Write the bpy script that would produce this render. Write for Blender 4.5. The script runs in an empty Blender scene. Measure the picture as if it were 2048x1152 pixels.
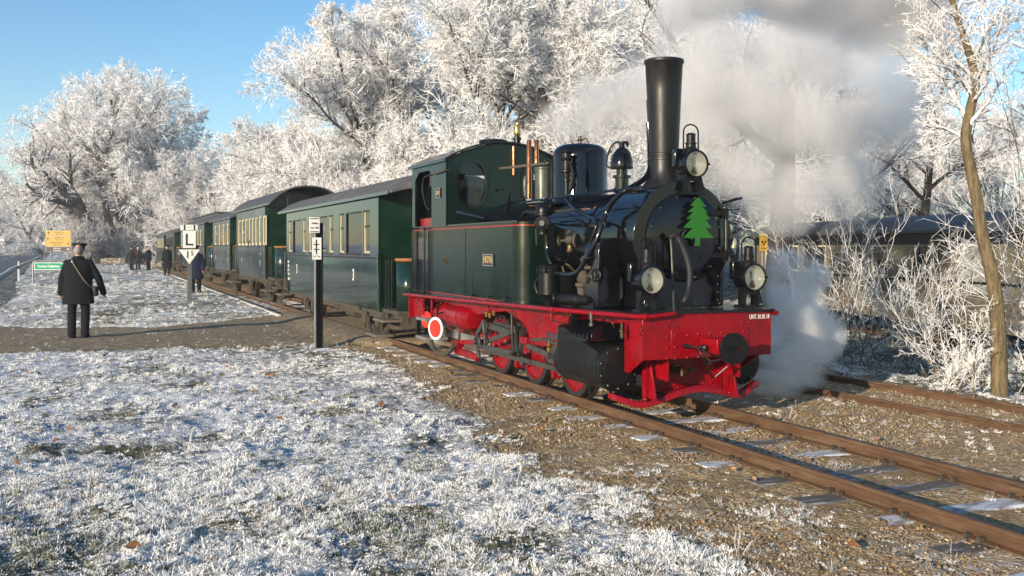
import bpy, math, random
import numpy as np
from mathutils import Vector, Matrix, noise as mnoise

rnd = random.Random(7)
R = math.radians
scene = bpy.context.scene
C = scene.collection

# ------------------------------------------------------------------ camera, sky, sun, exposure
CAM_H = 1.615                      # metres above the rail head (rail head is z = 0)
cam_data = bpy.data.cameras.new('camera')
cam_data.sensor_width = 36.0
cam_data.lens = 36.0 * 2000.0 / 2048.0
cam_data.shift_y = -81.0 / 2048.0
cam_data.clip_start = 0.1
cam_data.clip_end = 6000.0
cam = bpy.data.objects.new('camera', cam_data)
cam.location = (0, 0, CAM_H)
cam.rotation_euler = (R(90), 0, 0)
C.objects.link(cam)
scene.camera = cam

SUN_AZ, SUN_EL = R(35), R(12.5)      # the light travels towards this azimuth (from +Y to +X)
world = bpy.data.worlds.new('World')
scene.world = world
world.use_nodes = True
wn = world.node_tree
sky = wn.nodes.new('ShaderNodeTexSky')
sky.sky_type = 'NISHITA'
sky.sun_disc = False
sky.sun_elevation = SUN_EL
sky.sun_rotation = SUN_AZ + math.pi
sky.altitude = 50
sky.air_density = 0.9
sky.dust_density = 0.3
sky.ozone_density = 1.8
bg = wn.nodes['Background']
bg.inputs['Strength'].default_value = 0.15
hs = wn.nodes.new('ShaderNodeHueSaturation'); hs.inputs['Saturation'].default_value = 1.3
wn.links.new(sky.outputs['Color'], hs.inputs['Color']); wn.links.new(hs.outputs['Color'], bg.inputs['Color'])

sun_data = bpy.data.lights.new('sun', 'SUN')
sun_data.energy = 5.0
sun_data.angle = R(0.53)
sun_data.color = (1.0, 0.86, 0.68)
sun = bpy.data.objects.new('sun', sun_data)
trav = Vector((math.sin(SUN_AZ) * math.cos(SUN_EL), math.cos(SUN_AZ) * math.cos(SUN_EL), -math.sin(SUN_EL)))
sun.rotation_euler = trav.to_track_quat('-Z', 'Y').to_euler()
sun.location = (-20, -25, 20)
C.objects.link(sun)

vs = scene.view_settings
vs.view_transform = 'Standard'
vs.look = 'None'
vs.exposure = 0.40
vs.gamma = 1.0
vs.use_curve_mapping = False
cy = scene.cycles
cy.use_denoising = True
cy.denoiser = 'OPENIMAGEDENOISE'
cy.max_bounces = 8
cy.diffuse_bounces = 3
cy.glossy_bounces = 3
cy.transmission_bounces = 4
cy.transparent_max_bounces = 12
cy.volume_bounces = 8
cy.volume_step_rate = 2.0
cy.volume_max_steps = 256
cy.sample_clamp_indirect = 6.0

# ------------------------------------------------------------------ coordinates
# the track frame: x along the rails towards the viewer, y away from the viewer, z up from the rail head
A = R(22.5); CA, SA = math.cos(A), math.sin(A); TR = 5.34
ROTZ = R(-67.5)
F0, YH = 2000.0, 495.0
def W(x, y, z=0.0):
    l, t = y + TR, x - 11.0
    return Vector((l * CA + t * SA, l * SA - t * CA, z))
def TL(X, Y):
    return X * SA - Y * CA + 11.0, X * CA + Y * SA - TR
def S(px, py, y):
    """a point measured on the photograph that lies on the upright plane y of the track frame"""
    u = (px - 1024) / F0; l = TR + y
    t = l * (u * SA - CA) / (SA + u * CA); Z = l * SA - t * CA
    return Vector((t + 11.0, y, CAM_H - (py - YH) * Z / F0))
def Fp(px, py, x):
    """the same on the plane x (across the track)"""
    u = (px - 1024) / F0; t = x - 11.0
    l = -t * (SA + u * CA) / (CA - u * SA); Z = l * SA - t * CA
    return Vector((x, l - TR, CAM_H - (py - YH) * Z / F0))
def D(px, py, Y):
    """the same at a distance Y from the viewer, world frame"""
    return Vector(((px - 1024) / F0 * Y, Y, CAM_H - (py - YH) * Y / F0))

# ------------------------------------------------------------------ numpy noise
def _h(i, j, s):
    n = (i.astype(np.int64) * 374761393 + j.astype(np.int64) * 668265263 + s * 1442695041) & 0x7fffffff
    n = ((n ^ (n >> 13)) * 1274126177) & 0x7fffffff
    return ((n ^ (n >> 16)) & 0xffff) / 65535.0
def vnoise(x, y, s=0):
    x = np.asarray(x, float); y = np.asarray(y, float)
    i = np.floor(x); j = np.floor(y); fx = x - i; fy = y - j
    fx = fx * fx * (3 - 2 * fx); fy = fy * fy * (3 - 2 * fy)
    a = _h(i, j, s); b = _h(i + 1, j, s); c = _h(i, j + 1, s); d = _h(i + 1, j + 1, s)
    return (a * (1 - fx) + b * fx) * (1 - fy) + (c * (1 - fx) + d * fx) * fy
def fbm(x, y, o=4, s=0):
    t = 0; a = 0.5
    for k in range(o):
        t = t + a * vnoise(x * 2 ** k + 17.3 * k, y * 2 ** k - 9.1 * k, s + k); a *= 0.5
    return t / (1 - 0.5 ** o)
def sstep(a, b, x):
    t = np.clip((np.asarray(x, float) - a) / (b - a), 0, 1)
    return t * t * (3 - 2 * t)

# ------------------------------------------------------------------ mesh building
def mesh_np(name, V, faces, uv_attr=None):
    """V (n,3); faces: list of int arrays (m,k)"""
    me = bpy.data.meshes.new(name)
    V = np.asarray(V, np.float32)
    me.vertices.add(len(V)); me.vertices.foreach_set('co', V.ravel())
    idx = np.concatenate([f.ravel() for f in faces if len(f)]).astype(np.int32)
    tot = np.concatenate([np.full(len(f), f.shape[1], np.int32) for f in faces if len(f)])
    st = np.concatenate([[0], np.cumsum(tot)[:-1]]).astype(np.int32)
    me.loops.add(len(idx)); me.loops.foreach_set('vertex_index', idx)
    me.polygons.add(len(tot)); me.polygons.foreach_set('loop_start', st)
    me.update(calc_edges=True)
    return me
def add_attr(me, name, arr):
    a = me.attributes.new(name, 'FLOAT', 'POINT'); a.data.foreach_set('value', np.asarray(arr, np.float32).ravel())

def link(o, parent=None):
    C.objects.link(o)
    if parent is not None: o.parent = parent
    return o
def tag(o, label=None, cat=None, group=None, kind=None):
    if label: o['label'] = label
    if cat: o['category'] = cat
    if group: o['group'] = group
    if kind: o['kind'] = kind
    return o
def empty(name, loc=(0, 0, 0), rz=0.0, label=None, cat=None, group=None, kind=None):
    o = bpy.data.objects.new(name, None); o.empty_display_size = 0.2
    o.location = loc; o.rotation_euler = (0, 0, rz); C.objects.link(o)
    return tag(o, label, cat, group, kind)
def put(name, me, mat, parent=None, loc=None, rz=None, bevel=0):
    o = bpy.data.objects.new(name, me)
    if mat is not None and len(me.materials) == 0: me.materials.append(mat)
    if loc is not None: o.location = loc
    if rz is not None: o.rotation_euler = (0, 0, rz)
    if bevel:
        m = o.modifiers.new('edge', 'BEVEL'); m.width = bevel; m.segments = 2; m.limit_method = 'ANGLE'; m.angle_limit = R(50)
    return link(o, parent)
def copy_tree(o, parent=None):
    c = o.copy(); C.objects.link(c); c.parent = parent
    for ch in list(o.children): copy_tree(ch, c)
    return c

def crom(pts, k=6):
    pts = [Vector(p) for p in pts]
    out = []
    for i in range(len(pts) - 1):
        p0 = pts[max(i - 1, 0)]; p1 = pts[i]; p2 = pts[i + 1]; p3 = pts[min(i + 2, len(pts) - 1)]
        for j in range(k):
            t = j / k
            out.append(0.5 * ((2 * p1) + (p2 - p0) * t + (2 * p0 - 5 * p1 + 4 * p2 - p3) * t * t + (3 * p1 - p0 - 3 * p2 + p3) * t ** 3))
    out.append(pts[-1]); return out

SMALL = ('rivets', 'bolt_heads', 'chest_ribs', 'pins', 'oil_cups', 'oil_pipe', 'lens_clip')
class MB:
    def __init__(s): s.v = []; s.f = []
    def add(s, vs, fs):
        b = len(s.v); s.v += [tuple(v) for v in vs]; s.f += [tuple(b + i for i in f) for f in fs]; return s
    def box(s, x0, x1, y0, y1, z0, z1):
        return s.add([(x0, y0, z0), (x1, y0, z0), (x1, y1, z0), (x0, y1, z0), (x0, y0, z1), (x1, y0, z1), (x1, y1, z1), (x0, y1, z1)],
                     [(0, 3, 2, 1), (4, 5, 6, 7), (0, 1, 5, 4), (1, 2, 6, 5), (2, 3, 7, 6), (3, 0, 4, 7)])
    def bar(s, p0, p1, w, h, up=(0, 0, 1)):
        p0 = Vector(p0); p1 = Vector(p1); d = (p1 - p0).normalized(); up = Vector(up)
        a = d.cross(up)
        if a.length < 1e-4: a = d.cross(Vector((0, 1, 0)))
        a.normalize(); b = a.cross(d).normalized(); a = a * w / 2; b = b * h / 2
        vs = [p0 - a - b, p0 + a - b, p0 + a + b, p0 - a + b, p1 - a - b, p1 + a - b, p1 + a + b, p1 - a + b]
        return s.add(vs, [(3, 2, 1, 0), (4, 5, 6, 7), (0, 1, 5, 4), (1, 2, 6, 5), (2, 3, 7, 6), (3, 0, 4, 7)])
    def tube(s, pts, r, n=8, caps=True):
        pts = [Vector(p) for p in pts]; m = len(pts)
        rs = r if hasattr(r, '__len__') else [r] * m
        d0 = (pts[1] - pts[0]).normalized()
        a = d0.cross(Vector((0, 0, 1)))
        if a.length < 0.05: a = d0.cross(Vector((0, 1, 0)))
        a.normalize(); vs = []; fs = []
        for i in range(m):
            d = (pts[min(i + 1, m - 1)] - pts[max(i - 1, 0)]).normalized()
            a = (a - d * a.dot(d)).normalized(); b = d.cross(a)
            for k in range(n):
                t = 2 * math.pi * k / n
                vs.append(pts[i] + (a * math.cos(t) + b * math.sin(t)) * rs[i])
        for i in range(m - 1):
            for k in range(n):
                k2 = (k + 1) % n
                fs.append((i * n + k, i * n + k2, (i + 1) * n + k2, (i + 1) * n + k))
        if caps:
            fs.append(tuple(range(n - 1, -1, -1))); fs.append(tuple((m - 1) * n + k for k in range(n)))
        return s.add(vs, fs)
    def cyl(s, p0, p1, r0, r1=None, n=16):
        return s.tube([p0, p1], [r0, r0 if r1 is None else r1], n)
    def lathe(s, prof, o=(0, 0, 0), ax=(0, 0, 1), n=24, caps=True):
        """prof: (radius, height along ax)"""
        ax = Vector(ax).normalized(); o = Vector(o)
        a = ax.cross(Vector((0, 0, 1)))
        if a.length < 0.05: a = Vector((1, 0, 0))
        a.normalize(); b = ax.cross(a); vs = []; fs = []; m = len(prof)
        for (r, h) in prof:
            for k in range(n):
                t = 2 * math.pi * k / n
                vs.append(o + ax * h + (a * math.cos(t) + b * math.sin(t)) * max(r, 1e-4))
        for i in range(m - 1):
            for k in range(n):
                k2 = (k + 1) % n
                fs.append((i * n + k, i * n + k2, (i + 1) * n + k2, (i + 1) * n + k))
        if caps: fs.append(tuple(range(n - 1, -1, -1))); fs.append(tuple((m - 1) * n + k for k in range(n)))
        return s.add(vs, fs)
    def prism(s, poly, a0, a1, ax='y'):
        f = {'y': lambda p, a: (p[0], a, p[1]), 'x': lambda p, a: (a, p[0], p[1]), 'z': lambda p, a: (p[0], p[1], a)}[ax]
        n = len(poly)
        vs = [f(p, a0) for p in poly] + [f(p, a1) for p in poly]
        fs = [tuple(range(n)), tuple(range(2 * n - 1, n - 1, -1))] + [(i, n + i, n + (i + 1) % n, (i + 1) % n) for i in range(n)]
        return s.add(vs, fs)
    def sphere(s, c, r, n=12, m=8, sc=(1, 1, 1)):
        c = Vector(c); vs = []; fs = []
        for i in range(m + 1):
            th = math.pi * i / m
            for k in range(n):
                t = 2 * math.pi * k / n
                vs.append((c.x + r * sc[0] * math.sin(th) * math.cos(t), c.y + r * sc[1] * math.sin(th) * math.sin(t), c.z + r * sc[2] * math.cos(th)))
        for i in range(m):
            for k in range(n):
                k2 = (k + 1) % n
                fs.append((i * n + k, (i + 1) * n + k, (i + 1) * n + k2, i * n + k2))
        return s.add(vs, fs)
    def rivet(s, c, nrm, r=0.011):
        return s.lathe([(r, -0.003), (r, r * 0.25), (r * 0.7, r * 0.7), (r * 0.2, r * 0.9)], c, nrm, 6)
    def torus(s, c, nrm, Rr, r, n=24, m=8):
        nrm = Vector(nrm).normalized(); a = nrm.orthogonal().normalized(); b = nrm.cross(a); c = Vector(c)
        vs = []; fs = []
        for i in range(n):
            t = 2 * math.pi * i / n; d = a * math.cos(t) + b * math.sin(t)
            for k in range(m):
                q = 2 * math.pi * k / m
                vs.append(c + d * (Rr + r * math.cos(q)) + nrm * r * math.sin(q))
        for i in range(n):
            for k in range(m):
                fs.append((i * m + k, ((i + 1) % n) * m + k, ((i + 1) % n) * m + (k + 1) % m, i * m + (k + 1) % m))
        return s.add(vs, fs)
    def holed(s, outer, hole, a0, a1, ax='y'):
        """flat panel with a hole: outer polygon (2D), hole polygon (2D, star-shaped about its centre)"""
        f = {'y': lambda p, a: (p[0], a, p[1]), 'x': lambda p, a: (a, p[0], p[1])}[ax]
        cx = sum(p[0] for p in hole) / len(hole); cz = sum(p[1] for p in hole) / len(hole)
        angs = sorted(set([round(math.atan2(p[1] - cz, p[0] - cx), 5) for p in list(outer) + list(hole)]))
        def hit(poly, t):
            dx, dz = math.cos(t), math.sin(t); best = None
            for i in range(len(poly)):
                x1, z1 = poly[i][0] - cx, poly[i][1] - cz; x2, z2 = poly[(i + 1) % len(poly)][0] - cx, poly[(i + 1) % len(poly)][1] - cz
                ex, ez = x2 - x1, z2 - z1; den = dx * ez - dz * ex
                if abs(den) < 1e-9: continue
                r = (x1 * ez - z1 * ex) / den; q = (x1 * dz - z1 * dx) / den
                if r > 1e-6 and -1e-5 <= q <= 1 + 1e-5 and (best is None or r > best): best = r
            return (cx + dx * best, cz + dz * best)
        O = [hit(outer, t) for t in angs]; H = [hit(hole, t) for t in angs]; n = len(angs)
        vs = [f(p, a0) for p in O] + [f(p, a0) for p in H] + [f(p, a1) for p in O] + [f(p, a1) for p in H]; fs = []
        for i in range(n):
            j = (i + 1) % n
            fs += [(i, j, n + j, n + i), (2 * n + j, 2 * n + i, 3 * n + i, 3 * n + j), (n + i, n + j, 3 * n + j, 3 * n + i), (j, i, 2 * n + i, 2 * n + j)]
        return s.add(vs, fs)
    def mesh(s, name, smooth=40):
        me = bpy.data.meshes.new(name); me.from_pydata(s.v, [], s.f); me.update()
        if smooth:
            me.polygons.foreach_set('use_smooth', [True] * len(me.polygons))
            me.set_sharp_from_angle(angle=R(smooth))
        return me
    def build(s, name, mat, parent=None, loc=None, rz=None, bevel=0, smooth=40):
        o = put(name, s.mesh(name, smooth), mat, parent, loc, rz, bevel)
        if name in SMALL: o['kind'] = 'stuff'
        return o
    def islands(s):
        par = list(range(len(s.v)))
        def find(a):
            while par[a] != a: par[a] = par[par[a]]; a = par[a]
            return a
        for f in s.f:
            r = find(f[0])
            for i in f[1:]: par[find(i)] = r
        out = {}
        for f in s.f: out.setdefault(find(f[0]), []).append(f)
        res = []
        for k, fs in out.items():
            ids = sorted({i for f in fs for i in f}); mp = {a: b for b, a in enumerate(ids)}
            m = MB(); m.v = [s.v[i] for i in ids]; m.f = [tuple(mp[i] for i in f) for f in fs]; res.append(m)
        return res
    def each(s, name, mat, parent=None, bevel=0, smooth=40):
        """every separate piece becomes a part of its own"""
        for m in s.islands(): m.build(name, mat, parent, bevel=bevel, smooth=smooth)
def ellipse(cx, cz, a, b, n=24): return [(cx + a * math.cos(2 * math.pi * i / n), cz + b * math.sin(2 * math.pi * i / n)) for i in range(n)]

def baked(me, mods):
    """mesh after modifiers"""
    o = bpy.data.objects.new('temp', me); C.objects.link(o)
    for kind, props in mods:
        m = o.modifiers.new(kind, kind)
        for k, v in props.items(): setattr(m, k, v)
    dg = bpy.context.evaluated_depsgraph_get()
    r = bpy.data.meshes.new_from_object(o.evaluated_get(dg))
    bpy.data.objects.remove(o); return r
def text_mesh(txt, size, depth=0.002, align='CENTER', spacing=1.0, bold=0.0):
    cu = bpy.data.curves.new('text', 'FONT'); cu.body = txt; cu.size = size; cu.extrude = depth; cu.align_x = align; cu.align_y = 'CENTER'
    cu.space_character = spacing; cu.offset = bold; cu.resolution_u = 3
    o = bpy.data.objects.new('temp', cu); C.objects.link(o)
    dg = bpy.context.evaluated_depsgraph_get()
    me = bpy.data.meshes.new_from_object(o.evaluated_get(dg)); me.name = 'lettering'
    bpy.data.objects.remove(o); return me
def letters(txt, size, mat, parent, loc, rot, depth=0.002, sx=1.0, bold=0.0, name='lettering'):
    me = text_mesh(txt, size, depth, bold=bold)
    o = put(name, me, mat, parent); o.location = loc; o.rotation_euler = rot; o.scale = (sx, 1, 1); return o

# ------------------------------------------------------------------ materials
MATS = {}
def mat(name, col, rough=0.5, metal=0.0, var=0.25, vscale=6.0, bump=0.0, bscale=40.0, coat=0.0, col2=None, fac2=0.0, s2=3.0, spec=0.5, rvar=0.12, em=None, stretch=None):
    if name in MATS: return MATS[name]
    m = bpy.data.materials.new(name); m.use_nodes = True; nt = m.node_tree; N = nt.nodes; L = nt.links
    b = N['Principled BSDF']; b.inputs['Metallic'].default_value = metal; b.inputs['Coat Weight'].default_value = coat
    b.inputs['Coat Roughness'].default_value = 0.06; b.inputs['Specular IOR Level'].default_value = spec
    tc = N.new('ShaderNodeTexCoord'); src = tc.outputs['Object']
    if stretch:
        mp = N.new('ShaderNodeMapping'); mp.inputs['Scale'].default_value = stretch; L.new(src, mp.inputs['Vector']); src = mp.outputs['Vector']
    n1 = N.new('ShaderNodeTexNoise'); n1.inputs['Scale'].default_value = vscale; n1.inputs['Detail'].default_value = 6; n1.inputs['Roughness'].default_value = 0.65
    L.new(src, n1.inputs['Vector'])
    cr = N.new('ShaderNodeValToRGB'); cr.color_ramp.elements[0].position = 0.3; cr.color_ramp.elements[1].position = 0.72
    lo = [c * (1 - var) for c in col]; hi = [min(1, c * (1 + var)) for c in col]
    cr.color_ramp.elements[0].color = (*lo, 1); cr.color_ramp.elements[1].color = (*hi, 1)
    L.new(n1.outputs['Fac'], cr.inputs['Fac']); cout = cr.outputs['Color']
    if col2:
        n2 = N.new('ShaderNodeTexNoise'); n2.inputs['Scale'].default_value = s2; n2.inputs['Detail'].default_value = 8; n2.inputs['Roughness'].default_value = 0.7
        L.new(src, n2.inputs['Vector'])
        r2 = N.new('ShaderNodeMapRange'); r2.inputs['From Min'].default_value = 0.62 - fac2 * 0.4; r2.inputs['From Max'].default_value = 0.74 - fac2 * 0.3
        L.new(n2.outputs['Fac'], r2.inputs['Value'])
        mx = N.new('ShaderNodeMix'); mx.data_type = 'RGBA'; L.new(r2.outputs['Result'], mx.inputs['Factor']); L.new(cout, mx.inputs['A']); mx.inputs['B'].default_value = (*col2, 1)
        cout = mx.outputs['Result']
    L.new(cout, b.inputs['Base Color'])
    mr = N.new('ShaderNodeMapRange'); mr.inputs['From Min'].default_value = 0.3; mr.inputs['From Max'].default_value = 0.7
    mr.inputs['To Min'].default_value = max(0.02, rough - rvar); mr.inputs['To Max'].default_value = min(1, rough + rvar)
    L.new(n1.outputs['Fac'], mr.inputs['Value']); L.new(mr.outputs['Result'], b.inputs['Roughness'])
    if bump:
        n3 = N.new('ShaderNodeTexNoise'); n3.inputs['Scale'].default_value = bscale; n3.inputs['Detail'].default_value = 5; L.new(src, n3.inputs['Vector'])
        bp = N.new('ShaderNodeBump'); bp.inputs['Strength'].default_value = bump; bp.inputs['Distance'].default_value = 0.01
        L.new(n3.outputs['Fac'], bp.inputs['Height']); L.new(bp.outputs['Normal'], b.inputs['Normal'])
    if em: b.inputs['Emission Color'].default_value = (*em, 1); b.inputs['Emission Strength'].default_value = 1
    MATS[name] = m; return m

M_BLACK = mat('black_gloss_paint', (0.004, 0.004, 0.0055), 0.13, coat=0.25, spec=0.4, var=0.4, vscale=3, rvar=0.07, bump=0.02, bscale=6)
M_SATIN = mat('black_satin_paint', (0.006, 0.006, 0.0065), 0.36, spec=0.3, var=0.4, vscale=5, bump=0.05, bscale=30, col2=(0.014, 0.012, 0.01), fac2=0.25)
M_CHIM = mat('chimney_paint', (0.009, 0.0085, 0.008), 0.4, spec=0.4, var=0.35, vscale=5, bump=0.05, bscale=18, col2=(0.022, 0.016, 0.01), fac2=0.2, stretch=(2, 2, 0.6))
M_GREEN = mat('dark_green_paint', (0.0035, 0.012, 0.008), 0.22, coat=0.12, spec=0.35, var=0.25, vscale=2.5, rvar=0.07, bump=0.025, bscale=5)
M_GREEN2 = mat('coach_green_paint', (0.006, 0.022, 0.0145), 0.14, coat=0.3, var=0.22, vscale=2.0, rvar=0.05, bump=0.05, bscale=3.0)
M_GREEN3 = mat('coach_green_worn', (0.010, 0.024, 0.022), 0.26, coat=0.3, var=0.25, vscale=2.5, bump=0.03, bscale=4, col2=(0.03, 0.045, 0.04), fac2=0.3)
M_GREENE = mat('coach_end_green_shaded', (0.004, 0.023, 0.012), 0.3, coat=0.2, var=0.2, vscale=2.0)  # end green darkened to paint in the shade under the roof overhang
M_RED = mat('red_paint', (0.235, 0.0011, 0.006), 0.27, coat=0.08, spec=0.3, var=0.16, vscale=4, bump=0.03, bscale=9, rvar=0.12, col2=(0.13, 0.006, 0.008), fac2=0.28, s2=2.2)
M_REDLINE = mat('red_lining', (0.35, 0.02, 0.02), 0.4)
M_STEEL = mat('bare_steel', (0.10, 0.10, 0.095), 0.38, metal=0.7, var=0.35, vscale=12, bump=0.04, col2=(0.05, 0.045, 0.035), fac2=0.4)
M_ROD = mat('oiled_steel_rod', (0.095, 0.095, 0.09), 0.36, metal=0.55, var=0.3, vscale=10, col2=(0.05, 0.047, 0.04), fac2=0.3)
M_TYRE = mat('oily_tyre', (0.035, 0.028, 0.018), 0.35, metal=0.5, var=0.4, vscale=10)
M_TYREF = mat('tyre_side', (0.02, 0.02, 0.02), 0.45, var=0.3)
M_GOLD = mat('gilt_letters', (0.52, 0.36, 0.13), 0.4, metal=0.2, var=0.1)
M_BRASS = mat('brass', (0.62, 0.42, 0.13), 0.28, metal=0.9, var=0.2, vscale=20, col2=(0.2, 0.12, 0.04), fac2=0.35)
M_BRASSD = mat('dull_brass', (0.26, 0.17, 0.07), 0.42, metal=0.7, var=0.3, vscale=20, col2=(0.06, 0.04, 0.02), fac2=0.5)
M_COPPER = mat('copper', (0.62, 0.29, 0.15), 0.22, metal=0.95, var=0.2, vscale=18, col2=(0.35, 0.15, 0.07), fac2=0.3)
M_RUBBER = mat('rubber_hose', (0.012, 0.012, 0.012), 0.6, var=0.3)
M_LENS = mat('lamp_reflector', (0.90, 0.86, 0.70), 0.35, metal=0.0, var=0.06)
M_CHIMG = mat('grey_green_metal', (0.10, 0.11, 0.09), 0.35, metal=0.4, var=0.3, col2=(0.03, 0.03, 0.025), fac2=0.3)
M_WHITE = mat('white_paint', (0.78, 0.77, 0.72), 0.5, var=0.06, col2=(0.5, 0.48, 0.42), fac2=0.12, s2=9)
M_CREAM = mat('cream_paint', (0.60, 0.52, 0.31), 0.45, var=0.08)
M_CREAMD = mat('cream_sash', (0.40, 0.35, 0.22), 0.5, var=0.1)
M_SIGNBLACK = mat('sign_black', (0.012, 0.012, 0.014), 0.5)
M_XMAS = mat('tree_cutout_green', (0.022, 0.135, 0.015), 0.55, spec=0.3, var=0.12, vscale=30, col2=(0.016, 0.10, 0.011), fac2=0.25, s2=12)
M_ROOF = mat('roof_canvas_grey', (0.085, 0.08, 0.078), 0.75, var=0.25, vscale=4, bump=0.2, bscale=12, col2=(0.13, 0.125, 0.12), fac2=0.35)
M_ROOFD = mat('roof_dark', (0.065, 0.064, 0.06), 0.6, var=0.3, vscale=4, bump=0.1, bscale=12, col2=(0.09, 0.09, 0.085), fac2=0.3)
M_UNDER = mat('underframe_dust', (0.062, 0.05, 0.036), 0.8, var=0.4, vscale=9, bump=0.2, bscale=30)
M_WOODV = mat('varnished_wood', (0.30, 0.13, 0.035), 0.35, coat=0.3, var=0.3, vscale=8, stretch=(1, 8, 8))
M_PLANK = mat('step_plank', (0.13, 0.105, 0.075), 0.8, var=0.3, vscale=8, bump=0.2, stretch=(2, 14, 14))
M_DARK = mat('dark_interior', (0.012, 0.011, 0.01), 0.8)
M_CURT = mat('grey_curtain', (0.22, 0.21, 0.21), 0.8)
M_RUST = mat('rusty_rail', (0.092, 0.046, 0.022), 0.68, metal=0.0, var=0.35, vscale=5, bump=0.25, bscale=60, col2=(0.14, 0.088, 0.048), fac2=0.35, s2=6, stretch=(0.4, 3, 3))
M_RAILTOP = mat('rail_head_worn', (0.10, 0.062, 0.04), 0.42, metal=0.5, var=0.3, vscale=6)
M_SLEEPER = mat('sleeper_wood', (0.12, 0.105, 0.09), 0.85, var=0.35, vscale=10, bump=0.4, bscale=30, col2=(0.5, 0.51, 0.53), fac2=0.25, s2=2.2, stretch=(6, 1.2, 2))
M_SLEEPERF = mat('sleeper_frosted', (0.70, 0.72, 0.76), 0.9, var=0.1, vscale=10, bump=0.5, bscale=60, col2=(0.2, 0.18, 0.165), fac2=0.45, s2=2.5, stretch=(5, 1.5, 2))
M_CLOTH = mat('dark_wool', (0.009, 0.0095, 0.012), 0.9, var=0.3, vscale=30, bump=0.3, bscale=200, spec=0.2)
M_CLOTHN = mat('navy_wool', (0.010, 0.015, 0.034), 0.9, var=0.3, vscale=30, bump=0.3, bscale=200, spec=0.2)
M_TROUS = mat('black_trousers', (0.009, 0.009, 0.011), 0.85, var=0.3, vscale=20, spec=0.2)
M_SHOE = mat('black_leather', (0.008, 0.008, 0.008), 0.35)
M_SKIN = mat('skin', (0.50, 0.25, 0.17), 0.55, var=0.1, vscale=30)
M_HAIR = mat('grey_hair', (0.25, 0.23, 0.2), 0.8, var=0.3, vscale=60)
M_LEATH = mat('leather_strap', (0.10, 0.075, 0.05), 0.5)
M_REDC = mat('red_fabric', (0.4, 0.02, 0.03), 0.8)
M_ZINC = mat('galvanised', (0.30, 0.30, 0.29), 0.45, metal=0.5, var=0.2, vscale=10)
M_YEL = mat('sign_yellow', (0.56, 0.33, 0.03), 0.45, var=0.06)
M_GRN = mat('sign_green', (0.0, 0.30, 0.16), 0.45, var=0.06)
M_BRN = mat('sign_brown', (0.06, 0.025, 0.018), 0.5, var=0.06)
M_REDSIG = mat('signal_red', (0.62, 0.03, 0.015), 0.45, var=0.05)
M_KHAKI = mat('khaki_boards', (0.17, 0.145, 0.095), 0.7, var=0.2, vscale=4, bump=0.1, col2=(0.10, 0.08, 0.045), fac2=0.35)
M_KHAKIG = mat('grey_panel', (0.28, 0.275, 0.24), 0.7, var=0.15)
M_STUMP = mat('cut_wood', (0.42, 0.30, 0.17), 0.8, var=0.3, vscale=14)
M_BRICK = mat('brick_wall', (0.28, 0.10, 0.055), 0.85, var=0.25, vscale=20)
M_PLASTER = mat('plaster', (0.62, 0.60, 0.55), 0.85, var=0.1)
M_TILE = mat('roof_tiles', (0.10, 0.05, 0.04), 0.8, var=0.3, vscale=8)
M_SHED = mat('shed_green', (0.012, 0.06, 0.045), 0.6, var=0.2)
M_WIRE = mat('wire', (0.03, 0.03, 0.03), 0.5)

def glass_mat(name='window_glass', tint=(0.62, 0.66, 0.66), k=1.15, base=0.02):
    m = bpy.data.materials.new(name); m.use_nodes = True; nt = m.node_tree; N = nt.nodes; L = nt.links
    N.remove(N['Principled BSDF']); out = N['Material Output']
    fr = N.new('ShaderNodeFresnel'); fr.inputs['IOR'].default_value = 1.52
    mu = N.new('ShaderNodeMath'); mu.operation = 'MULTIPLY_ADD'; mu.inputs[1].default_value = k; mu.inputs[2].default_value = base; mu.use_clamp = True
    L.new(fr.outputs[0], mu.inputs[0])
    t = N.new('ShaderNodeBsdfTransparent'); t.inputs[0].default_value = (*tint, 1)
    g = N.new('ShaderNodeBsdfGlossy'); g.inputs['Roughness'].default_value = 0.02
    tc = N.new('ShaderNodeTexCoord'); n = N.new('ShaderNodeTexNoise'); n.inputs['Scale'].default_value = 2.5; L.new(tc.outputs['Object'], n.inputs['Vector'])
    bp = N.new('ShaderNodeBump'); bp.inputs['Strength'].default_value = 0.05; L.new(n.outputs['Fac'], bp.inputs['Height']); L.new(bp.outputs['Normal'], g.inputs['Normal'])
    mx = N.new('ShaderNodeMixShader'); L.new(mu.outputs[0], mx.inputs[0]); L.new(t.outputs[0], mx.inputs[1]); L.new(g.outputs[0], mx.inputs[2])
    L.new(mx.outputs[0], out.inputs['Surface']); return m
M_GLASS = glass_mat()
M_LAMPGLASS = glass_mat('lamp_glass', (0.97, 0.97, 0.95), 0.8, 0.0)
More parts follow.
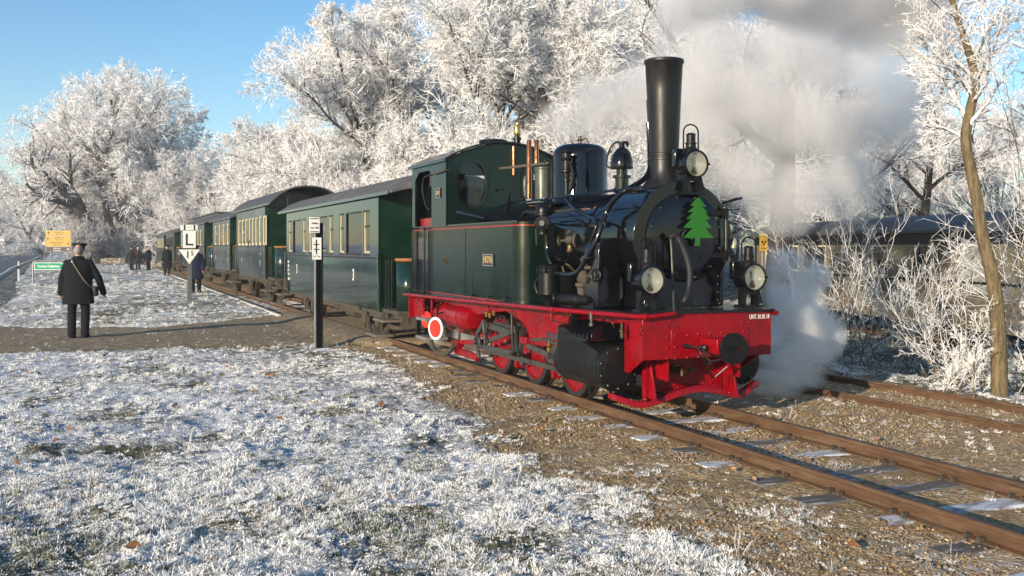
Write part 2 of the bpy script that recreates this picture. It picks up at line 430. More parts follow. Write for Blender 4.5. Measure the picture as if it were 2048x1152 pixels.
# ------------------------------------------------------------------ the locomotive
LOCO = empty('steam_locomotive', W(0, 0, 0), ROTZ, 'black and dark green steam locomotive with tall chimney and red frame on the rails', 'locomotive')
def build_loco():
    P = LOCO; BZ = 1.714
    def zp(x): return 0.925 + (x + 3.75) * (1.02 - 0.925) / 6.72      # running plate top
    # --- frame
    f = MB()
    for s in (-1, 1): f.box(-3.45, 2.9, s * 0.40 - 0.012, s * 0.40 + 0.012, 0.36, 0.93)
    f.box(-3.4, -3.3, -0.4, 0.4, 0.4, 0.9); f.box(0.6, 0.62, -0.4, 0.4, 0.4, 0.9); f.box(2.2, 2.22, -0.4, 0.4, 0.4, 0.9)
    f.build('frame', M_RED, P, bevel=0.003)
    # running plate, narrowing towards the front beam
    top = [(-3.75, -0.97), (1.15, -0.97), (1.75, -0.95), (2.95, -0.74), (3.0, -0.74), (3.0, 0.74), (2.95, 0.74), (1.75, 0.95), (1.15, 0.97), (-3.75, 0.97)]
    n = len(top); m = MB()
    m.add([(x, y, zp(x)) for x, y in top] + [(x, y, zp(x) - 0.022) for x, y in top],
          [tuple(range(n)), tuple(range(2 * n - 1, n - 1, -1))] + [(i, n + i, n + (i + 1) % n, (i + 1) % n) for i in range(n)])
    m.build('running_plate', M_BLACK, P, smooth=0)
    for s in (-1, 1):
        pts = [(-3.85, s * 0.985, zp(-3.85) - 0.03), (1.1, s * 0.985, zp(1.1) - 0.028), (1.75, s * 0.965, zp(1.75) - 0.028), (2.93, s * 0.76, zp(2.93) - 0.04), (3.0, s * 0.74, zp(3) - 0.04)]
        pr = MB().tube(crom(pts[:3], 4)[:-1] + crom(pts[2:], 4), 0.024, 10)
        for x in (-3.5, -2.2, -0.9, 0.6, 1.6): pr.cyl((x - 0.03, s * 0.985, zp(x) - 0.03), (x + 0.03, s * 0.985, zp(x) - 0.03), 0.029, n=10)
        if s < 0: pr.tube([Fp(1283, 633, 3.01), Fp(1300, 633.5, 3.03), Fp(1350, 627, 3.03)], 0.022, 10); pr.cyl(Fp(1283, 633, 3.01), Fp(1293, 634, 3.03), 0.03, n=10)
        pr.build('edge_pipe', M_RED, P)
        # valance and motion bracket
        poly = [(S(q[0], q[1], -0.80).x, S(q[0], q[1], -0.80).z) for q in [(868, 603), (890, 604), (925, 616), (958, 629), (985, 624), (1012, 622), (1030, 634), (1047, 645), (1055, 656), (1058, 672), (1062, 690), (1088, 692), (1120, 694), (1132, 660), (1140, 622), (1141, 612)]]
        poly += [(poly[-1][0], zp(poly[-1][0]) - 0.025), (poly[0][0], zp(poly[0][0]) - 0.025)]
        MB().prism(poly, s * 0.80, s * 0.785).build('motion_bracket', M_RED, P, smooth=0)
        v = MB().prism([(1.6, zp(1.6) - 0.025), (2.92, zp(2.92) - 0.025), (2.92, 0.93), (2.6, 0.90), (1.7, 0.80), (1.6, 0.8)], s * 0.68, s * 0.665)
        v.build('front_valance', M_RED, P, smooth=0)
        MB().prism([(-3.72, zp(-3.7) - 0.025), (-3.1, zp(-3.1) - 0.025), (-3.1, 0.62), (-3.45, 0.52), (-3.62, 0.58), (-3.72, 0.7)], s * 0.90, s * 0.885).build('rear_valance', M_RED, P, smooth=0)
        br = MB()
        for q in [(1062, 656), (1072, 656), (1062, 666), (1072, 666)]:
            c = S(q[0], q[1], -0.80); br.rivet((c.x, s * 0.80, c.z), (0, s, 0), 0.016)
        br.build('bolt_heads', M_RED, P)
    # --- front beam
    B = MB().box(2.94, 2.972, -0.716, 0.716, 0.575, 1.005).build('buffer_beam', M_RED, P, bevel=0.004)
    MB().box(2.973, 2.986, -0.42, 0.435, 0.585, 0.845).build('beam_patch_plate', M_RED, B, bevel=0.002)
    rv = MB()
    zt = 0.965
    for k, px in enumerate([1368, 1389, 1408, 1427, 1446, 1465, 1485, 1497, 1515, 1535]): c = Fp(px, 628 - k * 0.75, 2.972); rv.rivet(c, (1, 0, 0), 0.0145)
    for px, py in [(1334, 653), (1349, 652), (1485, 645), (1497, 644.5), (1334, 675), (1334, 696), (1334, 717), (1497, 665), (1281, 652), (1282, 660), (1280, 669)]: rv.rivet(Fp(px, py, 2.972), (1, 0, 0), 0.0145)
    for px, py in [(1350, 672), (1374, 671), (1396.5, 668.5), (1419, 668), (1442, 666), (1487, 664), (1350, 694.5), (1350, 716.5), (1374, 715), (1397, 713.5)]: rv.rivet(Fp(px, py, 2.986), (1, 0, 0), 0.0155)
    rv.build('rivets', M_RED, B)
    letters('UNT. 01.05 18', 0.062, M_WHITE, B, Fp(1519, 633.5, 2.975), (R(90), 0, R(90)), 0.001, sx=0.62, bold=0.0004)
    st = MB()
    for py_ in (-0.46, 0.46):
        st.prism([(2.56, 0.95), (2.68, 0.95), (2.66, 0.16), (2.60, 0.16)], py_ - 0.045, py_ + 0.045)
        st.prism([(2.68, 0.55), (2.78, 0.17), (2.66, 0.17)], py_ - 0.012, py_ + 0.012)
    st.each('guard_bracket', M_RED, P, bevel=0.002)
    MB().box(2.50, 2.53, -0.45, 0.45, 0.20, 0.95).build('dust_plate', M_RED, P)
    for s_ in (-1, 1): MB().prism([(2.53, 1.0), (2.94, 1.0), (2.94, 0.60), (2.62, 0.42), (2.53, 0.42)], s_ * 0.66, s_ * 0.645).build('beam_gusset', M_RED, P, smooth=0)
    r2 = MB()
    for k in range(9): r2.rivet((2.53, -0.36 + k * 0.085, 0.265), (1, 0, 0), 0.012); r2.rivet((2.53, -0.32 + k * 0.085, 0.235), (1, 0, 0), 0.012)
    r2.build('rivets', M_RED, P)
    # rail guard: a shaped bar across the rails
    gp = crom([Fp(a, b - 2, 2.62) for a, b in [(1229, 797), (1250, 804), (1278, 811), (1312, 803), (1345, 790), (1385, 779), (1420, 780), (1462, 790), (1488, 786), (1508, 774), (1524, 768)]], 4)
    g = MB(); vs = []; prof = [(0.09, 0.028), (0.03, 0.028), (0.012, 0.03), (0.0, 0.0), (0.0, -0.03), (0.02, -0.032), (0.09, -0.02)]
    for i, p in enumerate(gp):
        e = i / (len(gp) - 1); back = -0.10 * abs(2 * e - 1) ** 3
        for (dx, dz) in prof: vs.append((p.x + back + 0.06 - dx, p.y, p.z + dz))
    k = len(prof); fs = [(i * k + j, i * k + (j + 1) % k, (i + 1) * k + (j + 1) % k, (i + 1) * k + j) for i in range(len(gp) - 1) for j in range(k)]
    fs += [tuple(range(k)), tuple((len(gp) - 1) * k + j for j in range(k - 1, -1, -1))]
    g.add(vs, fs).build('rail_guard', M_RED, P)
    gb = MB()
    for px, py in [(1291, 799), (1459, 785)]: gb.rivet(Fp(px, py, 2.685), (1, 0, 0.2), 0.02)
    gb.build('bolt_heads', M_RED, P)
    # --- centre coupler disc
    cz = 0.695
    MB().box(2.985, 3.26, -0.10, 0.10, cz - 0.06, cz + 0.075).build('coupler_housing', M_RED, P, bevel=0.006)
    dsc = MB().holed(ellipse(0, cz, 0.145, 0.145, 40), [(-0.078, cz - 0.028), (0.078, cz - 0.028), (0.078, cz + 0.02), (-0.078, cz + 0.02)], 3.36, 3.39, 'x')
    dsc.build('coupler_disc', M_SATIN, P, bevel=0.003)
    MB().lathe([(0.03, 0), (0.03, 0.1), (0.06, 0.11)], (3.25, 0.0, cz - 0.0), (1, 0, 0), 12).build('coupler_stem', M_SATIN, P)
    ch = MB().tube(crom([Fp(1366, 691, 3.0), Fp(1380, 693, 3.06), Fp(1396, 697, 3.12), Fp(1404, 712, 3.16), Fp(1414, 730, 3.16), Fp(1422, 750, 3.14), Fp(1428, 755, 3.14)], 5), 0.011, 8)
    ch.tube(crom([Fp(1399, 690, 3.12), Fp(1410, 705, 3.16), Fp(1420, 722, 3.2), Fp(1446, 718, 3.3)], 5), 0.010, 8)
    ch.lathe([(0.02, -0.02), (0.034, -0.01), (0.034, 0.01), (0.02, 0.02)], Fp(1408, 696, 3.12), (0.6, -0.8, 0), 12)
    ch.tube([Fp(1366, 692, 3.0), Fp(1378, 692, 3.03)], 0.018, 8); ch.sphere(Fp(1419, 727, 3.18), 0.02, 8, 6)
    ch.build('coupling_link', M_SATIN, P)
    MB().tube([Fp(1430, 754, 3.14), Fp(1455, 733, 3.2)], 0.0085, 8).build('coupling_lever', M_STEEL, P)
    # brake hose connection in brass
    b = MB().lathe([(0.03, 0.0), (0.05, 0.005), (0.05, 0.02), (0.03, 0.025), (0.03, 0.07), (0.036, 0.075), (0.036, 0.11), (0.022, 0.12)], Fp(1351, 739, 2.56), (1, 0, 0), 16)
    b.tube(crom([Fp(1350, 740, 2.64), Fp(1358, 739, 2.72), Fp(1364, 742, 2.76), Fp(1364, 752, 2.77)], 4), 0.024, 12); b.build('hose_coupling', M_BRASSD, P)
    MB().box(2.66, 2.70, Fp(1378, 738, 2.68).y, Fp(1393, 738, 2.68).y, Fp(1385, 741, 2.68).z, Fp(1385, 735, 2.68).z).build('coupling_tap', M_SATIN, P)
    t = MB().tube([Fp(1332, 741, 2.56), Fp(1318, 746, 2.57), Fp(1318, 760, 2.57)], 0.007, 6); t.sphere(Fp(1318, 753, 2.57), 0.018, 8, 6); t.bar(Fp(1312, 753, 2.58), Fp(1324, 753, 2.58), 0.01, 0.01); t.build('drain_cock', M_BRASSD, P)
    # --- boiler, smokebox
    MB().lathe([(0.50, -2.3), (0.50, 0.1), (0.512, 0.101), (0.512, 0.16), (0.50, 0.161), (0.50, 1.35), (0.512, 1.351), (0.512, 1.42), (0.50, 1.421), (0.50, 1.75)], (0, 0, BZ), (1, 0, 0), 64).build('boiler', M_BLACK, P)
    MB().lathe([(0.52, 1.70), (0.545, 1.702), (0.545, 2.50)], (0, 0, BZ), (1, 0, 0), 64).build('smokebox', M_BLACK, P)
    MB().box(-2.2, 0.1, -0.48, 0.48, 0.95, 1.7).build('firebox_casing', M_SATIN, P)
    MB().box(0.2, 1.7, -0.30, 0.30, 0.95, 1.4).build('boiler_cradle', M_SATIN, P)
    # front plate: circle running down into a waisted saddle
    pts = []
    for i in range(49):
        a = R(-40 + 260 * i / 48); pts.append((0.56 * math.cos(a), BZ + 0.56 * math.sin(a)))
    left = [(-0.445, 1.29), (-0.43, 1.20), (-0.438, 1.10), (-0.465, 1.03)]
    pts = pts + left + [(-y, z) for y, z in reversed(left)]
    MB().prism(pts, 2.50, 2.53, 'x').build('smokebox_front', M_BLACK, P, smooth=30, bevel=0.003)
    MB().prism([(-0.40, 1.35), (-0.40, 1.12), (-0.44, 1.02), (0.44, 1.02), (0.40, 1.12), (0.40, 1.35)], 1.72, 2.5, 'x').build('saddle', M_BLACK, P)
    rv = MB()
    for k in range(7): rv.rivet((2.53, -0.42 + 0.14 * k, 1.055), (1, 0, 0), 0.012)
    for k in range(4): rv.rivet((2.53, 0.40, 1.09 + 0.08 * k), (1, 0, 0), 0.010)
    rv.build('rivets', M_STEEL, P)
    dr = MB().lathe([(0.435, 0), (0.443, 0.004), (0.443, 0.014), (0.43, 0.02), (0.32, 0.033), (0.16, 0.042), (0.001, 0.045)], (2.53, 0.015, BZ - 0.0), (1, 0, 0), 64).build('smokebox_door', M_BLACK, P)
    bo = MB()
    for k in range(12):
        a = R(15 + 30 * k); bo.rivet((2.548, 0.015 + 0.405 * math.cos(a), BZ + 0.405 * math.sin(a)), (1, 0, 0), 0.0125)
    bo.build('bolt_heads', M_STEEL, dr)
    MB().torus((2.60, 0.03, BZ - 0.005), (1, 0, 0), 0.088, 0.010, 28, 8).bar((2.60, -0.055, BZ), (2.60, 0.115, BZ - 0.01), 0.012, 0.012).cyl((2.56, 0.03, BZ), (2.63, 0.03, BZ), 0.022, n=12).build('door_handwheel', M_STEEL, dr)
    hg = MB()
    for z in (1.955, 1.535):
        hg.bar((2.575, 0.18, z), (2.565, 0.46, z), 0.02, 0.045); hg.box(2.545, 2.61, 0.43, 0.475, z - 0.05, z + 0.05)
    hg.cyl((2.59, 0.455, 1.46), (2.59, 0.455, 2.04), 0.014, n=10); hg.build('door_hinge', M_SATIN, dr)
    MB().cyl((2.592, 0.455, 1.60), (2.592, 0.455, 1.89), 0.013, n=10).build('hinge_pin', M_STEEL, dr)
    # hose and pipe on the smokebox front
    c = crom([Fp(1342, 474, 2.66), Fp(1350, 471, 2.70), Fp(1357, 478, 2.72), Fp(1366, 495, 2.72), Fp(1375, 520, 2.74), Fp(1380, 550, 2.77), Fp(1377, 580, 2.80), Fp(1370, 600, 2.84), Fp(1366, 608, 2.85)], 8)
    rr = [0.028 + (0.005 if i % 2 else 0) for i in range(len(c))]
    MB().tube(c, rr, 12).build('vacuum_hose', M_RUBBER, P)
    h = MB().tube(crom([Fp(1349, 632, 2.95), Fp(1347, 606, 2.80), Fp(1345, 545, 2.68), Fp(1343, 500, 2.66), Fp(1342, 480, 2.66), Fp(1347, 472, 2.68), Fp(1354, 474, 2.70)], 4), 0.011, 8)
    h.cyl(Fp(1346, 547, 2.66), Fp(1354, 547, 2.6), 0.015, n=8); h.cyl(Fp(1357, 478, 2.70), Fp(1361, 484, 2.71), 0.035, n=12); h.build('front_pipe', M_CHIMG, P)
    # --- chimney
    MB().lathe([(0.235, 2.17), (0.225, 2.235), (0.20, 2.27), (0.175, 2.32), (0.158, 2.40), (0.150, 2.49), (0.150, 2.50), (0.160, 2.503), (0.160, 2.525), (0.151, 2.53), (0.151, 2.545), (0.158, 2.55), (0.158, 2.568), (0.148, 2.575), (0.160, 2.85), (0.176, 3.20), (0.191, 3.48), (0.200, 3.49), (0.205, 3.505), (0.200, 3.525), (0.188, 3.53), (0.182, 3.50), (0.14, 2.9), (0.12, 2.4)], (2.163, 0, 0), (0, 0, 1), 48).build('chimney', M_CHIM, P)
    # --- steam dome, with the regulator fitting on top
    dm = MB().lathe([(0.36, 2.13), (0.335, 2.19), (0.328, 2.23), (0.328, 2.70), (0.318, 2.765), (0.285, 2.81), (0.22, 2.84), (0.10, 2.855), (0.002, 2.86)], (0.24, 0, 0), (0, 0, 1), 48).build('steam_dome', M_BLACK, P)
    MB().cyl((0.24, 0, 2.85), (0.24, 0, 2.95), 0.022, n=10).box(0.19, 0.29, -0.02, 0.02, 2.89, 2.91).tube(crom([(0.26, 0, 2.9), (0.36, 0.02, 2.91), (0.42, 0.02, 2.85)], 4), 0.008, 6).build('dome_valve', M_BRASSD, dm)
    # small column with flanges in front of the dome
    q = S(1133, 395, -0.36)
    MB().lathe([(0.03, 0), (0.03, 0.20), (0.05, 0.205), (0.05, 0.23), (0.035, 0.235), (0.04, 0.30), (0.07, 0.31), (0.07, 0.335), (0.05, 0.345), (0.05, 0.44), (0.075, 0.45), (0.08, 0.47), (0.05, 0.48), (0.05, 0.53), (0.085, 0.535), (0.09, 0.55), (0.02, 0.56)], (q.x, q.y, q.z - 0.02), (0, 0, 1), 18).build('regulator_column', M_SATIN, P)
    MB().tube(crom([(q.x + 0.03, q.y, q.z + 0.05), (q.x + 0.1, q.y + 0.02, q.z + 0.1), (q.x + 0.12, q.y + 0.02, q.z + 0.3), (q.x + 0.05, q.y, q.z + 0.42)], 5), 0.016, 8).build('regulator_pipe', M_SATIN, P)
    # bell shaped steam bell
    q = S(1244, 373, 0)
    MB().lathe([(0.075, 2.2), (0.075, 2.375), (0.10, 2.38), (0.10, 2.41), (0.062, 2.415), (0.062, 2.475), (0.12, 2.48), (0.125, 2.50), (0.118, 2.58), (0.095, 2.655), (0.06, 2.70), (0.035, 2.715), (0.03, 2.755), (0.04, 2.76), (0.04, 2.78), (0.01, 2.79)], (q.x, 0, 0), (0, 0, 1), 28).build('steam_bell', M_BLACK, P)
    MB().tube(crom([(q.x + 0.02, 0.0, 2.77), (q.x - 0.07, -0.05, 2.775), (q.x - 0.12, -0.1, 2.68), (q.x - 0.13, -0.12, 2.53), (q.x - 0.09, -0.08, 2.49)], 5), 0.010, 8).sphere((q.x + 0.08, 0.02, 2.75), 0.02, 8, 6).tube([(q.x, 0, 2.775), (q.x + 0.08, 0.02, 2.77), (q.x + 0.09, 0.02, 2.72)], 0.014, 8).build('bell_hammer', M_SATIN, P)
    # sand pot, copper whistle pipes
    q = S(1086, 395, -0.34)
    MB().lathe([(0.10, 0), (0.10, 0.36), (0.105, 0.365), (0.105, 0.385), (0.02, 0.40)], (q.x, q.y, q.z - 0.02), (0, 0, 1), 22).build('sand_pot', M_CHIMG, P)
    for px, yy, z0 in ((1058, -0.42, 395), (1073, -0.30, 330)):
        a = S(px, 280, yy); b0 = S(px, z0, yy); MB().lathe([(0.030, 0), (0.030, a.z - b0.z - 0.01), (0.034, a.z - b0.z)], b0, (0, 0, 1), 14).build('copper_pipe', M_COPPER, P)
    q = Fp(1027, 293, -2.16); q1 = Fp(1027, 350, -2.16)
    MB().cyl((-2.16, q.y, q1.z), (-2.16, q.y, q.z), 0.02, n=10).build('copper_pipe', M_COPPER, P)
    MB().bar(S(1000, 337, -0.62), S(1098, 326, -0.30), 0.025, 0.03).build('whistle_lever', M_UNDER, P)
    lv = MB()
    for px, y0, y1, yy in ((1053, 350, 398, -0.45), (1068, 360, 400, -0.3), (1064, 345, 400, -0.45)): lv.cyl(S(px, y0, yy), S(px, y1, yy), 0.018, n=10)
    lv.sphere(S(1062, 392, -0.45), 0.035, 10, 8); lv.sphere(S(1094, 325, -0.3), 0.04, 10, 8); lv.build('valve_stand', M_SATIN, P)
    # --- headlamps
    def lamp(cx, cy_, cz_, name='headlamp'):
        root = MB().lathe([(0.118, -0.17), (0.125, -0.165), (0.125, 0.0), (0.138, 0.005), (0.138, 0.035), (0.122, 0.04), (0.120, 0.028)], (cx, cy_, cz_), (1, 0, 0), 36, caps=False)
        root = root.build(name, M_BLACK, P)
        MB().box(cx - 0.19, cx - 0.12, cy_ - 0.15, cy_ + 0.12, cz_ - 0.02, cz_ + 0.16).build('lamp_back_box', M_BLACK, root, bevel=0.01)
        MB().lathe([(0.0005, -0.06), (0.06, -0.045), (0.10, -0.01), (0.119, 0.025)], (cx, cy_, cz_), (1, 0, 0), 32, caps=False).build('reflector', M_LENS, root)
        MB().lathe([(0.121, 0.027), (0.09, 0.040), (0.05, 0.047), (0.001, 0.05)], (cx, cy_, cz_), (1, 0, 0), 32, caps=False).build('lens_glass', M_LAMPGLASS, root)
        MB().cyl((cx - 0.02, cy_, cz_ - 0.09), (cx - 0.02, cy_, cz_ - 0.03), 0.022, 0.012, n=8).sphere((cx - 0.02, cy_, cz_ - 0.085), 0.03, 8, 6).cyl((cx - 0.02, cy_ - 0.01, cz_ - 0.03), (cx - 0.02, cy_ - 0.01, cz_ + 0.06), 0.008, n=6).build('burner', M_BRASSD, root)
        MB().lathe([(0.075, 0.10), (0.062, 0.16), (0.05, 0.17), (0.05, 0.20), (0.058, 0.205), (0.058, 0.215), (0.045, 0.22), (0.045, 0.29), (0.052, 0.295), (0.03, 0.31)], (cx - 0.07, cy_, cz_), (0, 0, 1), 20).build('lamp_chimney', M_SATIN, root)
        pts = [(cx - 0.07, cy_ - 0.085, cz_ + 0.10), (cx - 0.07, cy_ - 0.085, cz_ + 0.30)] + [(cx - 0.07, cy_ - 0.085 * math.cos(R(a)), cz_ + 0.32 + 0.075 * math.sin(R(a))) for a in range(0, 181, 20)] + [(cx - 0.07, cy_ + 0.085, cz_ + 0.30), (cx - 0.07, cy_ + 0.085, cz_ + 0.10)]
        MB().tube(pts, 0.008, 8).build('lamp_handle', M_SATIN, root)
        bk = MB().prism([(cy_ - 0.13, cz_ - 0.26), (cy_ - 0.09, cz_ - 0.26), (cy_ - 0.05, cz_ - 0.17), (cy_ + 0.05, cz_ - 0.17), (cy_ + 0.09, cz_ - 0.26), (cy_ + 0.13, cz_ - 0.26), (cy_ + 0.085, cz_ - 0.11), (cy_ - 0.085, cz_ - 0.11)], cx - 0.03, cx - 0.015, 'x')
        bk.box(cx - 0.13, cx - 0.02, cy_ - 0.085, cy_ - 0.065, cz_ - 0.28, cz_ - 0.1); bk.box(cx - 0.13, cx - 0.02, cy_ + 0.065, cy_ + 0.085, cz_ - 0.28, cz_ - 0.1)
        bk.box(cx - 0.15, cx + 0.0, cy_ - 0.12, cy_ + 0.12, cz_ - 0.30, cz_ - 0.275); bk.build('lamp_bracket', M_SATIN, root)
        cl = MB()
        for a in (180, 0, 270): cl.box(cx - 0.01, cx + 0.045, cy_ + 0.135 * math.cos(R(a)) - 0.012, cy_ + 0.135 * math.cos(R(a)) + 0.012, cz_ + 0.135 * math.sin(R(a)) - 0.012, cz_ + 0.135 * math.sin(R(a)) + 0.012)
        cl.build('lens_clip', M_SATIN, root)
    q = S(1393, 325, 0.0); lamp(2.62, Fp(1393, 325, 2.65).y, 2.435)
    q = Fp(1306, 561, 2.86); lamp(2.82, q.y, q.z)
    q = Fp(1511, 555, 2.86); lamp(2.82, q.y, q.z)
    # --- side tanks (the near one seen), with rounded front corner
    for s in (-1, 1):
        rc = 0.20; cx0 = 0.42
        out = [(-3.78, -0.30), (-3.78, -0.88)] if s < 0 else [(-3.78, 0.88), (-3.78, 0.30)]
        poly = [(-2.18, -0.47), (-3.78, -0.47), (-3.78, -0.88)] + [(cx0 - rc + rc * math.sin(R(a)), -0.88 + rc - rc * math.cos(R(a))) for a in range(0, 91, 10)] + [(cx0, -0.47)]
        poly = [(x, y if s < 0 else -y) for x, y in poly]
        if s > 0: poly = poly[::-1]
        tk = MB().prism(poly, 0.945, 1.905, 'z').build('side_tank', M_GREEN, P, smooth=25)
        o2 = lambda off: [(x, y) for x, y in [(-3.78, -0.88 - off)] + [(cx0 - rc + (rc + off) * math.sin(R(a)), -0.88 + rc - (rc + off) * math.cos(R(a))) for a in range(0, 91, 10)]]
        for z0, z1, nm, mt in ((0.968, 0.978, 'lining', M_REDLINE), (1.868, 1.880, 'lining', M_REDLINE), (0.94, 0.956, 'base_angle', M_BLACK), (1.895, 1.915, 'top_angle', M_BLACK)):
            off = 0.003 if nm == 'lining' else 0.006
            a_, b_ = o2(off), o2(-0.02); pl = a_ + b_[::-1]; pl = [(x, y if s < 0 else -y) for x, y in pl]
            MB().prism(pl if s < 0 else pl[::-1], z0, z1, 'z').build(nm, mt, tk, smooth=25)
        if s < 0:
            rv = MB()
            for k in range(26): rv.rivet((S(932, 500, -0.88).x, -0.88, 1.00 + 0.034 * k), (0, -1, 0), 0.0055)
            for k in range(34): rv.rivet((S(932, 500, -0.88).x + 0.045 * k, -0.88, 1.33), (0, -1, 0), 0.0055)
            for k in range(14):
                a = R(90 * k / 13); rv.rivet((cx0 - rc + rc * math.sin(a), -0.88 + rc - rc * math.cos(a), 1.33), (math.sin(a), -math.cos(a), 0), 0.0055)
            for k in range(44): rv.rivet((-3.7 + 0.09 * k, -0.886, 1.905), (0, -1, 0), 0.007)
            rv.build('rivets', M_GREEN, tk)
            se = MB()
            for x in (S(932, 500, -0.88).x - 0.02, -2.75): se.box(x - 0.003, x + 0.003, -0.884, -0.878, 0.96, 1.87)
            for x in (S(945, 560, -0.88).x, S(1015, 560, -0.88).x): se.box(x - 0.002, x + 0.002, -0.884, -0.879, 0.985, 1.28)
            se.box(S(945, 560, -0.88).x, S(1015, 560, -0.88).x, -0.884, -0.879, 1.278, 1.284); se.each('panel_seam', M_GREEN, tk)
            # name plate
            q = S(978.5, 520, -0.88); npl = MB().box(q.x - 0.165, q.x + 0.165, -0.898, -0.879, q.z - 0.072, q.z + 0.072).build('name_plate', M_SIGNBLACK, tk, bevel=0.004)
            fr = MB()
            for a in ((-0.168, 0.168, 0.062, 0.074), (-0.168, 0.168, -0.074, -0.062), (-0.168, -0.152, -0.062, 0.062), (0.152, 0.168, -0.062, 0.062)): fr.box(q.x + a[0], q.x + a[1], -0.903, -0.897, q.z + a[2], q.z + a[3])
            fr.build('plate_frame', M_ZINC, npl)
            letters('HOYA', 0.125, M_GOLD, npl, (q.x, -0.899, q.z), (R(90), 0, 0), 0.003, sx=0.82, bold=0.003)
            q = S(891, 521, -0.88); rp = MB().lathe([(0.058, 0), (0.058, 0.008), (0.05, 0.01), (0.05, 0.007)], (q.x, -0.879, q.z), (0, -1, 0), 28).build('maker_plate', M_BRASSD, tk)
            MB().box(q.x - 0.045, q.x + 0.045, -0.891, -0.885, q.z - 0.010, q.z + 0.010).torus((q.x, -0.888, q.z), (0, 1, 0), 0.036, 0.004, 20, 6).build('plate_relief', M_SATIN, rp)
    # --- cab
    yc = 0.86
    arc = [(-yc + 2 * yc * i / 24, 2.84 + 0.25 * (1 - ((i - 12) / 12) ** 2)) for i in range(25)]
    ov = ellipse(-0.488, 2.515, 0.205, 0.30, 28); ov2 = [(-y, z) for y, z in ov]
    # rounded oblong window: superellipse
    se = lambda s_, e=1.0: [(s_ * 0.488 + e * 0.205 * math.copysign(abs(math.cos(R(a))) ** 0.72, math.cos(R(a))), 2.515 + e * 0.30 * math.copysign(abs(math.sin(R(a))) ** 0.8, math.sin(R(a)))) for a in range(0, 360, 12)]
    half = [p for p in arc if p[0] <= 0.0001]
    outL = [(-yc, 1.905), (0.0, 1.905)] + half[::-1]
    fw = MB().holed(outL, se(-1), -2.215, -2.19, 'x')
    outR = [(0.0, 1.905), (yc, 1.905)] + [(-y, z) for y, z in half]
    fw.holed(outR, se(1), -2.215, -2.19, 'x')
    fw.build('cab_front', M_GREEN, P, smooth=0)
    for s in (-1, 1):
        ring = MB(); p_ = se(s, 1.13); p2 = se(s, 0.96); n = len(p_)
        ring.add([(-2.19, y, z) for y, z in p_] + [(-2.165, y, z) for y, z in p_] + [(-2.165, y, z) for y, z in p2] + [(-2.20, y, z) for y, z in p2],
                 [(k * n + i, k * n + (i + 1) % n, ((k + 1) % 4) * n + (i + 1) % n, ((k + 1) % 4) * n + i) for k in range(4) for i in range(n)])
        wf = ring.build('window_frame', M_BLACK, P)
        MB().prism(se(s, 0.99), -2.206, -2.200, 'x').build('pane', M_LAMPGLASS, wf)
        # cab side with doorway
        d0, d1 = S(830, 342, -0.87).x, S(863, 342, -0.87).x
        side = MB()
        door = [(d0, 1.93), (d1, 1.93), (d1, 2.62), (d1 - 0.10, 2.74), (d0 + 0.2, 2.74), (d0, 2.62)]
        side.holed([(-3.80, 1.915), (-2.19, 1.915), (-2.19, 2.84), (-3.80, 2.84)], door, s * 0.87, s * 0.845)
        side.build('cab_side', M_GREEN, P, smooth=0)
    MB().holed([(-yc, 1.905), (yc, 1.905)] + arc[::-1], [(-0.6, 2.2), (0.6, 2.2), (0.6, 2.75), (-0.6, 2.75)], -3.80, -3.775, 'x').build('cab_rear', M_GREEN, P, smooth=0)
    ro = MB(); arc2 = [(-0.90 + 1.80 * i / 24, 2.835 + 0.265 * (1 - ((i - 12) / 12) ** 2)) for i in range(25)]
    ro.prism(arc2 + [(y, z + 0.022) for y, z in arc2[::-1]], -3.92, -2.13, 'x'); rf = ro.build('cab_roof', M_BLACK, P, smooth=30)
    MB().box(-3.92, -2.13, -0.905, -0.885, 2.815, 2.86).build('gutter', M_BLACK, rf)
    q = S(987, 290, 0.0); MB().lathe([(0.12, 3.05), (0.12, 3.12), (0.205, 3.125), (0.215, 3.15), (0.205, 3.175), (0.15, 3.19), (0.001, 3.195)], (q.x, 0, 0), (0, 0, 1), 28).build('roof_vent', M_SATIN, rf)
    q = S(1036, 288, 0.0); MB().lathe([(0.12, 3.06), (0.12, 3.09), (0.05, 3.095), (0.045, 3.16), (0.06, 3.165), (0.06, 3.20), (0.04, 3.205), (0.04, 3.23)], (-2.3, 0.25, 0), (0, 0, 1), 16).build('whistle_base', M_SATIN, rf)
    MB().lathe([(0.03, 3.22), (0.045, 3.24), (0.05, 3.26), (0.05, 3.36), (0.04, 3.38), (0.015, 3.39), (0.012, 3.42)], (-2.3, 0.25, 0), (0, 0, 1), 16).build('whistle', M_BRASS, rf)
    rh = MB()
    for px, py in ((905, 308), (832, 336)): q = S(px, py, -0.8); rh.torus((q.x, -0.8, q.z + 0.02), (1, 0, 0), 0.025, 0.006, 12, 6)
    rh.each('lifting_eye', M_SATIN, rf)
    # inside: floor, rear bulkhead coal and backhead so the cab is not empty
    MB().box(-3.75, -2.25, -0.84, 0.84, 0.96, 1.0).box(-3.3, -2.2, -0.5, 0.5, 1.0, 1.9).build('cab_floor', M_DARK, P)
    MB().lathe([(0.48, 0), (0.48, 0.25), (0.46, 0.27)], (-2.25, 0, BZ), (-1, 0, 0), 28).build('backhead', M_SATIN, P)
    bh = MB()
    for y, z in ((-0.2, 2.0), (0.15, 1.9), (0.0, 2.1)): bh.cyl((-2.55, y, z), (-2.62, y, z), 0.05, n=12); bh.torus((-2.66, y, z), (1, 0, 0), 0.06, 0.008, 16, 6)
    bh.cyl((-2.56, -0.35, 1.85), (-2.56, -0.35, 2.2), 0.015, n=8); bh.build('cab_fittings', M_BRASS, P)
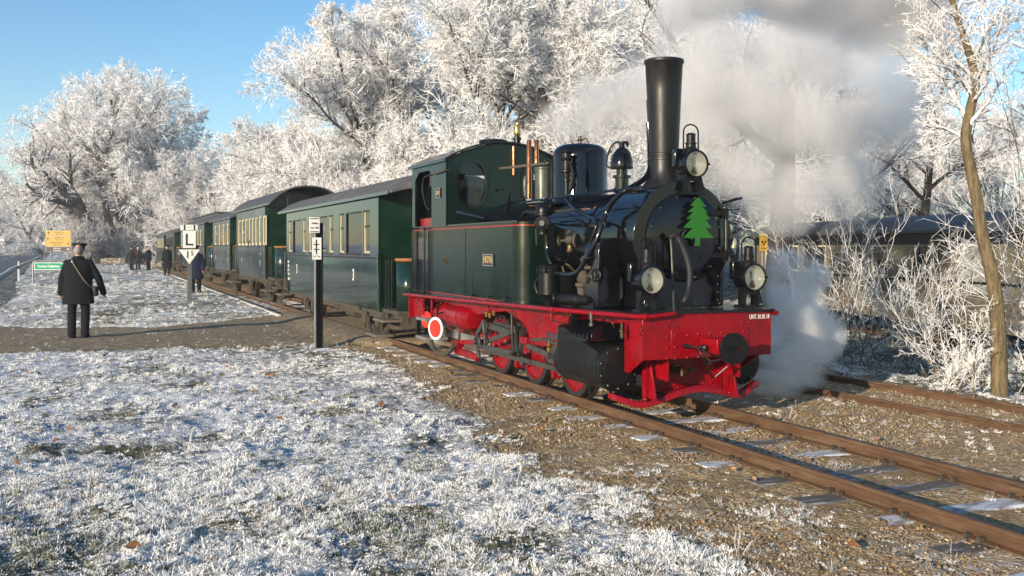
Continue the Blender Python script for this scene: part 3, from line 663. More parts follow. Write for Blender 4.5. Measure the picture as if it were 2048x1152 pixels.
    # doorway side: dark lower door and handrails
    dd = S(824, 520, -0.885).x; MB().box(dd + 0.08, S(857, 520, -0.885).x, -0.890, -0.882, 0.97, 1.86).build('cab_door', M_BLACK, P)
    MB().box(-3.60, -2.86, -0.80, -0.78, 1.9, 2.05).build('door_curtain_rail', M_RED, P)
    for px in (825, 849):
        hr = MB(); a = S(px, 458, -0.93); b0 = S(px, 585, -0.93); hr.cyl(a, b0, 0.013, n=10); hr.sphere(a, 0.024, 8, 6); hr.sphere(b0, 0.024, 8, 6)
        hr.cyl(a, (a.x, -0.87, a.z), 0.010, n=6); hr.cyl(b0, (b0.x, -0.87, b0.z), 0.01, n=6)
        hr.build('cab_handrail', M_BLACK, P)
    q0, q1 = S(862, 349, -0.91), S(890, 340, -0.91); MB().cyl(q0, q1, 0.011, n=8).sphere(q1, 0.022, 8, 6).cyl(q1, (q1.x, -0.86, q1.z), 0.012, n=6).build('grab_rail', M_BRASSD, P)
    MB().tube(crom([S(862, 350, -0.88), S(848, 356, -0.88), S(845, 380, -0.88), S(852, 412, -0.88), S(860, 420, -0.88)], 5), 0.012, 8).build('door_frame_strip', M_RUBBER, P)
    q = S(877.5, 386, -0.87); pl = MB().box(q.x - 0.09, q.x + 0.09, -0.885, -0.869, q.z - 0.068, q.z + 0.068).build('number_plate', M_SIGNBLACK, P, bevel=0.003)
    fr = MB()
    for a in ((-0.092, 0.092, 0.058, 0.070), (-0.092, 0.092, -0.070, -0.058), (-0.092, -0.08, -0.058, 0.058), (0.08, 0.092, -0.058, 0.058)): fr.box(q.x + a[0], q.x + a[1], -0.889, -0.884, q.z + a[2], q.z + a[3])
    fr.build('plate_frame', M_ZINC, pl)
    letters('DEV', 0.085, M_GOLD, pl, (q.x, -0.886, q.z), (R(90), 0, 0), 0.003, sx=0.85, bold=0.001)
    # --- pipework on the near side
    pw = MB()
    pw.tube(crom([S(1000, 416, -0.52), S(1050, 404, -0.53), S(1170, 388, -0.54), S(1284, 374, -0.52)], 4), 0.014, 8)
    for px, py in ((1095, 398), (1155, 391), (1230, 381)): q = S(px, py, -0.535); pw.sphere(q, 0.026, 8, 6); pw.cyl(q, (q.x, -0.46, q.z - 0.04), 0.012, n=6)
    pw.build('boiler_handrail', M_BLACK, P)
    MB().tube(crom([(2.46, 0.50, 2.06), (2.5, 0.62, 2.1), (2.62, 0.62, 2.11)], 4), 0.014, 8).build('boiler_handrail', M_BLACK, P)
    MB().tube(crom([S(1297, 245, -0.08), S(1299, 280, -0.08), S(1300, 310, -0.10), S(1300, 335, -0.14), S(1293, 352, -0.2), S(1278, 366, -0.32), S(1254, 379, -0.5), S(1232, 396, -0.56), S(1215, 420, -0.60), S(1203, 450, -0.66), S(1195, 475, -0.70), S(1184, 498, -0.74), S(1173, 517, -0.77), S(1163, 535, -0.78), S(1152, 546, -0.78), S(1132, 549, -0.78), S(1110, 546, -0.78)], 5), 0.027, 12).build('exhaust_pipe', M_BLACK, P)
    MB().tube([S(1294, 200, -0.10), S(1297, 245, -0.08)], 0.010, 8).build('exhaust_pipe', M_CHIM, P)
    MB().tube(crom([S(1133, 397, -0.52), S(1140, 408, -0.56), S(1155, 422, -0.6), S(1184, 436, -0.64), S(1193, 445, -0.66), S(1190, 462, -0.68), S(1183, 482, -0.7), S(1177, 500, -0.7)], 5), 0.019, 10).build('feed_pipe', M_BLACK, P)
    MB().cyl(S(1166, 521, -0.77), S(1178, 511, -0.76), 0.036, n=12).build('pipe_flange', M_STEEL, P)
    pc = MB(); q = S(1188, 447, -0.52); pc.box(1.55, 1.95, -0.56, -0.52, 1.83, 1.86)
    pc.tube(crom([S(1122, 443, -0.53), S(1150, 440, -0.54), S(1164, 444, -0.53), S(1168, 452, -0.52)], 5), 0.018, 8); pc.build('boiler_pipe', M_BLACK, P)
    # check valve and pump group
    q = S(1094, 445, -0.78)
    g = MB().lathe([(0.05, -0.14), (0.062, -0.13), (0.062, -0.10), (0.045, -0.095), (0.05, 0.02), (0.05, 0.075), (0.095, 0.08), (0.095, 0.105), (0.085, 0.11), (0.085, 0.145), (0.075, 0.18), (0.045, 0.21), (0.001, 0.22)], (q.x - 0.1, q.y, q.z), (0, 0, 1), 24)
    g.lathe([(0.05, 0), (0.085, 0.01), (0.085, 0.05), (0.06, 0.06), (0.03, 0.07), (0.03, 0.08)], (q.x - 0.02, q.y - 0.03, q.z - 0.01), (0.75, -0.66, 0), 22)
    g.lathe([(0.04, 0), (0.06, 0.01), (0.06, 0.05), (0.02, 0.06)], (q.x - 0.15, q.y - 0.02, q.z - 0.01), (-0.5, -0.86, 0), 18)
    g.tube(crom([S(1085, 424, -0.8), S(1065, 425, -0.7), S(1052, 424, -0.62), S(1047, 432, -0.6)], 4), 0.025, 10)
    cv = g.build('check_valve', M_SATIN, P)
    bl = MB()
    for k in range(8):
        a = R(45 * k); d = Vector((0.66, 0.75, 0)); c0 = Vector((q.x - 0.02, q.y - 0.03, q.z - 0.01)) + Vector((0.75, -0.66, 0)) * 0.05
        bl.rivet(c0 + d * 0.072 * math.cos(a) + Vector((0, 0, 1)) * 0.072 * math.sin(a), (0.75, -0.66, 0), 0.008)
    bl.build('bolt_heads', M_STEEL, cv)
    MB().tube(crom([S(1094, 470, -0.78), S(1094, 495, -0.78), S(1097, 515, -0.78), S(1103, 528, -0.76)], 4), 0.024, 10).build('feed_pipe', M_BLACK, P)
    MB().cyl(S(1072, 452, -0.84), S(1073, 490, -0.84), 0.008, n=6).build('valve_rod', M_STEEL, P)
    q = S(1098, 565, -0.80)
    fp = MB().lathe([(0.045, -0.25), (0.05, -0.215), (0.10, -0.14), (0.112, -0.13), (0.112, 0.115), (0.125, 0.12), (0.125, 0.15), (0.11, 0.155), (0.105, 0.175), (0.07, 0.20), (0.001, 0.205)], (q.x, q.y, q.z), (0, 0, 1), 28).build('feed_pump', M_SATIN, P)
    ft = MB()
    for k in range(6):
        a = R(60 * k + 20); ft.box(q.x + 0.125 * math.cos(a) - 0.012, q.x + 0.125 * math.cos(a) + 0.012, q.y + 0.125 * math.sin(a) - 0.012, q.y + 0.125 * math.sin(a) + 0.012, q.z + 0.105, q.z + 0.175)
    ft.tube(crom([(q.x - 0.09, q.y - 0.08, q.z + 0.05), (q.x - 0.14, q.y - 0.10, q.z - 0.02), (q.x - 0.12, q.y - 0.08, q.z - 0.12)], 4), 0.018, 8); ft.each('pump_clamp', M_SATIN, fp)
    MB().lathe([(0.06, 0), (0.075, 0.01), (0.075, 0.03), (0.06, 0.04), (0.06, 0.36), (0.05, 0.37), (0.05, 0.55)], S(1113, 597, -0.86), (1, 0.25, 0), 20).build('lubricator_drum', M_SATIN, P)
    q = S(1113, 597, -0.885); MB().torus(q, (-1, -0.6, 0), 0.05, 0.012, 20, 8).build('drum_ring', M_SATIN, P)
    q = S(1118, 482, -0.72)
    MB().torus(q, (-0.6, -0.8, 0), 0.055, 0.008, 20, 8).bar(q + Vector((0, 0, 0.05)), q - Vector((0, 0, 0.05)), 0.01, 0.01).bar(q + Vector((0.035, -0.03, 0)), q - Vector((0.035, -0.03, 0)), 0.01, 0.01).build('brass_handwheel', M_BRASS, P)
    MB().cyl(q, S(1140, 480, -0.66), 0.013, n=8).lathe([(0.03, -0.05), (0.045, -0.03), (0.045, 0.03), (0.03, 0.05)], S(1140, 480, -0.66), (1, 0.3, 0), 14).lathe([(0.03, 0), (0.075, 0.02), (0.075, 0.045), (0.03, 0.05)], S(1148, 481, -0.62), (1, 0.7, 0), 18).build('stop_valve', M_UNDER, P)
    MB().lathe([(0.028, 0), (0.036, 0.01), (0.036, 0.04), (0.03, 0.045), (0.03, 0.08)], S(1140, 505, -0.66), (0, 0, 1), 12).build('valve_nut', M_BRASSD, P)
    MB().tube(crom([S(1140, 505, -0.66), S(1136, 520, -0.64), S(1122, 522, -0.6), S(1112, 512, -0.58)], 4), 0.012, 8).build('feed_pipe', M_BLACK, P)
    q = S(1192, 551, -0.82)
    MB().torus(q, (0.35, -0.94, 0), 0.060, 0.010, 22, 8).bar(q + Vector((0, 0, 0.055)), q - Vector((0, 0, 0.055)), 0.012, 0.012).bar(q + Vector((0.055, 0.02, 0)), q - Vector((0.055, 0.02, 0)), 0.012, 0.012).build('handwheel', M_SATIN, P)
    MB().cyl(q, S(1176, 552, -0.74), 0.018, n=8).lathe([(0.035, -0.1), (0.06, -0.07), (0.06, 0.05), (0.075, 0.06), (0.075, 0.08), (0.03, 0.1)], S(1168, 556, -0.72), (0.9, -0.2, 0.2), 16).lathe([(0.02, -0.17), (0.04, -0.09), (0.045, -0.02), (0.065, 0), (0.065, 0.03), (0.03, 0.04)], S(1163, 572, -0.72), (0, 0, 1), 16).lathe([(0.02, 0), (0.06, 0.0), (0.06, 0.03), (0.02, 0.035)], S(1180, 538, -0.72), (0, 0, 1), 14).build('valve_body', M_UNDER, P)
    mp = MB()
    for a, b0 in (((1132, 528), (1140, 532)), ((1125, 533), (1128, 545)), ((1141, 535), (1150, 543))): mp.cyl(S(*a, -0.74), S(*b0, -0.74), 0.012, n=8)
    mp.build('small_union', M_BRASSD, P)
    MB().box(S(1125, 605, -0.7).x, S(1195, 605, -0.7).x, -0.75, -0.40, 1.0, 1.06).build('fitting_shelf', M_SATIN, P)
    # steam pipe casing beside the smokebox
    poly = [(-0.50, 1.02), (-0.74, 1.02), (-0.74, 1.58), (-0.72, 1.65), (-0.66, 1.70), (-0.50, 1.72)]
    MB().prism(poly, 1.83, 2.14, 'x').build('steam_pipe_casing', M_BLACK, P, bevel=0.008)
    rv = MB()
    for k in range(10): rv.rivet((2.125, -0.74, 1.05 + 0.058 * k), (0, -1, 0), 0.007)
    rv.build('rivets', M_SATIN, P)
    MB().prism([(-y, z) for y, z in poly[::-1]], 1.83, 2.14, 'x').build('steam_pipe_casing', M_BLACK, P, bevel=0.008)
    # cab front and tank top pipes
    MB().tube(crom([S(990, 378, -0.6), S(1004, 377, -0.6), S(1015, 378, -0.58), S(1019, 386, -0.58), S(1013, 428, -0.56)], 4), 0.017, 8).sphere(S(993, 378, -0.6), 0.035, 8, 6).build('injector_pipe', M_SATIN, P)
    MB().tube(crom([S(917, 424, -0.8), S(930, 427, -0.78), S(942, 430, -0.76), S(972, 437, -0.7)], 4), [0.035] * 6 + [0.028] * 7, 10).build('tank_vent_pipe', M_BLACK, P)
    MB().tube(crom([S(1000, 412, -0.55), S(1020, 405, -0.55), S(1048, 400, -0.5)], 4), 0.02, 8).build('injector_pipe', M_SATIN, P)
    MB().box(-2.1, 0.35, -0.87, -0.5, 1.906, 1.93).build('tank_top', M_BLACK, P)
    # --- cylinders with steam chests
    for s in (-1, 1):
        cyy = s * 0.71; cz0 = 0.446
        cb = MB().lathe([(0.20, 1.45), (0.21, 1.46), (0.21, 2.40), (0.225, 2.402), (0.225, 2.455)], (0, cyy, cz0), (1, 0, 0), 40).build('cylinder', M_SATIN, P)
        MB().lathe([(0.222, 2.457), (0.222, 2.49), (0.214, 2.495), (0.162, 2.497), (0.157, 2.507), (0.02, 2.512)], (0, cyy, cz0), (1, 0, 0), 40).build('cylinder_cover', M_SATIN, cb)
        bo = MB()
        for k in range(10):
            a = R(90 + 36 * k); bo.rivet((2.494, cyy + 0.192 * math.cos(a), cz0 + 0.192 * math.sin(a)), (1, 0, 0), 0.017)
        bo.build('bolt_heads', M_STEEL, cb)
        # sheet casing: flat side plate running forward into the round barrel
        prof = [(s * 0.45, 0.80), (s * 0.88, 0.82), (s * 0.945, 0.80), (s * 0.95, 0.46), (s * 0.93, 0.34), (s * 0.85, 0.255), (s * 0.71, 0.225), (s * 0.45, 0.28)]
        pin = [(s * 0.45, 0.70), (s * 0.84, 0.70), (s * 0.94, 0.68), (s * 0.945, 0.45), (s * 0.92, 0.33), (s * 0.84, 0.25), (s * 0.71, 0.225), (s * 0.45, 0.28)]
        pi2 = [(s * 0.45, 0.64), (s * 0.74, 0.655), (s * 0.86, 0.60), (s * 0.92, 0.46), (s * 0.905, 0.36), (s * 0.84, 0.275), (s * 0.71, 0.236), (s * 0.45, 0.28)]
        if s > 0: prof = prof[::-1]; pin = pin[::-1]; pi2 = pi2[::-1]
        k_ = len(prof); sec = [(1.62, prof), (1.80, prof), (2.22, pin), (2.38, pi2)]; vs = [(x_, y_, z_) for x_, pr_ in sec for y_, z_ in pr_]; ns = len(sec)
        MB().add(vs, [(i * k_ + j, i * k_ + (j + 1) % k_, (i + 1) * k_ + (j + 1) % k_, (i + 1) * k_ + j) for i in range(ns - 1) for j in range(k_)] + [tuple(range(k_)), tuple((ns - 1) * k_ + j for j in range(k_ - 1, -1, -1))]).build('cylinder_casing', M_SATIN, cb, smooth=22, bevel=0.003)
        chp = [(s * 0.42, 0.70), (s * 0.90, 0.70), (s * 0.90, 0.77), (s * 0.82, 0.86), (s * 0.60, 0.895), (s * 0.42, 0.90)]
        if s > 0: chp = chp[::-1]
        MB().prism(chp, 1.72, 2.30, 'x').build('steam_chest', M_BLACK, cb, bevel=0.006)
        rb = MB()
        for k in range(6):
            x = 1.80 + 0.088 * k
            q4 = [(s * 0.87, 0.755), (s * 0.945, 0.735), (s * 0.85, 0.858), (s * 0.78, 0.875)]
            rb.prism(q4 if s < 0 else q4[::-1], x, x + 0.020, 'x'); rb.cyl((x + 0.045, s * 0.935, 0.72), (x + 0.045, s * 0.935, 0.765), 0.015, n=6)
        rb.box(1.70, 2.33, *sorted((s * 0.44, s * 0.965)), 0.70, 0.728); rb.build('chest_ribs', M_BLACK, cb)
        dk = MB()
        for x in (1.8, 2.25): dk.cyl((x, s * 0.66, 0.24), (x, s * 0.66, 0.10), 0.018, n=8)
        dk.each('drain_cock', M_SATIN, cb)
    q = S(1183, 650, -0.88); MB().lathe([(0.028, 0), (0.028, 0.03), (0.016, 0.035), (0.016, 0.06), (0.026, 0.065), (0.026, 0.14), (0.01, 0.15)], (q.x, q.y, q.z - 0.01), (0, 0, 1), 12).build('oil_cup', M_STEEL, P)
    q = S(1244, 676, -0.76); MB().lathe([(0.02, 0), (0.02, 0.05), (0.03, 0.055), (0.03, 0.08), (0.018, 0.085), (0.018, 0.14)], (q.x, q.y, q.z), (0, 0, 1), 12).build('relief_valve', M_BRASSD, P)
    cpp = MB()
    cpp.tube(crom([S(1102, 622, -0.84), S(1103, 637, -0.84), S(1108, 643, -0.84), S(1125, 645, -0.84), S(1143, 647, -0.84)], 4), 0.007, 6)
    cpp.tube(crom([S(1133, 622, -0.9), S(1134, 630, -0.9), S(1129, 635, -0.9)], 4), 0.007, 6); cpp.tube([S(1139, 621, -0.92), S(1142, 632, -0.92)], 0.008, 6)
    cpp.tube(crom([S(1205, 636, -0.8), S(1214, 636, -0.8), S(1224, 645, -0.8), S(1228, 655, -0.78)], 4), 0.006, 6); cpp.build('oil_pipe', M_COPPER, P)
    # --- wheels
    WX = (-0.86, 0.20, 1.27)
    for s in (-1, 1):
        for i, x in enumerate(WX):
            r = 0.385
            # wheel axis: outside face towards the viewer is at -s*... keep the flange on the inner side
            ty = MB().lathe([(r * 0.83, 0.05), (r * 0.83, -0.05), (r * 0.90, -0.075), (r + 0.027, -0.075), (r + 0.027, -0.055), (r * 1.004, -0.045), (r, 0.04), (r * 0.985, 0.055), (r * 0.83, 0.055)], (x, s * 0.52, r), (0, s, 0), 56, caps=False)
            wh = empty('driving_wheel', (0, 0, 0)); wh.parent = P
            ty.build('tyre', M_TYRE, wh)
            MB().lathe([(r * 0.985, 0.055), (r * 0.985, 0.060), (r * 0.84, 0.061), (r * 0.84, 0.05)], (x, s * 0.52, r), (0, s, 0), 56, caps=False).build('tyre_face', M_TYREF, wh)
            MB().lathe([(r * 0.835, 0.04), (r * 0.835, 0.062), (r * 0.79, 0.064), (r * 0.76, 0.045), (r * 0.50, 0.036), (r * 0.34, 0.042), (r * 0.27, 0.075), (r * 0.24, 0.08), (0.001, 0.082)], (x, s * 0.52, r), (0, s, 0), 48).build('wheel_disc', M_RED, wh)
            a0 = R(200 + 12); ex = MB()
            cx_, cz_ = x + 0.21 * math.cos(a0), r + 0.21 * math.sin(a0)
            ex.lathe([(0.085, 0.03), (0.085, 0.085), (0.07, 0.09), (0.001, 0.092)], (cx_, s * 0.52, cz_), (0, s, 0), 20)
            ex.build('crank_boss', M_RED, wh)
            # counterweight: a crescent opposite the crank
            cw = [(x + 0.31 * math.cos(R(a)), r + 0.31 * math.sin(R(a))) for a in range(-22, 83, 8)] + [(x + 0.23 * math.cos(R(a)), r + 0.23 * math.sin(R(a))) for a in range(78, -27, -12)]
            MB().prism(cw, s * 0.56, s * 0.592).build('counterweight', M_RED, wh, smooth=25)
    for x in WX: MB().cyl((x, -0.45, 0.385), (x, 0.45, 0.385), 0.07, n=14).build('axle', M_STEEL, P)
    for s in (-1, 1):
        a0 = R(212); ox, oz = 0.21 * math.cos(a0), 0.21 * math.sin(a0)
        cr = MB()
        for x in WX: cr.lathe([(0.065, 0), (0.065, 0.05)], (x + ox, s * 0.625, 0.385 + oz), (0, s, 0), 20)
        cr.bar((WX[0] + ox, s * 0.65, 0.385 + oz), (WX[2] + ox, s * 0.65, 0.385 + oz), 0.035, 0.055); cr.build('coupling_rod', M_ROD, P)
        hang = MB()
        for x in (WX[0] + 0.52, WX[1] + 0.54): hang.bar((x, s * 0.52, 0.62), (x + 0.02, s * 0.52, 0.14), 0.03, 0.05); hang.box(x - 0.05, x + 0.02, s * 0.55 - 0.04, s * 0.55 + 0.04, 0.14, 0.34)
        hang.each('brake_hanger', M_RED, P)
    # --- valve gear on the near side (mirrored on the far side)
    def gear(s):
        Y = 0.76
        def Q(px, py, y): v = S(px, py, -y); return Vector((v.x, s * y, v.z))
        root = empty('valve_gear', (0, 0, 0)); root.parent = P
        def barp(n, a, b0, w, y, mt=M_ROD, th=0.022):
            MB().bar(Q(*a, y), Q(*b0, y), th, w, up=(0, 0, 1)).build(n, mt, root, bevel=0.003)
        barp('eccentric_rod', (976, 650), (1020, 666), 0.075, 0.80)
        barp('eccentric_rod', (990, 647), (1032, 658), 0.065, 0.74)
        barp('eccentric_rod', (975, 683), (1030, 661), 0.055, 0.84)
        barp('main_rod', (962, 693), (1024, 706), 0.060, 0.83)
        barp('hanging_lever', (1023, 620), (1026, 707), 0.022, 0.87, M_STEEL)
        barp('radius_rod', (1060, 680), (1130, 675), 0.034, 0.80)
        barp('piston_link', (1053, 690), (1098, 710), 0.060, 0.82)
        barp('piston_rod', (1104, 715), (1140, 721), 0.045, 0.82, M_STEEL, 0.045)
        lk = MB(); pts = crom([Q(1040, 646, 0.78), Q(1043, 665, 0.78), Q(1043, 690, 0.78), Q(1038, 711, 0.78)], 5)
        for a, b0 in zip(pts[:-1], pts[1:]): lk.bar(a, b0 + (b0 - a) * 0.1, 0.035, 0.05, up=(0, s, 0))
        lk.build('expansion_link', M_ROD, root)
        l2 = MB().bar(Q(1032, 655, 0.85), Q(1032, 704, 0.85), 0.02, 0.03); l2.build('lifting_link', M_ROD, root)
        ec = MB()
        c = Q(955, 683, 0.80); ec.torus(c, (0, 1, 0), 0.075, 0.022, 20, 8); ec.cyl((c.x, s * 0.70, c.z), (c.x, s * 0.86, c.z), 0.03, n=12)
        ec.bar(Q(955, 668, 0.8), Q(968, 645, 0.8), 0.04, 0.06); ec.bar(Q(956, 700, 0.8), Q(958, 716, 0.8), 0.04, 0.05)
        ec.bar(Q(968, 640, 0.8), Q(970, 668, 0.8), 0.05, 0.06); ec.bar(Q(970, 655, 0.78), Q(972, 690, 0.78), 0.05, 0.05)
        ec.build('crank_arm', M_ROD, root, bevel=0.003)
        ob = MB()
        for px, py in ((973, 629), (980, 631), (988, 627)): ob.lathe([(0.02, 0), (0.022, 0.03), (0.026, 0.035), (0.026, 0.05), (0.01, 0.055)], Q(px, py + 4, 0.8), (0, 0, 1), 10)
        ob.lathe([(0.02, 0), (0.02, 0.05), (0.024, 0.055), (0.024, 0.08), (0.008, 0.09), (0.008, 0.12)], Q(1098, 702, 0.84), (0, 0, 1), 10); ob.box(Q(1098, 700, .84).x - 0.02, Q(1098, 700, .84).x + 0.05, s * 0.84 - 0.02, s * 0.84 + 0.02, Q(1098, 701, 0.84).z, Q(1098, 697, 0.84).z); ob.build('oil_cups', M_BRASS, root)
        pn = MB()
        for px, py, y, r in ((1032, 657, 0.84, 0.03), (976, 682, 0.86, 0.022), (1024, 706, 0.86, 0.026), (1054, 680, 0.82, 0.026), (963, 692, 0.84, 0.03), (1096, 712, 0.86, 0.03), (1048, 682, 0.84, 0.022), (975, 650, 0.83, 0.026), (1110, 716, 0.86, 0.022)):
            c = Q(px, py, y); pn.cyl((c.x, s * (y - 0.06), c.z), (c.x, s * (y + 0.012), c.z), r, n=12)
        pn.build('pins', M_STEEL, root)
        xh = MB().box(Q(1098, 712, .8).x - 0.02, Q(1112, 712, .8).x + 0.03, s * 0.76 - 0.05, s * 0.76 + 0.08, 0.36, 0.56); xh.box(Q(1096, 700, .8).x, 1.62, s * 0.8 - 0.03, s * 0.8 + 0.03, 0.575, 0.61); xh.box(Q(1096, 700, .8).x, 1.62, s * 0.8 - 0.03, s * 0.8 + 0.03, 0.66, 0.69)
        xh.build('crosshead', M_ROD, root, bevel=0.004)
        MB().box(Q(1046, 680, .8).x, Q(1060, 680, .8).x, s * 0.80 - 0.05, s * 0.80 + 0.05, Q(1050, 686, .8).z, Q(1050, 673, .8).z).build('guide_block', M_RED, root, bevel=0.004)
        MB().bar(Q(905, 684, .72), Q(950, 684, .72), 0.05, 0.06).bar(Q(912, 700, 0.72), Q(955, 715, 0.72), 0.05, 0.09).box(Q(912, 690, .72).x, Q(921, 690, .72).x, s * 0.72 - 0.05, s * 0.72 + 0.05, Q(912, 694, .72).z, Q(912, 679, .72).z).build('brake_beam', M_RED, root, bevel=0.004)
    gear(-1); gear(1)
    # --- red air reservoir under the cab
    ta = MB().lathe([(0.001, -2.83), (0.09, -2.81), (0.135, -2.77), (0.158, -2.70), (0.16, -2.55), (0.168, -2.549), (0.168, -2.50), (0.16, -2.499), (0.16, -1.75), (0.168, -1.749), (0.168, -1.70), (0.16, -1.699), (0.16, -1.42), (0.12, -1.36), (0.001, -1.34)], (0, -0.74, 0.672), (1, 0, 0), 32).build('air_reservoir', M_RED, P)
    rv = MB()
    for k in range(16): a = R(22.5 * k); rv.rivet((-2.62, -0.74 + 0.16 * math.cos(a), 0.672 + 0.16 * math.sin(a)), (0, math.cos(a), math.sin(a)), 0.009)
    for k in range(16): a = R(22.5 * k); rv.rivet((-1.46, -0.74 + 0.155 * math.cos(a), 0.672 + 0.155 * math.sin(a)), (0, math.cos(a), math.sin(a)), 0.009)
    rv.build('rivets', M_RED, ta)
    # rear: steps, drain pipe, hose
    sp = MB(); 
    for (px, py) in ((852, 638), (851, 675)): q = S(px, py, -0.95); sp.box(q.x - 0.26, q.x + 0.26, -1.02, -0.70, q.z - 0.02, q.z + 0.02)
    sp.each('step_plate', M_ZINC, P); MB().bar((-3.1, -0.86, 0.88), (-3.1, -0.86, 0.30), 0.012, 0.06).bar((-3.5, -0.86, 0.88), (-3.5, -0.86, 0.30), 0.012, 0.06).build('step_hanger', M_SATIN, P)
    MB().tube([S(835, 596, -0.94), S(837, 603, -0.94), S(846, 604, -0.94), S(847, 620, -0.94), S(847, 630, -0.94)], 0.016, 8).bar(S(843, 617, -0.94), S(851, 617, -0.94), 0.012, 0.012).build('drain_pipe', M_RED, P)
    MB().tube([S(863, 597, -0.93), S(864, 605, -0.93), S(863, 632, -0.93)], 0.018, 8).build('drain_pipe', M_RED, P)
    MB().tube([S(876, 602, -0.9), S(874, 640, -0.9)], 0.014, 8).build('drain_pipe', M_SATIN, P)
    MB().tube(crom([S(860, 668, -0.80), S(864, 690, -0.80), S(874, 704, -0.80), S(888, 708, -0.80), S(900, 702, -0.80), S(908, 690, -0.80)], 5), 0.035, 12).build('heating_hose', M_UNDER, P)
    MB().tube(crom([S(919, 655, -0.7), S(919, 665, -0.7), S(918, 678, -0.7), S(912, 682, -0.7)], 4), 0.02, 8).cyl(S(890, 660, -0.7), S(891, 680, -0.7), 0.012, n=6).tube([S(905, 657, -.7), S(925, 654, -.7), S(950, 655, -.7)], 0.015, 8).build('brake_pipe', M_UNDER, P)
    MB().box(-3.74, -3.70, -0.95, 0.95, 0.55, 0.92).build('rear_beam', M_RED, P)
    MB().tube([S(978, 610, -0.85), S(977, 625, -0.85)], 0.016, 8).build('drain_pipe', M_RED, P)
    hk = MB()
    for px, py in ((946, 594), (978, 597), (1012, 599)): q = S(px, py, -0.9); hk.torus((q.x, -0.9, q.z), (1, 0.3, 0), 0.028, 0.008, 14, 6)
    hk.each('rail_hook', M_SATIN, P)
build_loco()

# the green tree cutout hung on the smokebox door
XT = empty('tree_cutout', W(2.64, 0.02, 1.63), ROTZ, 'flat green christmas tree cutout hung on the black smokebox door', 'decoration')
def xmas():
    px = [(1397.5, 394), (1413, 413), (1404.5, 413.5), (1417, 425), (1411, 425.5), (1421, 438), (1411, 439), (1424, 456), (1411, 456.5), (1428, 476), (1401, 476), (1400.5, 492), (1391.5, 492), (1392, 476), (1367, 476), (1387, 456), (1368, 455.5), (1384, 438), (1374, 437.5), (1388, 424.5), (1377, 424), (1391, 412), (1382, 412)]
    pts = []
    for p in px:
        v = Fp(p[0], p[1], 2.655); pts.append((v.y - 0.02, v.z - 1.63))
    MB().prism(pts, 0.0, 0.012, 'x').build('painted_board', M_XMAS, XT, smooth=0)
    MB().cyl((-0.05, 0.0, 0.12), (0.0, 0.0, 0.12), 0.012, n=8).build('hanging_hook', M_STEEL, XT)
xmas()

# red signal disc with white rim, hung at the back of the locomotive
q = S(872, 657, -1.0)
SD = empty('signal_disc', W(q.x, q.y, q.z), ROTZ + R(-70), 'round red disc with white rim beside the locomotive rear steps', 'signal disc')
MB().lathe([(0.16, 0), (0.16, 0.012), (0.125, 0.014)], (0, 0, 0), (1, 0, 0), 36).build('white_rim', M_WHITE, SD)
MB().lathe([(0.124, 0.0145), (0.122, 0.018), (0.001, 0.018)], (0, 0, 0), (1, 0, 0), 36).build('red_face', M_REDSIG, SD)
MB().cyl((-0.02, 0, -0.1), (-0.02, 0, 0.22), 0.012, n=8).bar((-0.02, 0, 0.2), (-0.2, 0.1, 0.26), 0.02, 0.02).build('hanger', M_SATIN, SD)
q = S(858, 640, -0.9)
SD2 = empty('signal_disc', W(q.x - 0.1, q.y, q.z), ROTZ + R(-70), 'second plain red disc tucked behind the white rimmed one', 'signal disc')
MB().lathe([(0.12, 0), (0.12, 0.012), (0.001, 0.014)], (0, 0, 0), (1, 0, 0), 30).build('red_face', M_REDSIG, SD2)
MB().cyl((-0.02, 0, -0.1), (-0.02, 0, 0.2), 0.012, n=8).build('hanger', M_SATIN, SD2)
# ------------------------------------------------------------------ the ground
def path_mask(X, Y):
    lo = np.interp(X, [-40, -8.46, -5, -3.4, -2.2, 0, 3, 8], [12.5, 16.6, 17.4, 18.0, 17.8, 17.4, 17.2, 17.0])
    hi = np.interp(X, [-40, -11.1, -7.6, -6.95, -6, -4.6, -3, 4], [33, 21.7, 21.2, 23.0, 25.3, 26.2, 26.6, 27])
    w = 0.55 * (fbm(X * 0.9, Y * 0.9, 3, 5) - 0.5)
    return sstep(-0.35, 0.25, Y - lo + w) * sstep(-0.4, 0.3, hi - Y + w) * sstep(6.5, 4.5, TL(X, Y)[1])
def masks(X, Y):
    x, y = TL(X, Y)
    n = fbm(X * 0.7, Y * 0.7, 4, 1) - 0.5; n2 = fbm(X * 2.6, Y * 2.6, 3, 9) - 0.5
    edge = np.interp(x, [-40, -14, -6, -2, 2, 6, 12], [-0.95, -1.0, -1.2, -1.45, -1.8, -2.35, -3.0])
    grav = sstep(edge - 0.40, edge + 0.45, y + n * 1.3 + n2 * 0.8) * sstep(4.6, 3.9, y + n * 0.5)
    path = path_mask(X, Y)
    lush = sstep(4.0, 4.9, y + n)                                  # meadow beyond the second track, its shade painted darker and greener
    return grav, path, lush, n, n2
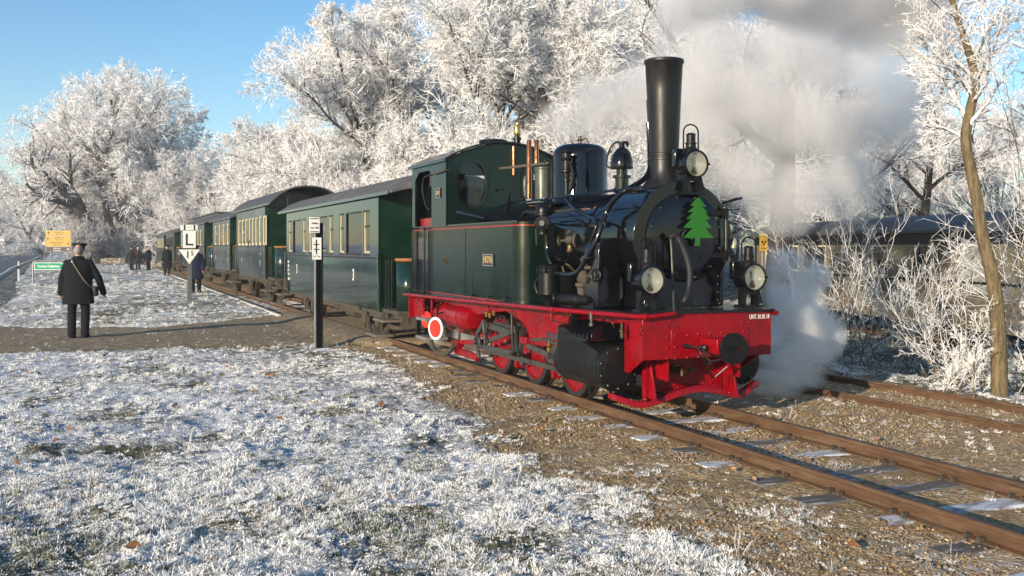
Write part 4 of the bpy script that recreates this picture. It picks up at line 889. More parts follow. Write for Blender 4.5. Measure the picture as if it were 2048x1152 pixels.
def ground_z(X, Y, detail=False):
    X = np.asarray(X, float); Y = np.asarray(Y, float)
    x, y = TL(X, Y); grav, path, lush, n, n2 = masks(X, Y)
    dist = np.hypot(X, Y)
    z = -0.135 + 0.06 * n * (1 - grav) + 0.0 * X
    track = sstep(1.6, 0.8, np.abs(y))
    z = z + path * (0.125 * track + 0.04 * (1 - track))
    # low platform along the train
    plat = sstep(-14.3, -15.0, x) * sstep(-1.05, -1.25, y) * sstep(-9.5, -6.5, y)
    z = z + plat * (0.08 + 0.05 * n)
    mound = np.exp(-((x + 26) / 9) ** 2 - ((y + 4.2) / 2.0) ** 2)
    z = z + 0.16 * mound
    # side drain and lower meadow beyond the second track
    z = z - 0.42 * sstep(4.3, 7.5, y)
    z = z + np.clip(Y - 95, 0, 1000) * 0.008 * sstep(-4, -12, y)
    if detail:
        near = np.clip(1.3 - dist / 26, 0, 1)
        lump = (fbm(X * 3.3, Y * 3.3, 4, 21) - 0.5) * 0.11 + (fbm(X * 11, Y * 11, 3, 31) - 0.5) * 0.05 + (fbm(X * 34, Y * 34, 2, 41) - 0.5) * 0.022
        soft = (1 - 0.62 * grav) * (1 - 0.65 * path)
        z = z + lump * near * soft
        z = np.where(np.abs(y) < 1.1, np.where(path > 0.4, np.minimum(z, -0.006), np.minimum(-0.134 + (fbm(X * 2.3, Y * 2.3, 3, 8) - 0.5) * 0.05 + (fbm(X * 14, Y * 14, 2, 18) - 0.5) * 0.02, -0.112)), z)
    return z
def G(X, Y): return float(ground_z(np.array([X]), np.array([Y]))[0])

def build_ground():
    ang = np.radians(np.linspace(-31, 31, 440))
    d = np.concatenate([np.geomspace(3.2, 30, 400), np.geomspace(30.4, 120, 90), np.geomspace(122, 4000, 40)])
    dd, aa = np.meshgrid(d, ang, indexing='ij')
    X = dd * np.sin(aa); Y = dd * np.cos(aa)
    Z = ground_z(X, Y, True)
    grav, path, lush, n, n2 = masks(X, Y)
    x, y = TL(X, Y)
    n3 = fbm(X * 0.33, Y * 0.33, 3, 77)
    frost = 0.84 - 0.50 * grav - 0.56 * path + 0.35 * n + 0.3 * n2
    frost = np.where(grav > 0.5, frost + 0.25 * sstep(0.52, 0.72, fbm(X * 0.9 + y, Y * 0.9, 4, 55)), frost)
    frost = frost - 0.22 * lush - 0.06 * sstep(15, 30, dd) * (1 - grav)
    frost = frost - 0.20 * sstep(0.58, 0.78, fbm(X * 1.5, Y * 1.5, 3, 13)) * (1 - grav)
    dry = sstep(-14, -2, x) * sstep(0.4, 2.2, y)
    nr, nc = X.shape
    idx = np.arange(nr * nc).reshape(nr, nc)
    q = np.stack([idx[:-1, :-1], idx[:-1, 1:], idx[1:, 1:], idx[1:, :-1]], -1).reshape(-1, 4)
    V = np.stack([X, Y, Z], -1).reshape(-1, 3)
    # a coarse skirt round the detailed fan so the ground goes on in every direction
    me = mesh_np('ground', V, [q])
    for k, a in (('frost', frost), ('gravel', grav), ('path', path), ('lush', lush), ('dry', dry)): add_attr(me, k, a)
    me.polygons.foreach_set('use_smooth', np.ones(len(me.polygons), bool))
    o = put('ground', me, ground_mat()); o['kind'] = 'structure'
    a2 = np.radians(np.linspace(31, 329, 90)); d2 = np.array([0.0, 1, 2.2, 3.2, 5, 8, 12, 20, 40, 80, 200, 600, 4000])
    d3, a3 = np.meshgrid(d2, a2, indexing='ij'); X2 = d3 * np.sin(a3); Y2 = d3 * np.cos(a3); Z2 = ground_z(X2, Y2) * np.clip(1, 0, 1)
    i2 = np.arange(X2.size).reshape(X2.shape); q2 = np.stack([i2[:-1, :-1], i2[:-1, 1:], i2[1:, 1:], i2[1:, :-1]], -1).reshape(-1, 4)
    m2 = mesh_np('ground_around', np.stack([X2, Y2, Z2], -1).reshape(-1, 3), [q2])
    g2, p2, l2, _, _ = masks(X2, Y2)
    for k, a in (('frost', 0.9 - 0.6 * g2), ('gravel', g2), ('path', p2), ('lush', l2), ('dry', g2 * 0)): add_attr(m2, k, a)
    put('ground', m2, o.data.materials[0])['kind'] = 'structure'
    a4 = np.radians(np.linspace(-31, 31, 60)); d4 = np.array([0.0, 1.0, 2.0, 3.2])
    d5, a5 = np.meshgrid(d4, a4, indexing='ij'); X4 = d5 * np.sin(a5); Y4 = d5 * np.cos(a5)
    i4 = np.arange(X4.size).reshape(X4.shape); q4 = np.stack([i4[:-1, :-1], i4[:-1, 1:], i4[1:, 1:], i4[1:, :-1]], -1).reshape(-1, 4)
    m4 = mesh_np('ground_near', np.stack([X4, Y4, ground_z(X4, Y4)], -1).reshape(-1, 3), [q4])
    for k in ('gravel', 'path', 'lush', 'dry'): add_attr(m4, k, X4 * 0)
    add_attr(m4, 'frost', X4 * 0 + 0.9); put('ground', m4, o.data.materials[0])['kind'] = 'structure'

def ground_mat():
    m = bpy.data.materials.new('frosted_ground'); m.use_nodes = True; nt = m.node_tree; N = nt.nodes; L = nt.links
    b = N['Principled BSDF']; b.inputs['Roughness'].default_value = 0.92; b.inputs['Specular IOR Level'].default_value = 0.2
    geo = N.new('ShaderNodeNewGeometry'); pos = geo.outputs['Position']
    def noise(sc, det=6, ro=0.65):
        n = N.new('ShaderNodeTexNoise'); n.inputs['Scale'].default_value = sc; n.inputs['Detail'].default_value = det; n.inputs['Roughness'].default_value = ro; L.new(pos, n.inputs['Vector']); return n.outputs['Fac']
    def attr(n):
        a = N.new('ShaderNodeAttribute'); a.attribute_name = n; return a.outputs['Fac']
    def ramp(f, els):
        r = N.new('ShaderNodeValToRGB'); L.new(f, r.inputs['Fac'])
        while len(r.color_ramp.elements) < len(els): r.color_ramp.elements.new(0.5)
        for e, (p, c) in zip(r.color_ramp.elements, els): e.position = p; e.color = (*c, 1)
        return r.outputs['Color']
    def mix(f, a, c):
        x = N.new('ShaderNodeMix'); x.data_type = 'RGBA'; L.new(f, x.inputs['Factor']); L.new(a, x.inputs['A'])
        if isinstance(c, tuple): x.inputs['B'].default_value = (*c, 1)
        else: L.new(c, x.inputs['B'])
        return x.outputs['Result']
    def math_(op, a, c, cl=False):
        x = N.new('ShaderNodeMath'); x.operation = op; x.use_clamp = cl
        for i, v in enumerate((a, c)):
            if isinstance(v, (int, float)): x.inputs[i].default_value = v
            else: L.new(v, x.inputs[i])
        return x.outputs[0]
    n_f = noise(55, 5); n_m = noise(9, 6); n_b = noise(1.3, 5); n_v = noise(160, 3)
    grass = ramp(n_m, [(0.3, (0.06, 0.06, 0.03)), (0.5, (0.13, 0.12, 0.068)), (0.72, (0.24, 0.21, 0.13))])
    vor = N.new('ShaderNodeTexVoronoi'); vor.inputs['Scale'].default_value = 42; L.new(pos, vor.inputs['Vector'])
    sep = N.new('ShaderNodeSeparateColor'); L.new(vor.outputs['Color'], sep.inputs['Color'])
    stones = ramp(sep.outputs['Red'], [(0.0, (0.24, 0.15, 0.07)), (0.4, (0.42, 0.275, 0.13)), (0.75, (0.54, 0.38, 0.20)), (0.97, (0.62, 0.53, 0.39))])
    soil = ramp(n_m, [(0.3, (0.18, 0.115, 0.055)), (0.7, (0.42, 0.285, 0.145))])
    gravc = mix(math_('GREATER_THAN', n_b, 0.47), soil, stones)
    gravc = mix(n_f, gravc, stones)
    dryc = ramp(n_m, [(0.3, (0.05, 0.028, 0.016)), (0.7, (0.17, 0.105, 0.06))])
    pathc = ramp(n_m, [(0.32, (0.15, 0.115, 0.075)), (0.52, (0.31, 0.245, 0.16)), (0.75, (0.5, 0.42, 0.29))])
    shaded_grass_col = ramp(n_m, [(0.3, (0.025, 0.04, 0.028)), (0.7, (0.09, 0.12, 0.09))])  # green-grey grass colour with the shade painted in
    c = mix(attr('gravel'), grass, gravc)
    c = mix(attr('path'), c, pathc)
    c = mix(attr('lush'), c, shaded_grass_col)
    # rime: collects where the noise is high, more of it where the frost attribute is high
    fn = math_('ADD', math_('MULTIPLY', n_f, 0.55), math_('ADD', math_('MULTIPLY', n_m, 0.35), math_('MULTIPLY', n_v, 0.25)))
    th = math_('SUBTRACT', 1.02, math_('MULTIPLY', attr('frost'), 0.62))
    fr = N.new('ShaderNodeMapRange'); L.new(math_('SUBTRACT', fn, th), fr.inputs['Value']); fr.inputs['From Min'].default_value = -0.06; fr.inputs['From Max'].default_value = 0.10
    frc = ramp(n_v, [(0.3, (0.62, 0.63, 0.65)), (0.7, (0.88, 0.88, 0.88))])
    c = mix(fr.outputs['Result'], c, frc)
    L.new(c, b.inputs['Base Color'])
    bp = N.new('ShaderNodeBump'); bp.inputs['Strength'].default_value = 0.8; bp.inputs['Distance'].default_value = 0.02
    L.new(math_('ADD', n_f, math_('ADD', math_('MULTIPLY', n_v, 0.6), math_('MULTIPLY', vor.outputs['Distance'], -1.2))), bp.inputs['Height']); L.new(bp.outputs['Normal'], b.inputs['Normal'])
    return m
build_ground()

# ------------------------------------------------------------------ rails and sleepers
RAIL = [(-0.024, -0.004), (-0.020, 0.0), (0.020, 0.0), (0.024, -0.004), (0.024, -0.026), (0.008, -0.034), (0.006, -0.096), (0.045, -0.106), (0.045, -0.114), (-0.045, -0.114), (-0.045, -0.106), (-0.006, -0.096), (-0.008, -0.034), (-0.024, -0.026)]
def rail(parent, pts, name='rail', s=1.0):
    m = MB(); n = len(RAIL); vs = []
    for i, p in enumerate(pts):
        a = Vector(pts[max(i - 1, 0)]); b = Vector(pts[min(i + 1, len(pts) - 1)]); d = (b - a).normalized(); r = Vector((-d.y, d.x, 0))
        for (u, v) in RAIL: vs.append(Vector(p) + r * u * s + Vector((0, 0, v * s)))
    fs = [(i * n + j, i * n + (j + 1) % n, (i + 1) * n + (j + 1) % n, (i + 1) * n + j) for i in range(len(pts) - 1) for j in range(n)]
    fs += [tuple(range(n)), tuple((len(pts) - 1) * n + j for j in range(n - 1, -1, -1))]
    m.add(vs, fs); return m.build(name, M_RUST, parent, smooth=20)
TRK = empty('railway_track', W(0, 0, 0), ROTZ, 'single narrow gauge track with rusty rails running under the train', kind='structure')
xs = [-120, -60, -30, -14, -8, -2, 3, 6, 9, 14]
for y0 in (-0.524, 0.524): rail(TRK, [(x, y0, -0.001) for x in xs])
sl_me = {}
def sleeper_mesh(k):
    r = random.Random(k); m = MB(); n = 9; vs = []; fs = []
    L_, w = 0.86, 0.10
    for i in range(n + 1):
        t = -L_ + 2 * L_ * i / n; a = r.uniform(-0.006, 0.006); b = r.uniform(-0.004, 0.004)
        for (dx, dz) in ((-w, 0), (-w + 0.012, 0.012), (w - 0.012, 0.012), (w, 0), (w, -0.10), (-w, -0.10)): vs.append((dx + a, t, dz - 0.012 + b * (1 if dz > -0.05 else 0)))
    for i in range(n):
        for j in range(6): fs.append((i * 6 + j, i * 6 + (j + 1) % 6, (i + 1) * 6 + (j + 1) % 6, (i + 1) * 6 + j))
    fs += [tuple(range(6)), tuple(n * 6 + j for j in range(5, -1, -1))]
    m.add(vs, fs); return m
slm = [sleeper_mesh(k).mesh('sleeper', 20) for k in range(3)] + [sleeper_mesh(k + 7).mesh('sleeper', 20) for k in range(2)]
for i, me in enumerate(slm): me.materials.append(M_SLEEPERF if i >= 3 else M_SLEEPER)
rs = random.Random(3)
for k in range(62):
    x = 9.6 - 0.60 * k
    if -14.5 < x < -6.0: continue
    o = bpy.data.objects.new('sleeper', slm[rs.choice((0, 1, 2, 3, 3, 4, 4))]); o.location = (x + rs.uniform(-0.05, 0.05), rs.uniform(-0.08, 0.08), -0.113 - rs.choice((0, 0.003, 0.007, 0.012))); o.rotation_euler = (0, 0, rs.uniform(-0.03, 0.03)); link(o, TRK)
bp_m = MB(); 
for dx in (-0.05, 0.05): bp_m.box(dx - 0.012, dx + 0.012, -0.02, 0.02, 0, 0.035)
fast_me = bp_m.mesh('rail_clip', 0); fast_me.materials.append(M_UNDER)
for k in range(22):
    x = 9.6 - 0.60 * k
    if x < -5: break
    for y0 in (-0.575, -0.473, 0.473):
        o = bpy.data.objects.new('rail_clip', fast_me); o.location = (x, y0, -0.112); link(o, TRK)
# second track, slightly diverging
TRK2 = empty('railway_track', W(0, 3.1, 0), ROTZ, 'overgrown second track with rusty rails at the right beyond the locomotive', kind='structure')
def t2(x, off): return (x, off + 0.05 * (x - 2.4), -0.05)
for off in (-0.52, 0.52): rail(TRK2, [t2(x, off) for x in (-40, -15, -5, 0, 4, 9, 14)], s=0.85)
for k in range(40):
    x = 9.0 - 0.62 * k
    o = bpy.data.objects.new('sleeper', slm[rs.choice((0, 1, 2, 3))]); p = t2(x, 0); o.location = (p[0], p[1], -0.142); o.rotation_euler = (0, 0, rs.uniform(-0.02, 0.06)); link(o, TRK2)
# white kerb line on the platform edge
ke = MB()
for k in range(24):
    x = -15.0 - 2.4 * k; r0 = rs.uniform(-0.01, 0.01)
    m = MB().box(x - 1.19, x + 1.19, -1.27 + r0, -1.18 + r0, -0.16, -0.02 + rs.uniform(-0.01, 0.01))
    if k == 0: KE = empty('platform_kerb', W(0, 0, 0), ROTZ, 'white painted kerb stones along the platform edge beside the coaches', kind='structure')
    m.build('kerb_stone', mat('frosted_kerb', (0.55, 0.54, 0.51), 0.85, var=0.2, vscale=3, bump=0.3, col2=(0.3, 0.28, 0.24), fac2=0.3), KE, bevel=0.01)

# ------------------------------------------------------------------ the road at the left
def build_road():
    ed = [(-9.0, 4.0), (-14.6, 25.0), (-17.4, 33.5), (-25.9, 50.4), (-34.2, 68.3), (-45.4, 92.5), (-62, 131), (-84, 180), (-112, 240), (-150, 315), (-205, 410)]
    ed = [(x, y) for x, y in ed]
    V = []; 
    m = MB(); ln = MB(); ln2 = MB()
    pts = [Vector((x, y, 0)) for x, y in ed]; pts = crom(pts, 10)
    def off(i, o, dz):
        a = pts[max(i - 1, 0)]; b = pts[min(i + 1, len(pts) - 1)]; d = (b - a).normalized(); r = Vector((d.y, -d.x, 0)); p = pts[i] - r * o
        return Vector((p.x, p.y, G(pts[i].x, pts[i].y) + dz))
    n = len(pts)
    def strip(o0, o1, dz, i0=0, i1=None):
        i1 = n if i1 is None else i1; vs = []; fs = []
        for i in range(i0, i1): vs += [off(i, o0, dz), off(i, o1, dz)]
        for k in range(i1 - i0 - 1): fs.append((2 * k, 2 * k + 1, 2 * k + 3, 2 * k + 2))
        return vs, fs
    rd = MB().add(*strip(0.0, 7.4, 0.06)).build('road', mat('asphalt', (0.048, 0.05, 0.055), 0.55, var=0.25, vscale=1.5, bump=0.3, bscale=80, rvar=0.15), smooth=0); rd['kind'] = 'structure'
    e1 = MB().add(*strip(0.35, 0.49, 0.066)).build('road_marking', M_WHITE, rd, smooth=0)
    MB().add(*strip(6.9, 7.04, 0.066)).build('road_marking', M_WHITE, rd, smooth=0)
    for i in range(18, n - 4, 4): MB().add(*strip(3.6, 3.74, 0.066, i, i + 3)).build('road_marking', M_WHITE, rd, smooth=0)
    vg = MB().add(*strip(-0.7, -0.01, 0.035)).build('road_verge', mat('verge_soil', (0.07, 0.06, 0.035), 0.9, var=0.4, vscale=3, bump=0.3, col2=(0.5, 0.5, 0.48), fac2=0.3), smooth=0); vg['kind'] = 'structure'
build_road()
# ------------------------------------------------------------------ coaches
def arc_roof(y, z0, rise, n=18): return [(-y + 2 * y * i / n, z0 + rise * (1 - abs((i - n / 2) / (n / 2)) ** 2.4)) for i in range(n + 1)]
def wheelset(root, x, r=0.36):
    for s in (-1, 1):
        w = empty('wheel', (0, 0, 0)); w.parent = root
        MB().lathe([(r * 0.84, 0.05), (r * 0.84, -0.05), (r + 0.025, -0.07), (r + 0.025, -0.05), (r, -0.04), (r, 0.05), (r * 0.84, 0.05)], (x, s * 0.52, r), (0, s, 0), 28, caps=False).build('tyre', M_TYRE, w)
        MB().lathe([(r * 0.83, 0.03), (r * 0.6, 0.02), (r * 0.3, 0.04), (0.001, 0.08)], (x, s * 0.52, r), (0, s, 0), 24).build('wheel_disc', M_UNDER, w)
        b = MB().box(x - 0.10, x + 0.10, s * 0.68 - 0.06, s * 0.68 + 0.06, r - 0.09, r + 0.12); b.box(x - 0.16, x - 0.11, s * 0.68 - 0.02, s * 0.68 + 0.02, r - 0.2, r + 0.3); b.box(x + 0.11, x + 0.16, s * 0.68 - 0.02, s * 0.68 + 0.02, r - 0.2, r + 0.3)
        b.build('axle_box', M_UNDER, root)
        sp = MB()
        for k in range(4): sp.box(x - 0.42 + 0.07 * k, x + 0.42 - 0.07 * k, s * 0.70 - 0.035, s * 0.70 + 0.035, r + 0.13 + 0.02 * k, r + 0.148 + 0.02 * k)
        sp.build('leaf_spring', M_UNDER, root); 
    MB().cyl((x, -0.5, r), (x, 0.5, r), 0.06, n=10).build('axle', M_UNDER, root)
def steps(root, x, zb):
    for s in (-1, 1):
        for (z, y) in ((0.20, 1.10), (0.43, 0.98)):
            MB().box(x - 0.33, x + 0.33, s * y - 0.15, s * y + 0.15, z - 0.02, z + 0.02).build('step_board', M_PLANK, root, bevel=0.004)
        for dx in (-0.26, 0.26): MB().bar((x + dx, s * 0.92, zb), (x + dx, s * 1.12, 0.2), 0.012, 0.05).build('step_iron', M_UNDER, root)

def coach(name, x0, x1, p0, p1, zb, zbelt, ze, rise, windows, green, frame, label, roofmat, hw=0.98, windowz=None, clerestory=False, texts=(), open_end=True, curtains=False, lo_rest=True):
    """x0..x1 the body (rear, front), p0/p1 platform lengths at rear and front; windows: (xa, xb, kind)"""
    xm = (x0 + x1) / 2
    root = empty(name, W(xm, 0, 0), ROTZ, label, 'railway coach', 'green coaches of the train')
    X = lambda x: x - xm
    wz0, wz1 = windowz or (zbelt + 0.05, ze - 0.30)
    for s in (-1, 1):
        y0, y1 = (-hw, -hw + 0.05) if s < 0 else (hw - 0.05, hw)
        yo = s * hw
        # lower panels: several sheets with seams
        nsh = max(2, round((x1 - x0) / 2.4))
        for k in range(nsh):
            a, b = x0 + (x1 - x0) * k / nsh, x0 + (x1 - x0) * (k + 1) / nsh
            m = MB(); N_ = 6; vs = []; fs = []
            for i in range(N_ + 1):
                z = zb + (zbelt - zb) * i / N_; inset = 0.055 * ((1 - i / N_) ** 2.2)
                for xx in (a + 0.003, b - 0.003): vs += [(X(xx), yo - s * inset, z), (X(xx), yo - s * (inset + 0.04), z)]
            for i in range(N_):
                q = i * 4; r = q + 4
                fs += [(q, q + 2, r + 2, r), (q + 1, r + 1, r + 3, q + 3), (q, r, r + 1, q + 1), (q + 2, q + 3, r + 3, r + 2)]
            fs += [(0, 1, 3, 2), (N_ * 4, N_ * 4 + 2, N_ * 4 + 3, N_ * 4 + 1)]
            m.add(vs, fs).build('side_panel', green, root, smooth=30)
        MB().box(X(x0), X(x1), yo - 0.03 if s > 0 else yo - 0.014, yo + 0.014 if s > 0 else yo + 0.03, zbelt, zbelt + 0.035).build('waist_rail', M_SATIN if frame != 'wood' else M_SATIN, root)
        MB().box(X(x0), X(x1), min(yo, yo - s * 0.05), max(yo, yo - s * 0.05), wz1, ze).build('letter_board', green, root)
        if wz0 > zbelt + 0.036: MB().box(X(x0), X(x1), min(yo, yo - s * 0.05), max(yo, yo - s * 0.05), zbelt + 0.036, wz0).build('waist_panel', green, root)
        ws = sorted(windows); cur = x0
        for (a, b, kind) in ws:
            if a - cur > 0.01: MB().box(X(cur), X(a), min(yo, yo - s * 0.05), max(yo, yo - s * 0.05), wz0, wz1).build('window_pillar', green, root)
            cur = b
            win = empty('window', (0, 0, 0)); win.parent = root
            fr = MB(); yi0, yi1 = sorted((yo - s * 0.012, yo - s * 0.042)); t = {'wide': 0.03, 'narrow': 0.022}.get(kind, 0.045)
            if kind == 'dark': t = 0.03
            for q in ((a, a + t, wz0, wz1), (b - t, b, wz0, wz1), (a + t, b - t, wz1 - t, wz1), (a + t, b - t, wz0, wz0 + t * 1.6)): fr.box(X(q[0]), X(q[1]), yi0, yi1, q[2], q[3])
            if kind == 'narrow': fr.box(X(a + t), X(b - t), yi0, yi1, wz0 + (wz1 - wz0) * 0.62, wz0 + (wz1 - wz0) * 0.67)
            fr.build('frame', M_SATIN if kind in ('wide', 'dark', 'narrow') else M_CREAM, win)
            if kind == 'narrow':
                e0, e1 = sorted((yo - s * 0.004, yo - s * 0.040)); MB().box(X(a + t), X(a + t + 0.032), e0, e1, wz0 + 0.04, wz1 - 0.03).box(X(a + t + 0.032), X(b - t), e0, e1, wz0 + 0.04, wz0 + 0.085).build('sunlit_sash_edge', M_CREAMD, win)  # cream only at left and bottom, painting the sunlit inside edges
            g = sorted((yo - s * 0.026, yo - s * 0.030)); MB().box(X(a + t), X(b - t), g[0], g[1], wz0 + t * 1.6, wz1 - t).build('pane', M_GLASS, win)
            if kind == 'wide' and curtains: MB().box(X(a), X(a + (b - a) * 0.22), min(yo - s * 0.10, yo - s * 0.09), max(yo - s * 0.10, yo - s * 0.09), wz0, wz1).build('curtain', M_CURT, win)
        if x1 - cur > 0.01: MB().box(X(cur), X(x1), min(yo, yo - s * 0.05), max(yo, yo - s * 0.05), wz0, wz1).build('window_pillar', green, root)
        for (tx, tz, tt, ts) in texts:
            if s < 0: letters(tt, ts, M_WHITE, root, (X(tx), yo - 0.004, tz), (R(90), 0, 0), 0.002, sx=0.8, bold=ts * 0.02)
            else: letters(tt, ts, M_WHITE, root, (X(tx), yo + 0.004, tz), (R(90), 0, R(180)), 0.002, sx=0.8, bold=ts * 0.02)
    ew = arc_roof(hw - 0.01, ze, rise)
    for xe, sgn in ((x1, 1), (x0, -1)):
        MB().prism([(-hw + 0.01, zb)] + [(hw - 0.01, zb)] + ew[::-1], X(xe) - (0.05 if sgn > 0 else -0.001), X(xe) - (0.001 if sgn > 0 else -0.05), 'x').build('end_wall', M_GREENE, root, smooth=0)
        MB().box(X(xe) + (0.0 if sgn > 0 else -0.02), X(xe) + (0.02 if sgn > 0 else 0.0), -0.36, 0.36, zb + 0.05, ze - 0.12).build('end_door', M_GREENE, root, bevel=0.004)
    # seats and floor inside
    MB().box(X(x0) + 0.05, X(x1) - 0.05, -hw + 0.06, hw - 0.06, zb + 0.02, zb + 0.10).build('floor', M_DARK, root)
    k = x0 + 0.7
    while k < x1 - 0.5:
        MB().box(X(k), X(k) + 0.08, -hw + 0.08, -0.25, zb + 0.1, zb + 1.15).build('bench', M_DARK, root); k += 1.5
    MB().box(X(x0) + 0.1, X(x1) - 0.1, 0.0, 0.03, zb + 0.1, ze).build('dark_backing', M_DARK, root)  # added dark sheet behind the glass, imitating the dim interior
    # roof with end overhangs
    xa, xb = x0 - p0 - 0.05, x1 + p1 + 0.05
    oy = hw + 0.07; a0 = arc_roof(oy, ze + 0.0, rise + 0.05); vs = []; fs = []; n = len(a0)
    secs = [(xa, 0.35), (xa + 0.06, 0.8), (xa + 0.3, 1.0), (xb - 0.3, 1.0), (xb - 0.06, 0.8), (xb, 0.35)] if rise < 0.42 else [(xa, 1.0), (xb, 1.0)]
    for (xx, f) in secs:
        for (y, z) in a0: vs.append((X(xx), y * (0.965 + 0.035 * f), ze + (z - ze) * f + 0.04))
        for (y, z) in a0: vs.append((X(xx), y * (0.965 + 0.035 * f), ze + (z - ze) * f))
    for i in range(len(secs) - 1):
        o0, o1 = i * 2 * n, (i + 1) * 2 * n
        for j in range(n - 1): fs += [(o0 + j, o1 + j, o1 + j + 1, o0 + j + 1), (o0 + n + j, o0 + n + j + 1, o1 + n + j + 1, o1 + n + j)]
        fs += [(o0, o0 + n, o1 + n, o1), (o0 + n - 1, o1 + n - 1, o1 + 2 * n - 1, o0 + 2 * n - 1)]
    for o0, fl in ((0, 1), ((len(secs) - 1) * 2 * n, 0)):
        for j in range(n - 1): fs.append((o0 + j, o0 + j + 1, o0 + n + j + 1, o0 + n + j) if fl else (o0 + j + 1, o0 + j, o0 + n + j, o0 + n + j + 1))
    rf = MB().add(vs, fs).build('roof', roofmat, root, smooth=40)
    for s in (-1, 1): MB().box(X(xa + 0.1), X(xb - 0.1), s * oy - 0.015, s * oy + 0.015, ze - 0.02, ze + 0.035).build('eaves_strip', green, rf)
    if clerestory:
        MB().box(X(x0) + 0.6, X(x1) - 0.6, -0.34, 0.34, ze + rise - 0.02, ze + rise + 0.18).build('clerestory', M_ROOFD, rf)
        MB().box(X(x0) + 0.5, X(x1) - 0.5, -0.42, 0.42, ze + rise + 0.18, ze + rise + 0.21).build('clerestory_roof', M_ROOFD, rf)
    # end platforms
    for (xp, L_, sg) in ((x1, p1, 1), (x0, p0, -1)):
        if L_ < 0.3: continue
        xo = xp + sg * L_; lo, hi = sorted((X(xp) + sg * 0.003, X(xo)))
        MB().box(lo, hi, -0.90, 0.90, zb + 0.0, zb + 0.06).build('platform', M_UNDER, root)
        for s in (-1, 1):
            MB().cyl((X(xo) - sg * 0.05, s * 0.55, zb + 0.05), (X(xo) - sg * 0.05, s * 0.55, ze + 0.15), 0.018, n=8).build('roof_post', M_GREENE, root)
            # curved end screen with wooden rail on top
            pl = [(X(xo) - sg * 0.02, s * 0.12), (X(xo) - sg * 0.02, s * 0.62), (X(xo) - sg * 0.10, s * 0.80), (X(xo) - sg * 0.28, s * 0.86)]
            sc = MB(); p_ = crom([(a, b, 0) for a, b in pl], 5); vs = []
            for v in p_: vs += [(v.x, v.y, zb + 0.02), (v.x, v.y, zbelt - 0.02)]
            sc.add(vs, [(2 * i, 2 * i + 1, 2 * i + 3, 2 * i + 2) for i in range(len(p_) - 1)])
            o = sc.build('end_screen', green, root); md = o.modifiers.new('t', 'SOLIDIFY'); md.thickness = 0.02
            MB().tube([(v.x, v.y, zbelt) for v in p_], 0.028, 8).build('screen_rail', M_WOODV, root)
            for dx in (0.12, 0.30, 0.48):
                if dx < L_ - 0.3: MB().cyl((X(xp) + sg * dx, s * 0.88, zb + 0.05), (X(xp) + sg * dx, s * 0.88, zbelt), 0.013, n=6).build('gate_bar', M_BLACK, root)
            MB().cyl((X(xp) + sg * 0.06, s * (hw + 0.03), zb + 0.1), (X(xp) + sg * 0.06, s * (hw + 0.03), zbelt + 0.1), 0.012, n=6).build('hand_bar', M_GREENE, root)
        steps(root, X(xp) + sg * L_ * 0.55, zb)
        MB().box(*sorted((X(xo) - sg * 0.06, X(xo))), -0.85, 0.85, zb - 0.22, zb).build('headstock', M_UNDER, root)
        MB().cyl((X(xo), 0, 0.69), (X(xo) + sg * 0.22, 0, 0.69), 0.05, n=10).build('coupler_stem', M_UNDER, root)
        MB().lathe([(0.14, 0), (0.14, 0.03)], (X(xo) + sg * 0.22, 0, 0.69), (sg, 0, 0), 20).build('coupler_disc', M_UNDER, root)
    # underframe
    for s in (-1, 1): MB().box(X(x0) - p0, X(x1) + p1, s * 0.72 - 0.03, s * 0.72 + 0.03, zb - 0.16, zb - 0.01).build('sole_bar', M_UNDER, root)
    ct = x0 + 0.4
    MB().box(X(x0), X(x1), -hw + 0.07, -hw + 0.11, zb - 0.05, zb + 0.02).build('lower_trim', M_UNDER, root)
    if lo_rest:
        for t in (0.17, 0.83): 
            c = x0 + (x1 - x0) * t
            for d in (-0.45, 0.45): wheelset(root, X(c) + d, 0.30)
    else:
        for t in (0.22, 0.78): wheelset(root, X(x0 + (x1 - x0) * t), 0.34)
    MB().lathe([(0.14, -0.4), (0.15, -0.35), (0.15, 0.35), (0.14, 0.4)], (X(xm) + 0.6, -0.45, zb - 0.2), (1, 0, 0), 16).build('brake_cylinder', M_UNDER, root)
    MB().cyl((X(x0), -0.5, zb - 0.2), (X(x1), -0.5, zb - 0.2), 0.02, n=6).build('brake_pipe', M_UNDER, root)
    MB().tube(crom([(X(x1) + p1 * 0.2, -0.82, zb - 0.02), (X(x1) + p1 * 0.15, -0.84, zb - 0.12), (X(x1) + p1 * 0.3, -0.80, zb - 0.24), (X(x1) + p1 * 0.8, -0.6, zb - 0.2)], 5), 0.05, 10).build('steam_pipe', M_UNDER, root)
    MB().torus((X(x0 + (x1 - x0) * 0.55), -0.80, zb - 0.14), (0.2, -1, 0), 0.07, 0.012, 18, 6).build('brake_wheel', M_UNDER, root)
    return root

